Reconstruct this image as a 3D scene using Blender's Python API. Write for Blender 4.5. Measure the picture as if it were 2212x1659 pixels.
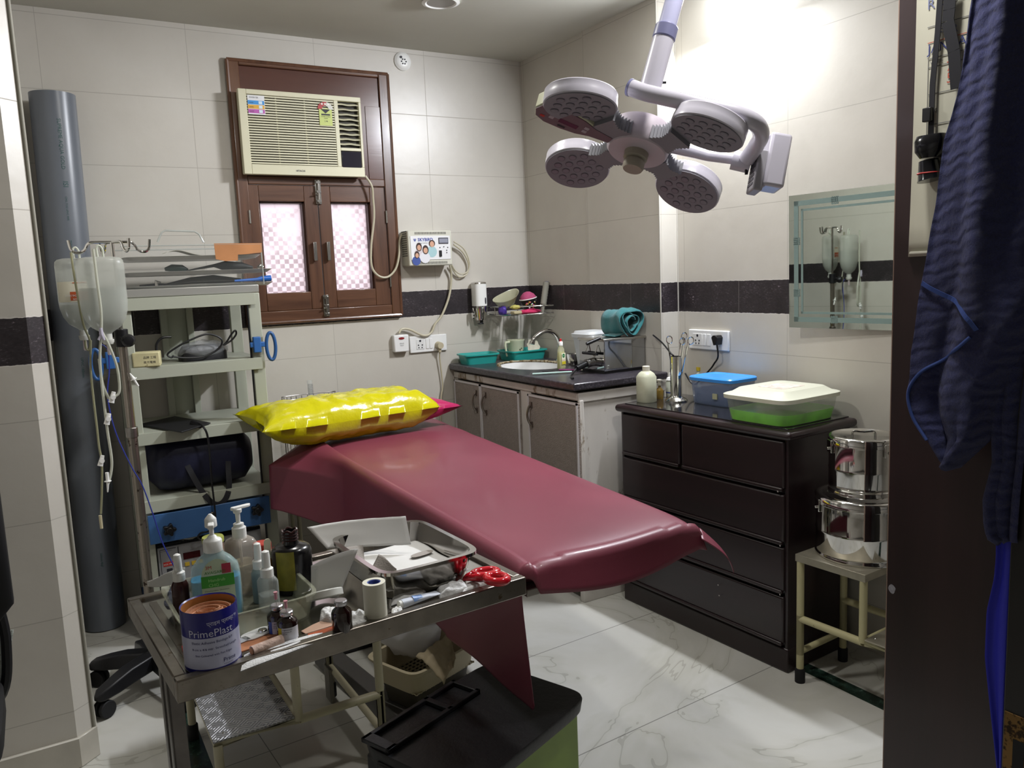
import bpy, math, random
from mathutils import Vector, Matrix, noise
random.seed(7)
for o in list(bpy.data.objects): bpy.data.objects.remove(o)
SC = bpy.context.scene
COL = SC.collection
PI = math.pi
# ---------------------------------------------------------------- camera
YAW, PIT, ROL, FPX, HC = 0.53115137, -0.13365342, -0.04210637, 1738.18, 1.42
def _axes():
    cy, sy = math.cos(YAW), math.sin(YAW)
    f = Vector((sy*math.cos(PIT), cy*math.cos(PIT), math.sin(PIT)))
    r = Vector((cy, -sy, 0)); u = r.cross(f)
    c, s = math.cos(ROL), math.sin(ROL)
    return c*r+s*u, -s*r+c*u, f
CR, CU, CF = _axes()
CAM = Vector((0, 0, HC))
cd = bpy.data.cameras.new('camera'); cam = bpy.data.objects.new('camera', cd); COL.objects.link(cam)
cd.sensor_width = 36; cd.lens = FPX/2212*36; cd.clip_start = .05
m = Matrix((CR, CU, -CF)).transposed().to_4x4(); m.translation = CAM
cam.matrix_world = m
SC.camera = cam
# ---------------------------------------------------------------- colour management, world, lights
SC.view_settings.view_transform = 'Standard'; SC.view_settings.look = 'None'
SC.view_settings.gamma = 1; SC.view_settings.exposure = -0.42
SC.view_settings.use_curve_mapping = False
W = bpy.data.worlds.new('world'); SC.world = W; W.use_nodes = True
W.node_tree.nodes['Background'].inputs[0].default_value = (.93, .94, 1, 1)
W.node_tree.nodes['Background'].inputs[1].default_value = 2.6
def area(name, loc, size, energy, col, rot=(0, 0, 0), sy=None, shape='RECTANGLE'):
    l = bpy.data.lights.new(name, 'AREA'); l.energy = energy; l.color = col; l.shape = shape
    l.size = size; l.size_y = sy if sy else size
    o = bpy.data.objects.new(name, l); o.location = loc; o.rotation_euler = rot; COL.objects.link(o); return o
area('wall_lamp_glow', (2.40, 2.36, 2.48), .06, 68, (.90, .93, 1), (0, math.radians(50), 0), .42)
pl = bpy.data.lights.new('wall_lamp_bulb', 'POINT'); pl.energy = 11; pl.color = (.90, .93, 1); pl.shadow_soft_size = .05
po = bpy.data.objects.new('wall_lamp_bulb', pl); po.location = (2.43, 2.36, 2.46); COL.objects.link(po)
area('downlight_and_fill', (0.85, 2.30, 2.555), .15, 18, (1, .98, .93), (0, 0, 0), None, 'DISK')
area('downlight_and_fill', (1.45, 1.20, 2.555), .15, 17, (1, .98, .95), (0, 0, 0), None, 'DISK')  # added fill for the dim camera side, stands for no ceiling fitting
# ---------------------------------------------------------------- measuring helpers
def ray(x, y):
    return ((x-1106)*CR-(y-829.5)*CU+FPX*CF).normalized()
def onz(x, y, z): v = ray(x, y); return CAM+v*((z-HC)/v.z)
def onx(x, y, X): v = ray(x, y); return CAM+v*(X/v.x)
def ony(x, y, Y): v = ray(x, y); return CAM+v*(Y/v.y)
def atd(x, y, d): v = ray(x, y); return CAM+v*(d/math.hypot(v.x, v.y))
def sz(px, p): return px*(Vector(p)-CAM).dot(CF)/FPX
V = Vector
# ---------------------------------------------------------------- materials
def lin(c):
    return c/12.92 if c <= .04045 else ((c+.055)/1.055)**2.4
def rgb(h):
    h = h.lstrip('#'); return tuple(lin(int(h[i:i+2], 16)/255) for i in (0, 2, 4))+(1,)
MATS = {}
def mat(name, col, rough=.5, metal=0, alpha=1, spec=.5, trans=0, ior=1.45, coat=0, noise_amt=0, noise_scale=8, bump=0, bump_scale=60, emit=None, es=0, stretch=None, dirt=None, dirt_scale=6, dirt_thr=.62, sheen=0, sss=0):
    if name in MATS: return MATS[name]
    M = bpy.data.materials.new(name); M.use_nodes = True; MATS[name] = M
    nt = M.node_tree; b = nt.nodes['Principled BSDF']; L = nt.links.new
    I = b.inputs
    I['Base Color'].default_value = rgb(col); I['Roughness'].default_value = rough; I['Metallic'].default_value = metal
    I['Alpha'].default_value = alpha; I['Specular IOR Level'].default_value = spec; I['Transmission Weight'].default_value = trans
    I['IOR'].default_value = ior; I['Coat Weight'].default_value = coat; I['Coat Roughness'].default_value = .08
    if sheen: I['Sheen Weight'].default_value = sheen
    if emit: I['Emission Color'].default_value = rgb(emit); I['Emission Strength'].default_value = es
    if noise_amt or bump or dirt:
        tc = nt.nodes.new('ShaderNodeTexCoord'); mp = nt.nodes.new('ShaderNodeMapping'); L(tc.outputs['Object'], mp.inputs[0])
        if stretch: mp.inputs['Scale'].default_value = stretch
        src = None
        if noise_amt:
            n = nt.nodes.new('ShaderNodeTexNoise'); n.inputs['Scale'].default_value = noise_scale; n.inputs['Detail'].default_value = 6
            L(mp.outputs[0], n.inputs[0])
            r = nt.nodes.new('ShaderNodeValToRGB'); c = rgb(col)
            r.color_ramp.elements[0].position = .3; r.color_ramp.elements[1].position = .7
            r.color_ramp.elements[0].color = tuple(x*(1-noise_amt) for x in c[:3])+(1,)
            r.color_ramp.elements[1].color = tuple(min(1, x*(1+noise_amt)) for x in c[:3])+(1,)
            L(n.outputs[0], r.inputs[0]); src = r.outputs[0]; L(src, I['Base Color'])
        if dirt:
            n = nt.nodes.new('ShaderNodeTexNoise'); n.inputs['Scale'].default_value = dirt_scale; n.inputs['Detail'].default_value = 8
            n.inputs['Roughness'].default_value = .7; L(mp.outputs[0], n.inputs[0])
            r = nt.nodes.new('ShaderNodeValToRGB'); r.color_ramp.elements[0].position = dirt_thr; r.color_ramp.elements[1].position = dirt_thr+.05
            r.color_ramp.elements[0].color = (0, 0, 0, 1); r.color_ramp.elements[1].color = (1, 1, 1, 1)
            L(n.outputs[0], r.inputs[0])
            mx = nt.nodes.new('ShaderNodeMixRGB'); L(r.outputs[0], mx.inputs[0]); mx.inputs[2].default_value = rgb(dirt)
            if src: L(src, mx.inputs[1])
            else: mx.inputs[1].default_value = rgb(col)
            L(mx.outputs[0], I['Base Color'])
        if bump:
            n = nt.nodes.new('ShaderNodeTexNoise'); n.inputs['Scale'].default_value = bump_scale; n.inputs['Detail'].default_value = 5
            L(mp.outputs[0], n.inputs[0])
            bp = nt.nodes.new('ShaderNodeBump'); bp.inputs['Strength'].default_value = bump; bp.inputs['Distance'].default_value = .01
            L(n.outputs[0], bp.inputs['Height']); L(bp.outputs[0], I['Normal'])
    return M
class NT:
    """tiny node expression helper"""
    def __init__(s, M): s.nt = M.node_tree; s.L = s.nt.links.new
    def n(s, t, **k):
        o = s.nt.nodes.new(t)
        for a, v in k.items(): setattr(o, a, v)
        return o
    def m(s, op, a, b=None, c=None):
        o = s.n('ShaderNodeMath', operation=op)
        for i, v in enumerate((a, b, c)):
            if v is None: continue
            if isinstance(v, (int, float)): o.inputs[i].default_value = v
            else: s.L(v, o.inputs[i])
        return o.outputs[0]
    def mix(s, f, a, b):
        o = s.n('ShaderNodeMixRGB')
        for i, v in enumerate((f, a, b)):
            if isinstance(v, (tuple, float, int)): o.inputs[i].default_value = v
            else: s.L(v, o.inputs[i])
        return o.outputs[0]
    def ramp(s, x, *st):
        o = s.n('ShaderNodeValToRGB'); e = o.color_ramp.elements
        while len(e) < len(st): e.new(.5)
        for i, (p, c) in enumerate(st):
            e[i].position = p; e[i].color = c if isinstance(c, tuple) else (c, c, c, 1)
        s.L(x, o.inputs[0]); return o.outputs[0]
    def noise(s, vec, sc, det=5, rough=.5, out=0, dist=0):
        o = s.n('ShaderNodeTexNoise'); o.inputs['Scale'].default_value = sc; o.inputs['Detail'].default_value = det
        o.inputs['Roughness'].default_value = rough; o.inputs['Distortion'].default_value = dist
        s.L(vec, o.inputs[0]); return o.outputs[out]
def pos_nodes(N):
    g = N.n('ShaderNodeNewGeometry'); x = N.n('ShaderNodeSeparateXYZ'); N.L(g.outputs['Position'], x.inputs[0])
    return g.outputs['Position'], x.outputs[0], x.outputs[1], x.outputs[2]
def new_mat(name):
    M = bpy.data.materials.new(name); M.use_nodes = True; MATS[name] = M
    return M, NT(M), M.node_tree.nodes['Principled BSDF']
def line_mask(N, v, off, period, w):
    """1 on grout lines at off + k*period"""
    t = N.m('DIVIDE', N.m('SUBTRACT', v, off), period)
    fr = N.m('ABSOLUTE', N.m('SUBTRACT', N.m('FRACT', N.m('ADD', t, .5)), .5))
    return N.m('LESS_THAN', fr, w/period/2)
def wall_mat(name, axis, joff, band=True):
    M, N, b = new_mat(name)
    P, x, y, z = pos_nodes(N)
    h = x if axis == 'x' else y
    zz = z
    l1 = line_mask(N, zz, 1.3635, .2965, .0028)
    row = N.m('FLOOR', N.m('DIVIDE', N.m('SUBTRACT', zz, 1.3635), .2965))
    hs = N.m('ADD', h, N.m('MULTIPLY', N.m('MODULO', N.m('ADD', row, 10), 2), 0.0))
    l2 = line_mask(N, hs, joff, .572, .0025)
    ln = N.m('MAXIMUM', l1, l2)
    cell = N.m('FLOOR', N.m('DIVIDE', N.m('SUBTRACT', hs, joff), .572))
    cv = N.n('ShaderNodeCombineXYZ'); N.L(row, cv.inputs[0]); N.L(cell, cv.inputs[1])
    wn = N.n('ShaderNodeTexWhiteNoise'); N.L(cv.outputs[0], wn.inputs[0])
    nz = N.noise(P, 2.2, 6, .6)
    base = N.ramp(nz, (.25, rgb('#b9b4aa')), (.5, rgb('#c1bcb2')), (.75, rgb('#c7c3ba')))
    base = N.mix(N.m('MULTIPLY', wn.outputs[0], .16), base, rgb('#aba69c'))
    base = N.mix(N.m('MULTIPLY', ln, .55), base, rgb('#8f8a80'))
    rough = N.m('ADD', .36, N.m('MULTIPLY', ln, .4))
    if band:
        wob = N.m('MULTIPLY', N.m('SUBTRACT', N.noise(P, 60, 3), .5), .006)
        zb = N.m('ADD', z, wob)
        inb = N.m('MULTIPLY', N.m('GREATER_THAN', zb, 1.229), N.m('LESS_THAN', zb, 1.3605))
        mp = N.n('ShaderNodeMapping'); N.L(P, mp.inputs[0]); mp.inputs['Scale'].default_value = (1, 1, 2.2); mp.inputs['Rotation'].default_value = (.4, .5, 0)
        sp = N.noise(mp.outputs[0], 85, 8, .75)
        sp2 = N.noise(P, 14, 4, .6)
        spk = N.m('MULTIPLY', sp, N.m('ADD', .6, N.m('MULTIPLY', sp2, .75)))
        gc = N.ramp(spk, (.30, rgb('#1c191b')), (.56, rgb('#332d30')), (.63, rgb('#4a4348')), (.70, rgb('#9a9094')))
        gl = line_mask(N, h, joff+.25, .572, .0022)
        gc = N.mix(N.m('MULTIPLY', gl, .4), gc, rgb('#a09a92'))
        base = N.mix(inb, base, gc)
        edge = N.m('MULTIPLY', N.m('GREATER_THAN', zb, 1.226), N.m('LESS_THAN', zb, 1.365))
        edge = N.m('SUBTRACT', edge, inb)
        base = N.mix(N.m('MULTIPLY', edge, .6), base, rgb('#d5d0c8'))
    N.L(base, b.inputs['Base Color']); N.L(rough, b.inputs['Roughness'])
    bn = N.n('ShaderNodeBump'); bn.inputs['Strength'].default_value = .18; bn.inputs['Distance'].default_value = .004
    N.L(N.m('SUBTRACT', N.noise(P, 18, 5), ln), bn.inputs['Height']); N.L(bn.outputs[0], b.inputs['Normal'])
    return M
def wood_mat(name, c1, c2, rough=.35, axis=2, scale=14, coat=.3):
    M, N, b = new_mat(name)
    tc = N.n('ShaderNodeTexCoord'); mp = N.n('ShaderNodeMapping'); N.L(tc.outputs['Object'], mp.inputs[0])
    s = [1, 1, 1]; s[axis] = .08; mp.inputs['Scale'].default_value = s
    nz = N.noise(mp.outputs[0], scale, 8, .65, dist=.6)
    N.L(N.ramp(nz, (.3, rgb(c1)), (.7, rgb(c2))), b.inputs['Base Color'])
    b.inputs['Roughness'].default_value = rough; b.inputs['Coat Weight'].default_value = coat; b.inputs['Coat Roughness'].default_value = .12
    bn = N.n('ShaderNodeBump'); bn.inputs['Strength'].default_value = .15; bn.inputs['Distance'].default_value = .003
    N.L(nz, bn.inputs['Height']); N.L(bn.outputs[0], b.inputs['Normal'])
    return M
# ---------------------------------------------------------------- mesh building
class MB:
    def __init__(s): s.v = []; s.f = []; s.mi = []
    def add(s, vs, fs, m=0):
        k = len(s.v); s.v += [V(a) for a in vs]; s.f += [tuple(i+k for i in f) for f in fs]; s.mi += [m]*len(fs); return s
    def box(s, x0, x1, y0, y1, z0, z1, m=0, M=None):
        vs = [V((x, y, z)) for x in (x0, x1) for y in (y0, y1) for z in (z0, z1)]
        if M: vs = [M @ a for a in vs]
        return s.add(vs, [(0, 1, 3, 2), (4, 6, 7, 5), (0, 4, 5, 1), (2, 3, 7, 6), (0, 2, 6, 4), (1, 5, 7, 3)], m)
    def loft(s, secs, seg=24, m=0, M=None, cap=(1, 1), c=(0, 0)):
        """secs: (z, rx, ry, power[, cx, cy]); power 2 = round, higher = squarer"""
        vs = []
        for q in secs:
            z, rx, ry, pw = q[:4]; cx, cy = (q[4], q[5]) if len(q) > 5 else (0, 0)
            for i in range(seg):
                a = 2*PI*(i+.5)/seg; ca, sa = math.cos(a), math.sin(a)
                vs.append(V((c[0]+cx+rx*math.copysign(abs(ca)**(2/pw), ca), c[1]+cy+ry*math.copysign(abs(sa)**(2/pw), sa), z)))
        if M: vs = [M @ a for a in vs]
        fs = []
        for j in range(len(secs)-1):
            for i in range(seg):
                a = j*seg+i; b = j*seg+(i+1) % seg; fs.append((a, b, b+seg, a+seg))
        if cap[0]: fs.append(tuple(reversed(range(seg))))
        if cap[1]: fs.append(tuple(range((len(secs)-1)*seg, len(secs)*seg)))
        return s.add(vs, fs, m)
    def lathe(s, prof, seg=24, m=0, M=None, c=(0, 0), cap=(1, 1)):
        return s.loft([(z, r, r, 2) for r, z in prof], seg, m, M, cap, c)
    def cyl(s, p, q, r, seg=16, m=0, r2=None, cap=True):
        p, q = V(p), V(q); d = (q-p); L = d.length
        M = Matrix.Translation(p) @ d.to_track_quat('Z', 'Y').to_matrix().to_4x4()
        return s.lathe([(r, 0), (r if r2 is None else r2, L)], seg, m, M, cap=(cap, cap))
    def tube(s, pts, r, seg=10, m=0, closed=False, cap=True):
        pts = [V(p) for p in pts]; n = len(pts); rs = r if isinstance(r, (list, tuple)) else [r]*n
        vs = []; up = V((0, 0, 1)); prev = None
        for i, p in enumerate(pts):
            a = pts[(i-1) % n] if (closed or i > 0) else p; b = pts[(i+1) % n] if (closed or i < n-1) else p
            t = (b-a).normalized()
            if prev is None:
                x = t.cross(up)
                if x.length < .1: x = t.cross(V((1, 0, 0)))
                x.normalize()
            else:
                x = (prev-t*prev.dot(t))
                if x.length < 1e-5: x = t.cross(up)
                x.normalize()
            prev = x; y = t.cross(x)
            for k in range(seg):
                an = 2*PI*k/seg; vs.append(p+(x*math.cos(an)+y*math.sin(an))*rs[i])
        fs = []
        for j in range(n if closed else n-1):
            for k in range(seg):
                a = j*seg+k; b = j*seg+(k+1) % seg; c = ((j+1) % n)*seg
                fs.append((a, b, c+(k+1) % seg, c+k))
        if not closed and cap: fs += [tuple(reversed(range(seg))), tuple(range((n-1)*seg, n*seg))]
        return s.add(vs, fs, m)
    def prism(s, poly, z0, z1, m=0, M=None):
        n = len(poly); vs = [V((p[0], p[1], z0)) for p in poly]+[V((p[0], p[1], z1)) for p in poly]
        if M: vs = [M @ a for a in vs]
        return s.add(vs, [tuple(reversed(range(n))), tuple(range(n, 2*n))]+[(i, (i+1) % n, n+(i+1) % n, n+i) for i in range(n)], m)
    def grid(s, fn, nu, nv, m=0, thick=0):
        P = [[V(fn(u/nu, v/nv)) for u in range(nu+1)] for v in range(nv+1)]
        vs = [p for r in P for p in r]; w = nu+1
        fs = [(j*w+i, j*w+i+1, (j+1)*w+i+1, (j+1)*w+i) for j in range(nv) for i in range(nu)]
        if thick:
            nr = []
            for j in range(nv+1):
                for i in range(nu+1):
                    a = P[j][min(i+1, nu)]-P[j][max(i-1, 0)]; b = P[min(j+1, nv)][i]-P[max(j-1, 0)][i]
                    q = a.cross(b); nr.append(q.normalized() if q.length > 1e-9 else V((0, 0, 1)))
            k = len(vs); vs2 = [vs[i]-nr[i]*thick for i in range(k)]
            f2 = [tuple(reversed([a+k for a in f])) for f in fs]
            ed = [j*w for j in range(nv+1)]; ring = [i for i in range(nu+1)]+[j*w+nu for j in range(1, nv+1)]+[nv*w+i for i in range(nu-1, -1, -1)]+[j*w for j in range(nv-1, 0, -1)]
            fr = [(ring[(i+1) % len(ring)], ring[i], ring[i]+k, ring[(i+1) % len(ring)]+k) for i in range(len(ring))]
            return s.add(vs+vs2, fs+f2+fr, m)
        return s.add(vs, fs, m)
    def build(s, name, mats, parent=None, world=False, bevel=0, seg=2, smooth=True, angle=40, base=True):
        """local coordinates under parent unless world=True; a top-level mesh gets its origin at its base"""
        if not isinstance(mats, (list, tuple)): mats = [mats]
        off = V((0, 0, 0))
        if parent is None and base:
            xs = [v.x for v in s.v]; ys = [v.y for v in s.v]; zs = [v.z for v in s.v]
            off = V(((min(xs)+max(xs))/2, (min(ys)+max(ys))/2, min(zs)))
        elif parent is not None and world:
            mw = root_matrix(parent); inv = mw.inverted(); s.v = [inv @ v for v in s.v]
        me = bpy.data.meshes.new(name); me.from_pydata([v-off for v in s.v], [], s.f)
        for mm in mats: me.materials.append(mm)
        for p, i in zip(me.polygons, s.mi): p.material_index = i
        if smooth:
            for p in me.polygons: p.use_smooth = True
            me.set_sharp_from_angle(angle=math.radians(angle))
        me.update()
        o = bpy.data.objects.new(name, me); COL.objects.link(o); o.location = off
        if parent is not None: o.parent = parent
        if bevel:
            b = o.modifiers.new('bevel', 'BEVEL'); b.width = bevel; b.segments = seg; b.limit_method = 'ANGLE'; b.angle_limit = math.radians(50)
        return o
def root_matrix(o):
    M = o.matrix_basis.copy()
    while o.parent: o = o.parent; M = o.matrix_basis @ M
    return M
def tag(o, label, cat, group=None, kind=None):
    if label: o['label'] = label
    if cat: o['category'] = cat
    if group: o['group'] = group
    if kind: o['kind'] = kind
    return o
def thing(name, label, cat, loc=(0, 0, 0), rz=0, group=None, rot=None):
    o = bpy.data.objects.new(name, None); COL.objects.link(o); o.empty_display_size = .05
    o.location = loc; o.rotation_euler = rot if rot else (0, 0, rz)
    return tag(o, label, cat, group)
def struct(o): o['kind'] = 'structure'; return o
def copy_tree(o, parent=None):
    c = o.copy(); COL.objects.link(c); c.parent = parent
    for ch in list(o.children): copy_tree(ch, c)
    return c
def text(body, size, m, org, right, up, parent=None, name='lettering', world=True, align='LEFT', ex=.0003, bend=None, sx=1, bold=0):
    """flat lettering standing on a surface; returns mesh object"""
    cu = bpy.data.curves.new('t', 'FONT'); cu.body = body; cu.size = size; cu.extrude = 0; cu.align_x = align; cu.offset = bold
    cu.resolution_u = 2
    to = bpy.data.objects.new('t', cu); COL.objects.link(to)
    dg = bpy.context.evaluated_depsgraph_get(); me = bpy.data.meshes.new_from_object(to.evaluated_get(dg))
    bpy.data.objects.remove(to); bpy.data.curves.remove(cu)
    right = V(right).normalized(); up = V(up).normalized(); nrm = right.cross(up)
    s = MB(); vs = [v.co.copy() for v in me.vertices]; fs = [tuple(p.vertices) for p in me.polygons]
    bpy.data.meshes.remove(me)
    if not vs: return None
    if bend: P = [bend(v.x*sx, v.y) for v in vs]
    else: P = [V(org)+right*v.x*sx+up*v.y+nrm*ex for v in vs]
    s.add(P, fs); return s.build(name, m, parent, world=world, smooth=False)
def joined_text(lines, m, parent, name, world=True):
    """lines: (body,size,org,right,up[,align]) joined into one lettering mesh"""
    S = MB()
    for l in lines:
        body, size, org, right, up = l[:5]; align = l[5] if len(l) > 5 else 'LEFT'; bend = l[6] if len(l) > 6 else None
        cu = bpy.data.curves.new('t', 'FONT'); cu.body = body; cu.size = size; cu.align_x = align; cu.resolution_u = 2
        to = bpy.data.objects.new('t', cu); COL.objects.link(to)
        dg = bpy.context.evaluated_depsgraph_get(); me = bpy.data.meshes.new_from_object(to.evaluated_get(dg))
        bpy.data.objects.remove(to); bpy.data.curves.remove(cu)
        if bend: P = [bend(v.co.x, v.co.y) for v in me.vertices]
        else:
            r = V(right).normalized(); u = V(up).normalized(); n = r.cross(u)
            P = [V(org)+r*v.co.x+u*v.co.y+n*.0004 for v in me.vertices]
        S.add(P, [tuple(p.vertices) for p in me.polygons]); bpy.data.meshes.remove(me)
    return S.build(name, m, parent, world=world, smooth=False)
def spline(pts, n=8):
    """Catmull-Rom through points"""
    P = [V(p) for p in pts]; out = []
    for i in range(len(P)-1):
        a = P[max(i-1, 0)]; b = P[i]; c = P[i+1]; d = P[min(i+2, len(P)-1)]
        for k in range(n):
            t = k/n; out.append(.5*((2*b)+(c-a)*t+(2*a-5*b+4*c-d)*t*t+(-a+3*b-3*c+d)*t**3))
    out.append(P[-1]); return out
def frame_m(org, right, up):
    r = V(right).normalized(); u = V(up).normalized(); n = r.cross(u)
    M = Matrix((r, u, n)).transposed().to_4x4(); M.translation = V(org); return M
def nz(p, s=1): return noise.noise(V(p)*s)
# shared materials
steel = mat('brushed_steel', '#b9b6b0', .22, 1, noise_amt=.12, noise_scale=12)
chrome = mat('polished_steel', '#cfcdc9', .07, 1)
dull_steel = mat('worn_steel', '#8f8b86', .34, 1, noise_amt=.2, noise_scale=25, dirt='#5a4b3e', dirt_scale=18, dirt_thr=.68)
white_pl = mat('white_plastic', '#e6e6e2', .35)
ivory_pl = mat('ivory_plastic', '#d9d6c4', .4)
black_pl = mat('black_plastic', '#121215', .4)
black_rub = mat('black_rubber', '#0d0d10', .65)
dark = mat('dark_gap', '#0a0a0b', .8)
cream = mat('cream_enamel', '#bdb79c', .45, dirt='#5d4a35', dirt_scale=26, dirt_thr=.66)
cream2 = mat('yellowed_enamel', '#b3ac84', .45, dirt='#4f3d28', dirt_scale=30, dirt_thr=.64)
sage = mat('sage_enamel', '#a6a99a', .42, dirt='#4a4436', dirt_scale=16, dirt_thr=.70)
ink = mat('dark_ink', '#2b2b33', .6)
blue_ink = mat('blue_ink', '#2a3a8c', .6)
red_ink = mat('red_ink', '#b8302c', .6)
paper = mat('white_paper', '#d9d8d4', .8)
# ================================================================ THE SETTING
BY = 3.89; PX = 2.41; PY = 2.765; RX = 2.515; CZ = 2.572; LX = .03; LY = 2.65
wm_x = wall_mat('wall_tiles_back', 'x', .70); wm_y = wall_mat('wall_tiles_side', 'y', 2.15)
ceil_m = mat('ceiling_paint', '#bdbcb2', .7, noise_amt=.04, noise_scale=3)
fm, N, b = new_mat('floor_marble')
P, x, y, z = pos_nodes(N)
mp = N.n('ShaderNodeMapping'); N.L(P, mp.inputs[0]); mp.inputs['Rotation'].default_value = (0, 0, math.radians(-3.2))
sx = N.n('ShaderNodeSeparateXYZ'); N.L(mp.outputs[0], sx.inputs[0])
lm = N.m('MAXIMUM', line_mask(N, sx.outputs[1], 1.765, .60, .0035), line_mask(N, sx.outputs[0], .62, 6.0, .003))
n1 = N.noise(P, 1.1, 7, .55, dist=.8); n2 = N.noise(P, 1.1, 4, .5, dist=1.8)
base = N.ramp(n1, (.30, rgb('#aeaca3')), (.45, rgb('#bdbbb3')), (.62, rgb('#c6c5bf')), (.75, rgb('#b7b5ab')))
vein = N.m('ABSOLUTE', N.m('SUBTRACT', n2, .5))
base = N.mix(N.m('MULTIPLY', N.m('LESS_THAN', vein, .0035), .30), base, rgb('#75736c'))
base = N.mix(N.m('MULTIPLY', N.ramp(vein, (0, 1.), (.05, 0.)), .16), base, rgb('#8e8c72'))
base = N.mix(N.m('MULTIPLY', lm, .7), base, rgb('#55534e'))
# green marble border strips set in the floor
def strip(a, lo, hi): return N.m('MULTIPLY', N.m('GREATER_THAN', a, lo), N.m('LESS_THAN', a, hi))
bs = N.m('MAXIMUM', strip(x, 2.195, 2.255), N.m('MULTIPLY', strip(x, .262, .322), N.m('LESS_THAN', y, 3.4)))
gn = N.noise(P, 30, 8, .7)
base = N.mix(bs, base, N.ramp(gn, (.4, rgb('#131d19')), (.6, rgb('#2d4238')), (.72, rgb('#6d8076'))))
N.L(base, b.inputs['Base Color']); b.inputs['Roughness'].default_value = .22
s = MB(); s.box(-1.6, 3.2, -1.2, 4.1, -.05, 0); struct(s.build('floor', fm, smooth=False, base=False))
s = MB(); s.box(-1.6, 3.2, -1.2, 4.1, CZ, CZ+.05); struct(s.build('ceiling', ceil_m, smooth=False, base=False))
# back wall with a window opening
wx0, wx1, wz0, wz1 = .862, 1.632, 1.245, 2.435
s = MB()
for a in ((-1.6, wx0, 0, CZ), (wx1, 3.2, 0, CZ), (wx0, wx1, 0, wz0), (wx0, wx1, wz1, CZ)): s.box(a[0], a[1], BY, BY+.12, a[2], a[3])
struct(s.build('wall_back', wm_x, smooth=False, base=False))
s = MB(); s.box(RX, RX+.1, -1.2, BY, 0, CZ); struct(s.build('wall_right', wm_y, smooth=False, base=False))
# boxed-out pier in the right corner, its nearer half slightly proud
s = MB(); s.box(PX, RX, PY, 3.30, 0, CZ); s.box(PX+.014, RX, 3.30, BY, 0, CZ)
struct(s.build('wall_pier', wm_y, smooth=False, base=False))
s = MB(); s.box(PX+.012, RX, PY-.001, PY, 0, CZ); 
pm = wall_mat('wall_tiles_pier_end', 'x', .33); struct(s.build('wall_pier_end', pm, smooth=False, base=False))
s = MB()   # pale grout beads at the pier corner
s.box(PX-.001, PX+.003, PY-.003, PY+.002, 0, CZ); s.box(RX-.004, RX, PY-.004, PY, 0, CZ); 
struct(s.build('trim_1', mat('grout_white', '#b3afa6', .7), smooth=False, base=False))
# left wall: face parallel to the back wall with a chamfered corner, then a side face running back
s = MB()
s.prism([(-1.6, LY), (-.018, LY), (.03, LY+.04), (.03, BY), (-1.6, BY)], 0, CZ)
lw = s.build('wall_left', wall_mat('wall_tiles_left', 'x', .35), smooth=False, base=False); struct(lw)
s = MB(); s.prism([(-1.6, LY-.012), (-.014, LY-.012), (.038, LY+.034), (.038, BY), (.03, BY), (.03, LY+.04), (-.018, LY), (-1.6, LY)], 0, .095)
struct(s.build('baseboard_left', mat('skirting_stone', '#b5b0a4', .3, noise_amt=.12, noise_scale=7, dirt='#6a5c4a', dirt_scale=9, dirt_thr=.66), base=False, bevel=.003))
s = MB(); s.tube([(.03, LY+.038, .095), (.03, LY+.038, CZ)], .006, 10)
struct(s.build('trim_2', mat('corner_bead', '#8f8c80', .6), base=False))
# unseen rest of the room (walls behind the camera, for bounced light)
s = MB(); s.box(-1.6, 3.2, -1.25, -1.2, 0, CZ); struct(s.build('wall_front', wm_x, smooth=False, base=False))
s = MB(); s.box(-1.65, -1.6, -1.2, BY, 0, CZ); struct(s.build('wall_outer_left', wm_y, smooth=False, base=False))
# baseboard back right
s = MB(); s.box(1.2, 1.9, BY-.012, BY, 0, .09); struct(s.build('baseboard_back', MATS['skirting_stone'], base=False))

# ---- window with brown timber frame and casements
wood = wood_mat('varnished_teak', '#42281b', '#6c4a35', .32, 2, 16)
woodh = wood_mat('varnished_teak_rail', '#42281b', '#6c4a35', .32, 0, 16)
ply = wood_mat('brown_painted_board', '#4d2f27', '#5c3a30', .22, 0, 7, .6)
win = struct(bpy.data.objects.new('window_1', None)); COL.objects.link(win); win.location = (1.247, BY, wz0)
F = BY-.022
s = MB()
s.box(wx0, wx0+.05, F, BY+.1, wz0, wz1); s.box(wx1-.05, wx1, F, BY+.1, wz0, wz1)
s.build('frame_stile', wood, win, True, bevel=.004)
s = MB(); s.box(wx0+.05, wx1-.05, F, BY+.1, wz0, wz0+.055); s.box(wx0+.05, wx1-.05, F, BY+.1, wz1-.02, wz1)
s.box(wx0+.05, wx1-.05, F, BY+.1, 1.888, 1.925)
s.build('frame_rail', woodh, win, True, bevel=.004)
s = MB(); s.box(wx0+.02, wx1-.05, BY-.012, BY+.0, 1.925, wz1-.02); s.build('upper_board', ply, win, True, bevel=.003)
s = MB(); s.box(1.505, wx1-.05, BY-.016, BY-.012, 1.925, 2.275); s.build('side_board', ply, win, True, bevel=.001)
s = MB()   # moulded outer edge
for a, c in (((wx0, wz0), (wx0, wz1)), ((wx0, wz1), (wx1, wz1)), ((wx1, wz1), (wx1, wz0)), ((wx1, wz0), (wx0, wz0))):
    s.tube([(a[0], F+.004, a[1]), (c[0], F+.004, c[1])], .009, 8)
s.build('edge_moulding', wood, win, True)
gm, N, b = new_mat('patterned_glass')
P, x, y, z = pos_nodes(N)
ck = N.n('ShaderNodeTexChecker'); ck.inputs['Scale'].default_value = 46; ck.inputs[1].default_value = (1, 1, 1, 1); ck.inputs[2].default_value = (0, 0, 0, 1)
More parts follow.
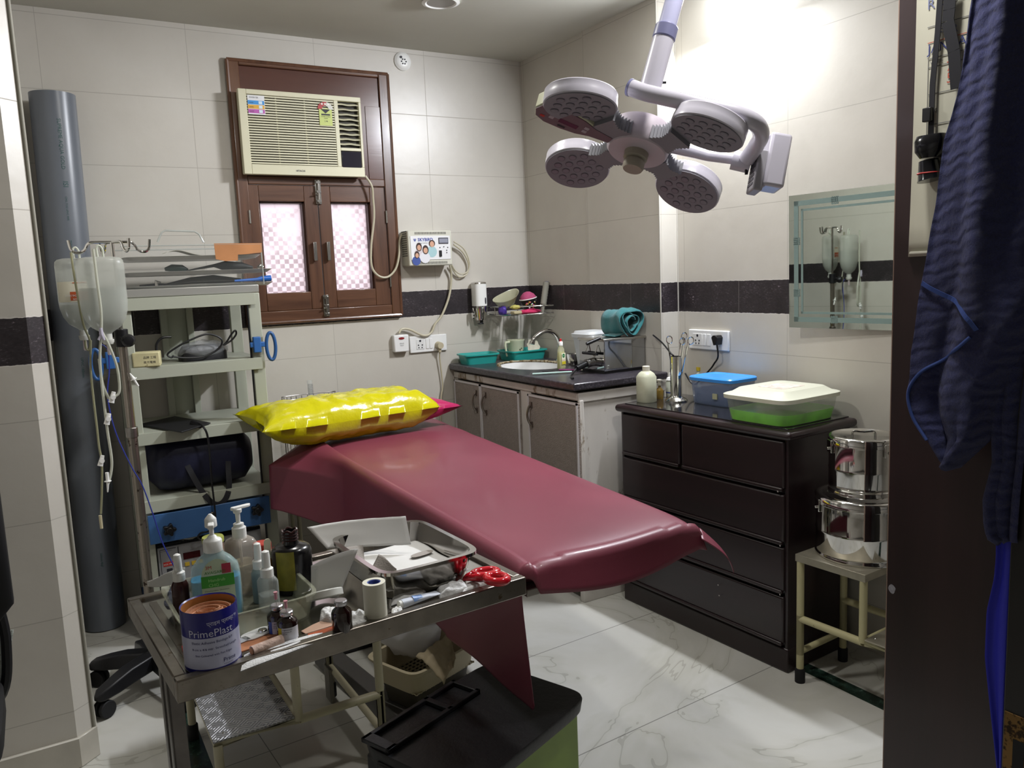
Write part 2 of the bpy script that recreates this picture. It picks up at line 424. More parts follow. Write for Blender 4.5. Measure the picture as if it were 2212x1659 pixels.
cx = N.n('ShaderNodeCombineXYZ'); N.L(x, cx.inputs[0]); N.L(z, cx.inputs[1]); cx.inputs[2].default_value = .001; N.L(cx.outputs[0], ck.inputs[0])
nn = N.noise(P, 9, 6, .6); fade = N.m('MULTIPLY', N.ramp(N.m('ADD', nn, N.m('MULTIPLY', N.m('SUBTRACT', 1.85, z), .6)), (.50, 0.), (.75, 1.)), ck.outputs[1])
colr = N.mix(N.m('MULTIPLY', fade, .5), rgb('#f6ecee'), rgb('#a59496'))
tr = N.n('ShaderNodeBsdfTranslucent'); N.L(colr, tr.inputs[0]); ms = N.n('ShaderNodeMixShader'); ms.inputs[0].default_value = .86
out = M_out = gm.node_tree.nodes['Material Output']; b.inputs['Roughness'].default_value = .25; N.L(colr, b.inputs['Base Color'])
N.L(b.outputs[0], ms.inputs[1]); N.L(tr.outputs[0], ms.inputs[2]); N.L(ms.outputs[0], out.inputs[0])
def casement(x0, x1, gx0, gx1):
    s = MB(); z0, z1 = 1.300, 1.886
    s.box(x0, gx0, BY-.018, BY+.03, z0, z1); s.box(gx1, x1, BY-.018, BY+.03, z0, z1)
    c = s.build('casement', wood, win, True, bevel=.003)
    s = MB(); s.box(gx0, gx1, BY-.018, BY+.03, 1.812, z1); s.box(gx0, gx1, BY-.018, BY+.03, z0, 1.385); s.build('casement_rail', woodh, c, True, bevel=.003)
    s = MB()
    s.box(gx0-.0, gx0+.008, BY+.0, BY+.045, 1.385, 1.812); s.box(gx1-.008, gx1, BY+.0, BY+.045, 1.385, 1.812); s.box(gx0, gx1, BY, BY+.045, 1.804, 1.812)
    s.build('glazing_bead', mat('dark_varnish', '#3a2118', .4), c, True)
    s = MB(); s.box(gx0, gx1, BY+.034, BY+.038, 1.385, 1.812); s.build('pane', gm, c, True, smooth=False)
    return c
ca = casement(.908, 1.232, .955, 1.168); cb = casement(1.236, 1.578, 1.296, 1.500)
def pull(c, X, Z):
    s = MB(); s.box(X-.008, X+.008, BY-.042, BY-.032, Z-.045, Z+.045); s.box(X-.005, X+.005, BY-.034, BY-.018, Z-.045, Z-.035); s.box(X-.005, X+.005, BY-.034, BY-.018, Z+.035, Z+.045)
    s.build('handle', steel, c, True, bevel=.002)
pull(ca, 1.198, 1.575); pull(cb, 1.264, 1.575)
for c, X in ((ca, .906), (cb, 1.580)):
    for Z in (1.42, 1.74):
        s = MB(); s.cyl((X, BY-.024, Z-.03), (X, BY-.024, Z+.03), .005, 10); s.build('hinge', steel, c, True)
def bolt(X, z0, z1):
    s = MB(); s.box(X-.014, X+.014, BY-.028, BY-.020, z0, z1); s.cyl((X, BY-.034, z0+.004), (X, BY-.034, z1-.004), .006, 10)
    for t in (.12, .5, .88): s.box(X-.011, X+.011, BY-.040, BY-.026, z0+(z1-z0)*t-.006, z0+(z1-z0)*t+.006)
    s.cyl((X, BY-.034, (z0+z1)/2-.012), (X-.02, BY-.044, (z0+z1)/2-.012), .004, 8)
    s.build('tower_bolt', steel, win, True, bevel=.001)
bolt(1.236, 1.80, 1.915); bolt(1.236, 1.26, 1.365)

# ================================================================ WINDOW AIR CONDITIONER
acY = BY-.085
c0 = ony(513, 190, acY); c1 = ony(790, 381, acY)
ax0, ax1 = c0.x, ony(784, 300, acY).x; az1 = c0.z; az0 = c1.z-.003
ac = thing('air_conditioner', 'cream window air conditioner set in the brown board above the window shutters', 'air conditioner', ((ax0+ax1)/2, acY, az0))
ivory = mat('aged_ivory_plastic', '#cfcbaf', .42, noise_amt=.05, noise_scale=5)
gx0, gx1 = ax0+.035, ax0+(ax1-ax0)*.765
vx0, vx1 = ax0+(ax1-ax0)*.80, ax1-.012
gz0, gz1 = az0+.045, az1-.022
s = MB(); s.box(ax0+.006, ax1-.006, acY+.03, BY-.012, az0+.004, az1-.004); s.build('housing', ivory, ac, True, bevel=.006)
s = MB()
s.box(ax0, gx0, acY, acY+.03, az0, az1); s.box(gx0, ax1, acY, acY+.03, gz1, az1); s.box(gx0, ax1, acY, acY+.03, az0, gz0)
s.box(gx1, vx0, acY, acY+.03, gz0, gz1); s.box(vx1, ax1, acY, acY+.03, gz0, gz1)
vsplit = az0+(az1-az0)*.345
s.box(vx0, vx1, acY, acY+.03, vsplit-.008, vsplit+.006)
s.build('front_panel', ivory, ac, True, bevel=.002)
s = MB(); s.box(gx0, ax1-.01, acY+.024, acY+.029, gz0, gz1); s.build('shadow_box', mat('dark_filter', '#3a3733', .8), ac, True)
s = MB(); n = 27
for i in range(n):
    zc = gz0+(gz1-gz0)*(i+.5)/n; s.box(gx0, gx1, acY+.002, acY+.013, zc-.0031, zc+.0031)
for t in (.33, .66): s.box(gx0+(gx1-gx0)*t-.003, gx0+(gx1-gx0)*t+.003, acY+.013, acY+.022, gz0, gz1)
s.build('intake_grille', ivory, ac, True)
s = MB(); n = 9
for i in range(n):
    zc = vsplit+.012+(gz1-vsplit-.016)*(i+.5)/n
    s.grid(lambda u, v, zc=zc: (vx0+(vx1-vx0)*u, acY+.003+.018*v, zc+.008*v+.0015*math.sin(u*9+zc*50)), 8, 2, thick=.004)
s.build('outlet_vane', ivory, ac, True)
s = MB(); s.box(vx0+.002, vx1-.002, acY-.001, acY+.02, gz0-.004, vsplit-.010); s.build('control_door', mat('smoky_cover', '#2a2830', .08, coat=.5), ac, True, bevel=.004)
text('HITACHI', .011, ink, (ax0+(ax1-ax0)*.41, acY, az0+.016), (1, 0, 0), (0, 0, 1), ac, 'maker_lettering', bold=.0004)
# left stickers
lx = gx0+.004
s = MB(); s.box(lx, lx+.075, acY-.0012, acY+.002, gz1-.088, gz1-.004); st = s.build('feature_sticker', mat('sticker_white', '#dcdcdc', .4), ac, True)
for i, c in enumerate(('#3d8ed0', '#d8a33a', '#b45aa8')):
    s = MB(); s.box(lx, lx+.073, acY-.0020, acY-.0012, gz1-.044-.019*i, gz1-.027-.019*i); s.box(lx+.048, lx+.064, acY-.0026, acY-.0020, gz1-.042-.019*i, gz1-.029-.019*i, 1)
    s.build('colour_strip', [mat('strip'+c[1:], c, .4), mat('strip_pale', '#cfe0ea', .4)], st, True)
joined_text([('INVERTER', .009, (lx+.008, acY-.0012, gz1-.017), (1, 0, 0), (0, 0, 1))]+[('SAVES', .007, (lx+.006, acY-.0020, gz1-.039-.019*i), (1, 0, 0), (0, 0, 1)) for i in range(3)], ink, st, 'lettering')
# star-rating sticker
rx = gx1-.078; rz = gz1-.118
s = MB(); s.box(rx+.004, rx+.066, acY-.0012, acY+.002, rz, rz+.078); es = s.build('energy_sticker', mat('sticker_lime', '#b9c46e', .45), ac, True)
s = MB()
for k in range(16):
    a0, a1 = PI*k/16, PI*(k+1)/16; cxx = rx+.035; czz = rz+.074
    mm = 0 if k > 6 else 1
    s.add([(cxx+.016*math.cos(a0), acY-.0018, czz+.016*math.sin(a0)), (cxx+.037*math.cos(a0), acY-.0018, czz+.034*math.sin(a0)), (cxx+.037*math.cos(a1), acY-.0018, czz+.034*math.sin(a1)), (cxx+.016*math.cos(a1), acY-.0018, czz+.016*math.sin(a1))], [(0, 3, 2, 1)], mm)
s.build('star_arc', [mat('sticker_red', '#a03030', .45), mat('sticker_grey', '#c9c9be', .45)], es, True, smooth=False)
s = MB(); s.add([(rx+.012, acY-.0020, rz+.074), (rx+.058, acY-.0020, rz+.074), (rx+.035, acY-.0020, rz+.055)], [(0, 2, 1)]); s.box(rx+.014, rx+.056, acY-.0018, acY-.0012, rz+.046, rz+.053)
s.build('black_wedge', ink, es, True, smooth=False)
joined_text([('★★★', .016, (rx+.035, acY-.0018, rz+.092), (1, 0, 0), (0, 0, 1), 'CENTER')], mat('sticker_star', '#e8e4da', .5), es, 'stars')
joined_text([('POWER SAVING', .0065, (rx+.035, acY-.0012, rz+.038), (1, 0, 0), (0, 0, 1), 'CENTER'), ('GUIDE', .0065, (rx+.035, acY-.0012, rz+.030), (1, 0, 0), (0, 0, 1), 'CENTER'), ('2.98', .010, (rx+.035, acY-.0012, rz+.016), (1, 0, 0), (0, 0, 1), 'CENTER')], ink, es, 'lettering')

# ---- power cord from AC to stabiliser
def P3(px, py, Y): return ony(px, py, Y)
cordm = mat('cream_cord', '#b9b29a', .45)
s = MB(); s.tube(spline([P3(789, 380, acY+.03), P3(803, 402, 3.83), P3(806, 430, 3.84), P3(808, 470, 3.845), P3(802, 530, 3.85), P3(803, 575, 3.85), P3(818, 596, 3.85), P3(838, 598, 3.85), P3(855, 580, 3.85), P3(862, 550, 3.85), P3(863, 520, 3.86), P3(869, 505, 3.87)]), .0055, 8)
tag(s.build('power_cord', cordm), 'cream cord looping from the air conditioner down to the voltage stabiliser', 'cord')
# ================================================================ VOLTAGE STABILISER
sY = BY-.095
q0 = ony(880, 498, sY); q1 = ony(979, 572, sY)
X0, X1, Z0, Z1 = q0.x, ony(977, 540, sY).x, q1.z, q0.z
stb = thing('voltage_stabiliser', 'white wall-mounted voltage stabiliser box with a family picture on its front', 'voltage stabiliser', ((X0+X1)/2, sY, Z0))
cas = mat('putty_plastic', '#c6c4b6', .42)
s = MB(); s.box(X0, X1, sY, BY, Z0, Z1); s.build('casing', cas, stb, True, bevel=.006)
s = MB(); s.box(X0+.012, X1-.012, sY-.003, sY+.002, Z0+.03, Z1-.028); fp = s.build('front_plate', mat('plate_white', '#dededf', .35), stb, True, bevel=.001)
for z_a, z_b in ((Z1-.020, Z1-.008), (Z0+.008, Z0+.020)):
    s = MB()
    for i in range(28):
        xx = X0+.04+(X1-X0-.075)*i/27; s.box(xx-.0012, xx+.0012, sY-.001, sY+.003, z_a, z_b)
    s.build('vent_slots', dark, stb, True)
s = MB()
for j in range(12):
    for k in range(4): 
        zz = Z0+.05+j*.011; yy = sY+.018+k*.016; s.box(X0-.001, X0+.002, yy, yy+.009, zz, zz+.0055)
s.build('side_vent_slots', dark, stb, True)
fw = X1-X0-.024; fx = X0+.012; fz = Z0+.03; fh = Z1-Z0-.058; fy = sY-.003
text('SKYBIRD', .022, blue_ink, (fx+.040, fy, fz+fh-.026), (1, 0, 0), (0, 0, 1), fp, 'brand_lettering', bold=.0007)
s = MB(); Mx = frame_m((fx+.024, fy-.0005, fz+fh-.018), (1, 0, 0), (0, 0, 1))
s.prism([(-.009, .004), (.009, .004), (.006, .0), (-.006, 0)], 0, .0003, 0, Mx); s.prism([(-.007, -.002), (.007, -.002), (.003, -.008), (-.003, -.008)], 0, .0003, 0, Mx)
s.build('bird_mark', blue_ink, fp, True, smooth=False)
text('Voltage Stabilizer', .008, ink, (fx+.040, fy, fz+fh-.038), (1, 0, 0), (0, 0, 1), fp, 'tagline')
s = MB(); s.box(fx+fw*.70, fx+fw*.95, fy-.003, fy, fz+fh*.66, fz+fh*.92); sc = s.build('display', mat('lcd_rim', '#3a3a44', .3), fp, True, bevel=.001)
s = MB(); s.box(fx+fw*.715, fx+fw*.935, fy-.0035, fy-.003, fz+fh*.70, fz+fh*.88); s.build('screen', mat('lcd_grey', '#8d8f9c', .25), sc, True)
s = MB(); s.box(fx+fw*.705, fx+fw*.765, fy-.006, fy, fz+fh*.12, fz+fh*.38); s.build('rocker_switch', black_pl, fp, True, bevel=.001)
s = MB()
for (u, v) in ((.73, .5), (.83, .53), (.93, .5), (.9, .38), (.9, .28)):
    s.cyl((fx+fw*u, fy, fz+fh*v), (fx+fw*u, fy-.002, fz+fh*v), .003, 10)
s.build('indicator_lamps', ink, fp, True)
# the printed family picture: four flat figures
skin = mat('print_skin', '#c79a80', .6); hair = mat('print_hair', '#3a2420', .6)
def flat(s, cx, cz, rx_, rz_, m, d): s.add([(fx+fw*cx+rx_*math.cos(t*PI/8), fy-d, fz+fh*cz+rz_*math.sin(t*PI/8)) for t in range(16)], [tuple(range(16))], m)
s = MB()
for (cx, cz, sc_, top) in ((.20, .52, 1, 2), (.52, .62, 1.1, 3), (.12, .2, .9, 4), (.34, .38, 1.1, 5)):
    flat(s, cx, cz-.26*sc_, .026*sc_, .026*sc_, top, .0006+.0003*(1-cz))
for (cx, cz, sc_, w) in ((.20, .52, 1, 1), (.53, .66, 1.1, 0), (.14, .2, .85, 1), (.36, .40, 1.05, 1)):
    dd = .0012+.0008*(1-cz)
    flat(s, cx, cz+.02, .016*sc_, .022*sc_ if w else .018, 1, dd); flat(s, cx, cz-.01, .011*sc_, .014*sc_, 0, dd+.0002)
s.build('family_print', [skin, hair, mat('print_pale', '#cfc6c8', .6), mat('print_teal', '#9fc0c4', .6), mat('print_blue', '#3b4f92', .6), mat('print_white', '#d8d8dc', .6)], fp, True, smooth=False)
# output cables
s = MB()
s.tube(spline([P3(980, 528, 3.86), P3(1000, 545, 3.865), P3(1012, 570, 3.87), P3(1008, 592, 3.87), P3(992, 598, 3.87), P3(980, 585, 3.87), P3(975, 570, 3.86)]), .0045, 8)
s.tube(spline([P3(980, 522, 3.85), P3(1002, 538, 3.86), P3(1014, 566, 3.865), P3(1010, 586, 3.865), P3(996, 592, 3.865), P3(984, 585, 3.865), P3(976, 572, 3.86)]), .0035, 8)
s.tube(spline([P3(972, 572, 3.85), P3(975, 600, 3.87), P3(970, 640, 3.872), P3(955, 680, 3.872), P3(940, 700, 3.872), P3(932, 718, 3.87), P3(915, 725, 3.868), P3(885, 712, 3.868), P3(868, 711, 3.868), P3(862, 720, 3.865)]), .006, 8)
tag(s.build('stabiliser_cable', cordm), 'cream cables coiling at the side of the stabiliser and hanging down to the socket below', 'cable')
# ================================================================ BACK WALL ELECTRICS
def switchboard(name, label, org, right, nrm, w, h, plug_m, plug_u, cells):
    """cells: list of (u0,u1,kind) across the width"""
    t = thing(name, label, 'switchboard', org)
    up = V((0, 0, 1)); r = V(right); n = V(nrm); o = V(org)
    def bx(s, u0, u1, v0, v1, d0, d1):
        pts = [o+r*u+up*v+n*d for u in (u0, u1) for v in (v0, v1) for d in (d0, d1)]
        s.add(pts, [(0, 1, 3, 2), (4, 6, 7, 5), (0, 4, 5, 1), (2, 3, 7, 6), (0, 2, 6, 4), (1, 5, 7, 3)])
    s = MB(); bx(s, 0, w, 0, h, 0, .012); s.build('cover_plate', mat('gloss_white', '#e2e2e0', .2), t, True, bevel=.004)
    for u0, u1, k in cells:
        s = MB()
        if k == 'sw': bx(s, u0, u1, h*.2, h*.8, .012, .015); s.build('rocker_switch', mat('gloss_white', '#e2e2e0', .2), t, True, bevel=.0015)
        else:
            bx(s, u0, u1, h*.2, h*.8, .012, .014); so = s.build('socket', mat('gloss_white2', '#dadad8', .2), t, True, bevel=.001)
            s = MB(); cu = (u0+u1)/2
            for du, dv, rr in ((0, .2, .006), (-.011, -.05, .004), (.011, -.05, .004), (-.009, -.2, .0035), (.009, -.2, .0035)):
                c = o+r*(cu+du)+up*(h*.5+dv*h)+n*.0138; s.cyl(c, c+n*.0008, rr, 10)
            s.build('pin_hole', ink, so, True)
    return t
a = ony(885, 765, BY); bq = ony(963, 735, BY); ww = bq.x-a.x
sbl = switchboard('switchboard', 'white switchboard with a beige plug, low on the back wall beside the cabinet', (a.x, BY, a.z+.004), (1, 0, 0), (0, -1, 0), ww, .088, None, 0, [(.035, .08, 'so'), (ww*.42, ww*.50, 'sw'), (ww*.52, ww*.60, 'sw')])
a_ = V((a.x, BY, a.z+.004))
c = ony(948, 746, BY-.02)
s = MB(); s.cyl((c.x, BY-.012, c.z), (c.x, BY-.045, c.z), .021, 20, r2=.017); s.cyl((c.x, BY-.03, c.z-.014), (c.x, BY-.03, c.z-.035), .008, 10)
s.tube(spline([(c.x, BY-.03, c.z-.03), P3(950, 775, 3.87), P3(956, 830, 3.875), P3(953, 860, 3.875), P3(952, 930, 3.878)]), .004, 8)
tag(s.build('plug', mat('beige_plug', '#b5ab90', .45)), 'beige round plug and its cord in the left switchboard', 'plug')
a = ony(852, 762, BY-.03); b2 = ony(882, 722, BY-.03)
t = thing('circuit_breaker', 'small white device with a red window hanging left of the beige plug switchboard', 'circuit breaker', (a.x, BY, a.z))
s = MB(); s.box(a.x, b2.x, BY-.035, BY, a.z, b2.z); s.build('case', mat('gloss_white', '#e2e2e0', .2), t, True, bevel=.006)
s = MB(); cx, cz = (a.x+b2.x)/2, b2.z-.018; s.loft([(0, .016, .006, 2), (.002, .016, .006, 2)], 20, 0, frame_m((cx, BY-.035, cz), (1, 0, 0), (0, 0, 1))); s.build('red_window', mat('red_lens', '#7d1c22', .15), t, True)
joined_text([('30mA', .010, (cx, BY-.035, cz-.03), (1, 0, 0), (0, 0, 1), 'CENTER'), ('TEST', .010, (cx, BY-.035, cz-.041), (1, 0, 0), (0, 0, 1), 'CENTER')], ink, t, 'lettering')
# small round ceiling rose high on the wall
c = ony(869, 133, BY)
t = thing('wall_rose', 'round white cable rose high on the wall to the right of the window', 'electrical fitting', (c.x, BY, c.z))
Mx = frame_m((c.x, BY, c.z), (1, 0, 0), (0, 0, 1))
s = MB(); s.lathe([(.045, 0), (.045, .006), (.038, .012), (.034, .016), (0.02, .018)], 28, 0, Mx); s.build('body', white_pl, t, True)
s = MB(); s.cyl((c.x-.014, BY-.018, c.z+.016), (c.x-.014, BY-.021, c.z+.016), .006, 10)
for k in range(6): a_k = k*PI/3; s.cyl((c.x+.012*math.cos(a_k), BY-.018, c.z+.012*math.sin(a_k)-.004), (c.x+.012*math.cos(a_k), BY-.021, c.z+.012*math.sin(a_k)-.004), .0035, 8)
s.build('terminal', ink, t, True)
# recessed ceiling light cut by the picture's top edge
c = onz(952, 2, CZ)
def downlight(x, y, label, em):
    t = thing('ceiling_light', label, 'ceiling light', (x, y, CZ-.012))
    s = MB(); s.lathe([(.075, .012), (.08, .004), (.066, 0), (.06, .004), (.06, .012)], 32); s.build('rim', white_pl, t)
    s = MB(); s.lathe([(.06, .004), (.06, .010)], 28); s.build('diffuser', em, t)
downlight(c.x, c.y, 'round recessed ceiling light with its lamp off, above the wall rose', mat('lens_off', '#8d8a84', .3))
# soap dispenser
c = ony(1037, 650, BY-.05)
t = thing('soap_dispenser', 'white and chrome push soap dispenser on the dark band of the back wall', 'soap dispenser', (c.x, BY, c.z))
zt = ony(1037, 608, BY-.05).z; zm = ony(1037, 661, BY-.05).z; zb = ony(1037, 700, BY-.05).z; R = sz(14.5, c)
s = MB(); s.loft([(zm, R, .04, 3), (zt-.012, R, .04, 3)], 28, 0, None, c=(c.x, BY-.042)); s.build('tank', white_pl, t, True, bevel=.002)
s = MB(); s.loft([(zt-.012, R*1.02, .041, 3), (zt-.005, R, .038, 3), (zt, R*.7, .025, 2.5)], 28, 0, None, c=(c.x, BY-.042)); s.build('lid', chrome, t, True)
s = MB(); s.loft([(zb+.022, R*.75, .03, 3), (zm-.02, R*.98, .04, 3), (zm, R*1.02, .041, 3)], 28, 0, None, c=(c.x, BY-.045)); s.build('pump_body', chrome, t, True)
s = MB(); s.cyl((c.x, BY-.055, zb), (c.x, BY-.055, zb+.025), .009, 12); s.box(c.x-.022, c.x+.004, BY-.075, BY-.05, zb, zb+.006); s.build('spout', black_pl, t, True, bevel=.002)
s = MB(); s.loft([(0, .010, .030, 2), (.008, .010, .030, 2)], 20, 0, frame_m((c.x-R-.004, BY-.045, (zm+zb)/2+.012), (0, -1, 0), (0, 0, 1))); s.build('wall_bracket', chrome, t, True)
s = MB(); s.loft([(0, .0035, .017, 3), (.001, .0035, .017, 3)], 16, 0, frame_m((c.x+R*.45, BY-.0825, zm+.028), (1, 0, 0), (0, 0, 1))); s.build('level_window', ink, t, True)
# ================================================================ SINK CABINET AND WORKTOP
CT = .966
cabp = mat('cabinet_paint', '#c9c4bd', .5, dirt='#7d6a50', dirt_scale=7, dirt_thr=.57, noise_amt=.08, stretch=(1, 1, .35))
lam = mat('grey_brown_laminate', '#8b8078', .5, bump=.5, bump_scale=180, noise_amt=.1, noise_scale=60)
cab = thing('sink_cabinet', 'cabinet with grey-brown doors under the dark sink worktop in the corner', 'cabinet', (2.1, 3.3, 0))
fx0 = 1.925
DT = onx(1040, 831, fx0-.014).z
def ypx(px, py=880): return min(3.865, onx(px, py, fx0-.014).y)
s = MB()
s.prism([(fx0, 2.735), (2.40, 2.735), (2.40, 2.765), (fx0, 2.765)], 0, CT-.045)        # near end panel
s.box(fx0, 2.40, 3.86, 3.885, 0, CT-.045); s.box(fx0, fx0+.02, 2.765, 3.86, DT+.005, CT-.045)
s.box(fx0, fx0+.02, 2.765, ypx(1247), .10, DT+.01); s.box(fx0, fx0+.02, ypx(1141)-.006, ypx(1121)+.006, .10, DT+.01); s.box(fx0, fx0+.02, min(3.85, ypx(974)), 3.87, .10, DT+.01)
s.box(fx0, fx0+.02, 2.765, 3.86, .06, .12); s.box(2.38, 2.40, 2.765, 3.86, 0, .9); s.box(fx0+.03, 2.40, 2.765, 3.86, .10, .12)
s.build('carcass', cabp, cab, True, bevel=.003)
s = MB(); s.box(fx0-.006, fx0, 2.735, 3.885, CT-.075, CT-.045); s.box(fx0-.004, 2.40, 2.727, 2.735, CT-.085, CT-.045); s.build('moulding', cabp, cab, True, bevel=.003)
def cdoor(y0, y1, hy):
    s = MB(); s.box(fx0-.014, fx0, y0, y1, .125, DT); d = s.build('door', lam, cab, True, bevel=.002)
    s = MB(); w = .009
    for a in ((y0, y0+w, .125, DT), (y1-w, y1, .125, DT), (y0, y1, .125, .134), (y0, y1, DT-.009, DT)): s.box(fx0-.017, fx0-.012, a[0], a[1], a[2], a[3])
    s.build('edge_strip', mat('white_edge', '#c4bfc0', .4), d, True)
    s = MB(); zc = HZ
    s.tube(spline([(fx0-.016, hy, zc+.048), (fx0-.030, hy, zc+.034), (fx0-.038, hy, zc), (fx0-.030, hy, zc-.034), (fx0-.016, hy, zc-.048)]), .0055, 8)
    for q in (.045, -.045): s.box(fx0-.022, fx0-.012, hy-.009, hy+.009, zc+q-.014, zc+q+.014)
    s.build('handle', mat('dull_bronze', '#8a8078', .3, 1), d, True, bevel=.001)
HZ = onx(1040, 872, fx0-.03).z
cdoor(ypx(1247), ypx(1141), ypx(1148)); cdoor(ypx(1121), ypx(1040), ypx(1050)); cdoor(ypx(1039), ypx(974), ypx(1030))
# worktop slab with an undermounted oval basin
gt, N, b = new_mat('granite_top')
P, x, y, z = pos_nodes(N)
mp = N.n('ShaderNodeMapping'); N.L(P, mp.inputs[0]); mp.inputs['Scale'].default_value = (3, 1, 3)
sp = N.noise(mp.outputs[0], 40, 9, .75)
N.L(N.ramp(sp, (.35, rgb('#1d1b1e')), (.55, rgb('#37333a')), (.68, rgb('#6a6468')), (.8, rgb('#8b8588'))), b.inputs['Base Color']); b.inputs['Roughness'].default_value = .28
cxs, cys, rxs, rys = 2.145, 3.45, .145, .21
s = MB(); n = 48
outer = []
X0_, X1_, Y0_, Y1_ = 1.893, 2.405, 2.715, 3.885
for i in range(n):
    a = 2*PI*i/n; ca, sa = math.cos(a), math.sin(a)
    k = min(((X1_ if ca > 0 else X0_)-cxs)/ca if abs(ca) > 1e-6 else 9, ((Y1_ if sa > 0 else Y0_)-cys)/sa if abs(sa) > 1e-6 else 9)
    outer.append((cxs+k*ca, cys+k*sa))
# make corners exact
for cxn, cyn in ((X0_, Y0_), (X1_, Y0_), (X0_, Y1_), (X1_, Y1_)):
    j = min(range(n), key=lambda i: (outer[i][0]-cxn)**2+(outer[i][1]-cyn)**2); outer[j] = (cxn, cyn)
inner = [(cxs+rxs*math.cos(2*PI*i/n), cys+rys*math.sin(2*PI*i/n)) for i in range(n)]
t_, b_ = CT, CT-.032
vs = [(*p, t_) for p in outer]+[(*p, t_) for p in inner]+[(*p, b_) for p in outer]+[(*p, b_) for p in inner]; fs = []
for i in range(n):
    j = (i+1) % n
    fs += [(i, j, n+j, n+i), (2*n+j, 2*n+i, 3*n+i, 3*n+j), (i, 2*n+i, 2*n+j, j), (n+i, n+j, 3*n+j, 3*n+i)]
s.add(vs, fs); wt = tag(s.build('sink_worktop', gt, bevel=.006), 'dark speckled granite worktop with an oval sink cut into it', 'worktop')
s = MB(); s.loft([(CT-.032, rxs*.99, rys*.99, 2, cxs, cys), (CT-.06, rxs*.95, rys*.95, 2, cxs, cys), (CT-.13, rxs*.6, rys*.6, 2, cxs, cys), (CT-.14, rxs*.2, rys*.2, 2, cxs, cys)], 40, cap=(0, 1))
s.loft([(CT-.05, rxs*.97, rys*.97, 2, cxs, cys), (CT-.004, rxs*.985, rys*.985, 2, cxs, cys)], 48, cap=(0, 0))
s.build('basin', mat('ceramic_white', '#dededc', .12), wt, True)
s = MB()   # crusty sealant on the far rim
for i in range(30):
    a0 = -.6+i*3.4/30; a1 = a0+3.6/30; 
    s.tube([(cxs+(rxs+.006)*math.cos(a), cys+(rys+.006)*math.sin(a), CT+.001) for a in (a0, a1)], .007+.004*nz((i*.7, 0, 3)), 6)
s.build('sealant', mat('old_sealant', '#a59a80', .8, dirt='#6a5636', dirt_scale=60, dirt_thr=.5), wt, True)
# ---- tap
s = MB(); c = onz(1208, 765, CT); bx_, by_ = 2.335, 3.47
s.tube(spline([(bx_, by_, CT+.02), (bx_, by_, CT+.10), (bx_-.03, by_, CT+.15), (bx_-.085, by_, CT+.165), (bx_-.145, by_, CT+.14), (bx_-.165, by_, CT+.115)], 8), .011, 12)
s.lathe([(.024, 0), (.024, .008), (.014, .02), (.014, .04)], 20, c=(0, 0), M=Matrix.Translation((bx_, by_, CT)))
s.cyl((bx_-.165, by_, CT+.117), (bx_-.169, by_, CT+.104), .014, 14)
tag(s.build('sink_tap', chrome), 'curved chrome tap arching over the oval sink', 'tap')
# ---- teal instrument trays
def open_tray(name, label, M, L, Wd, h, wall, m, flare=.012, rim=.006, cat='tray', group=None, r=.02):
    t = thing(name, label, cat, group=group); t.matrix_world = M; t.rotation_mode = 'XYZ'
    loc, q, sc_ = M.decompose(); t.location = loc; t.rotation_euler = q.to_euler()
    s = MB(); pw = 7
    a, b_ = L/2, Wd/2
    prof = [(0, a-flare, b_-flare), (h, a, b_), (h, a+rim, b_+rim), (h-.006, a+rim, b_+rim), (h+.001-.004, a+rim*.9, b_+rim*.9)]
    s.loft([(0, a-flare, b_-flare, pw), (h-.004, a, b_, pw), (h-.007, a+rim, b_+rim, pw), (h, a+rim, b_+rim, pw), (h, a-wall, b_-wall, pw), (wall+.002, a-flare-wall, b_-flare-wall, pw)], 48, cap=(1, 1))
    s.build('tray_body', m, t, angle=30)
    return t
teal = mat('teal_plastic', '#279a92', .35)
def lay(px, py, z, rz, dx=0, dy=0):
    c = onz(px, py, z); return Matrix.Translation((c.x+dx, c.y+dy, z)) @ Matrix.Rotation(rz, 4, 'Z')
open_tray('instrument_tray', 'empty teal plastic tray at the far left end of the sink worktop', Matrix.Translation((2.015, 3.775, CT)) @ Matrix.Rotation(-.12, 4, 'Z'), .19, .145, .052, .003, teal, group='teal trays by the sink')
open_tray('instrument_tray', 'teal plastic tray holding a pale mug and a saucer beside the sink', Matrix.Translation((2.285, 3.765, CT)) @ Matrix.Rotation(0.02, 4, 'Z'), .225, .18, .052, .003, teal, group='teal trays by the sink')
# ---- mug and saucer
mg = mat('pale_green_melamine', '#ccd0b4', .3)
mx, my = 2.245, 3.765
t = thing('measuring_mug', 'pale green mug with a flower print standing in the teal tray', 'mug', (mx, my, CT+.004))
s = MB(); s.lathe([(.040, 0), (.046, .095), (.050, .1), (.050, .104), (.046, .104), (.043, .098), (.037, .005)], 30); s.build('cup', mg, t)
s = MB(); s.tube([(-.046, -.012, .095), (-.075, -.02, .094), (-.078, -.022, .08), (-.068, -.02, .02)], [.007, .007, .006, .005], 8); s.build('handle', mg, t)
s = MB()
for (dx, dz, m_) in ((.0, .036, 0), (-.010, .042, 1), (-.014, .052, 1), (.012, .045, 1), (-.004, .058, 1), (.006, .03, 1)):
    an = -1.25+dx*22; r_ = .0445
    c0 = V((r_*math.cos(an), r_*math.sin(an), dz)); nn_ = V((math.cos(an), math.sin(an), 0)); tt = V((-math.sin(an), math.cos(an), 0))
    rr = .007 if m_ == 0 else .0042
    s.add([c0+tt*rr*math.cos(k*PI/4)*(1.2)+V((0, 0, 1))*rr*math.sin(k*PI/4) for k in range(8)], [tuple(range(8))], m_)
s.build('flower_print', [mat('flower_brown', '#7a3d22', .5), mat('leaf_dark', '#46523c', .5)], t, smooth=False)
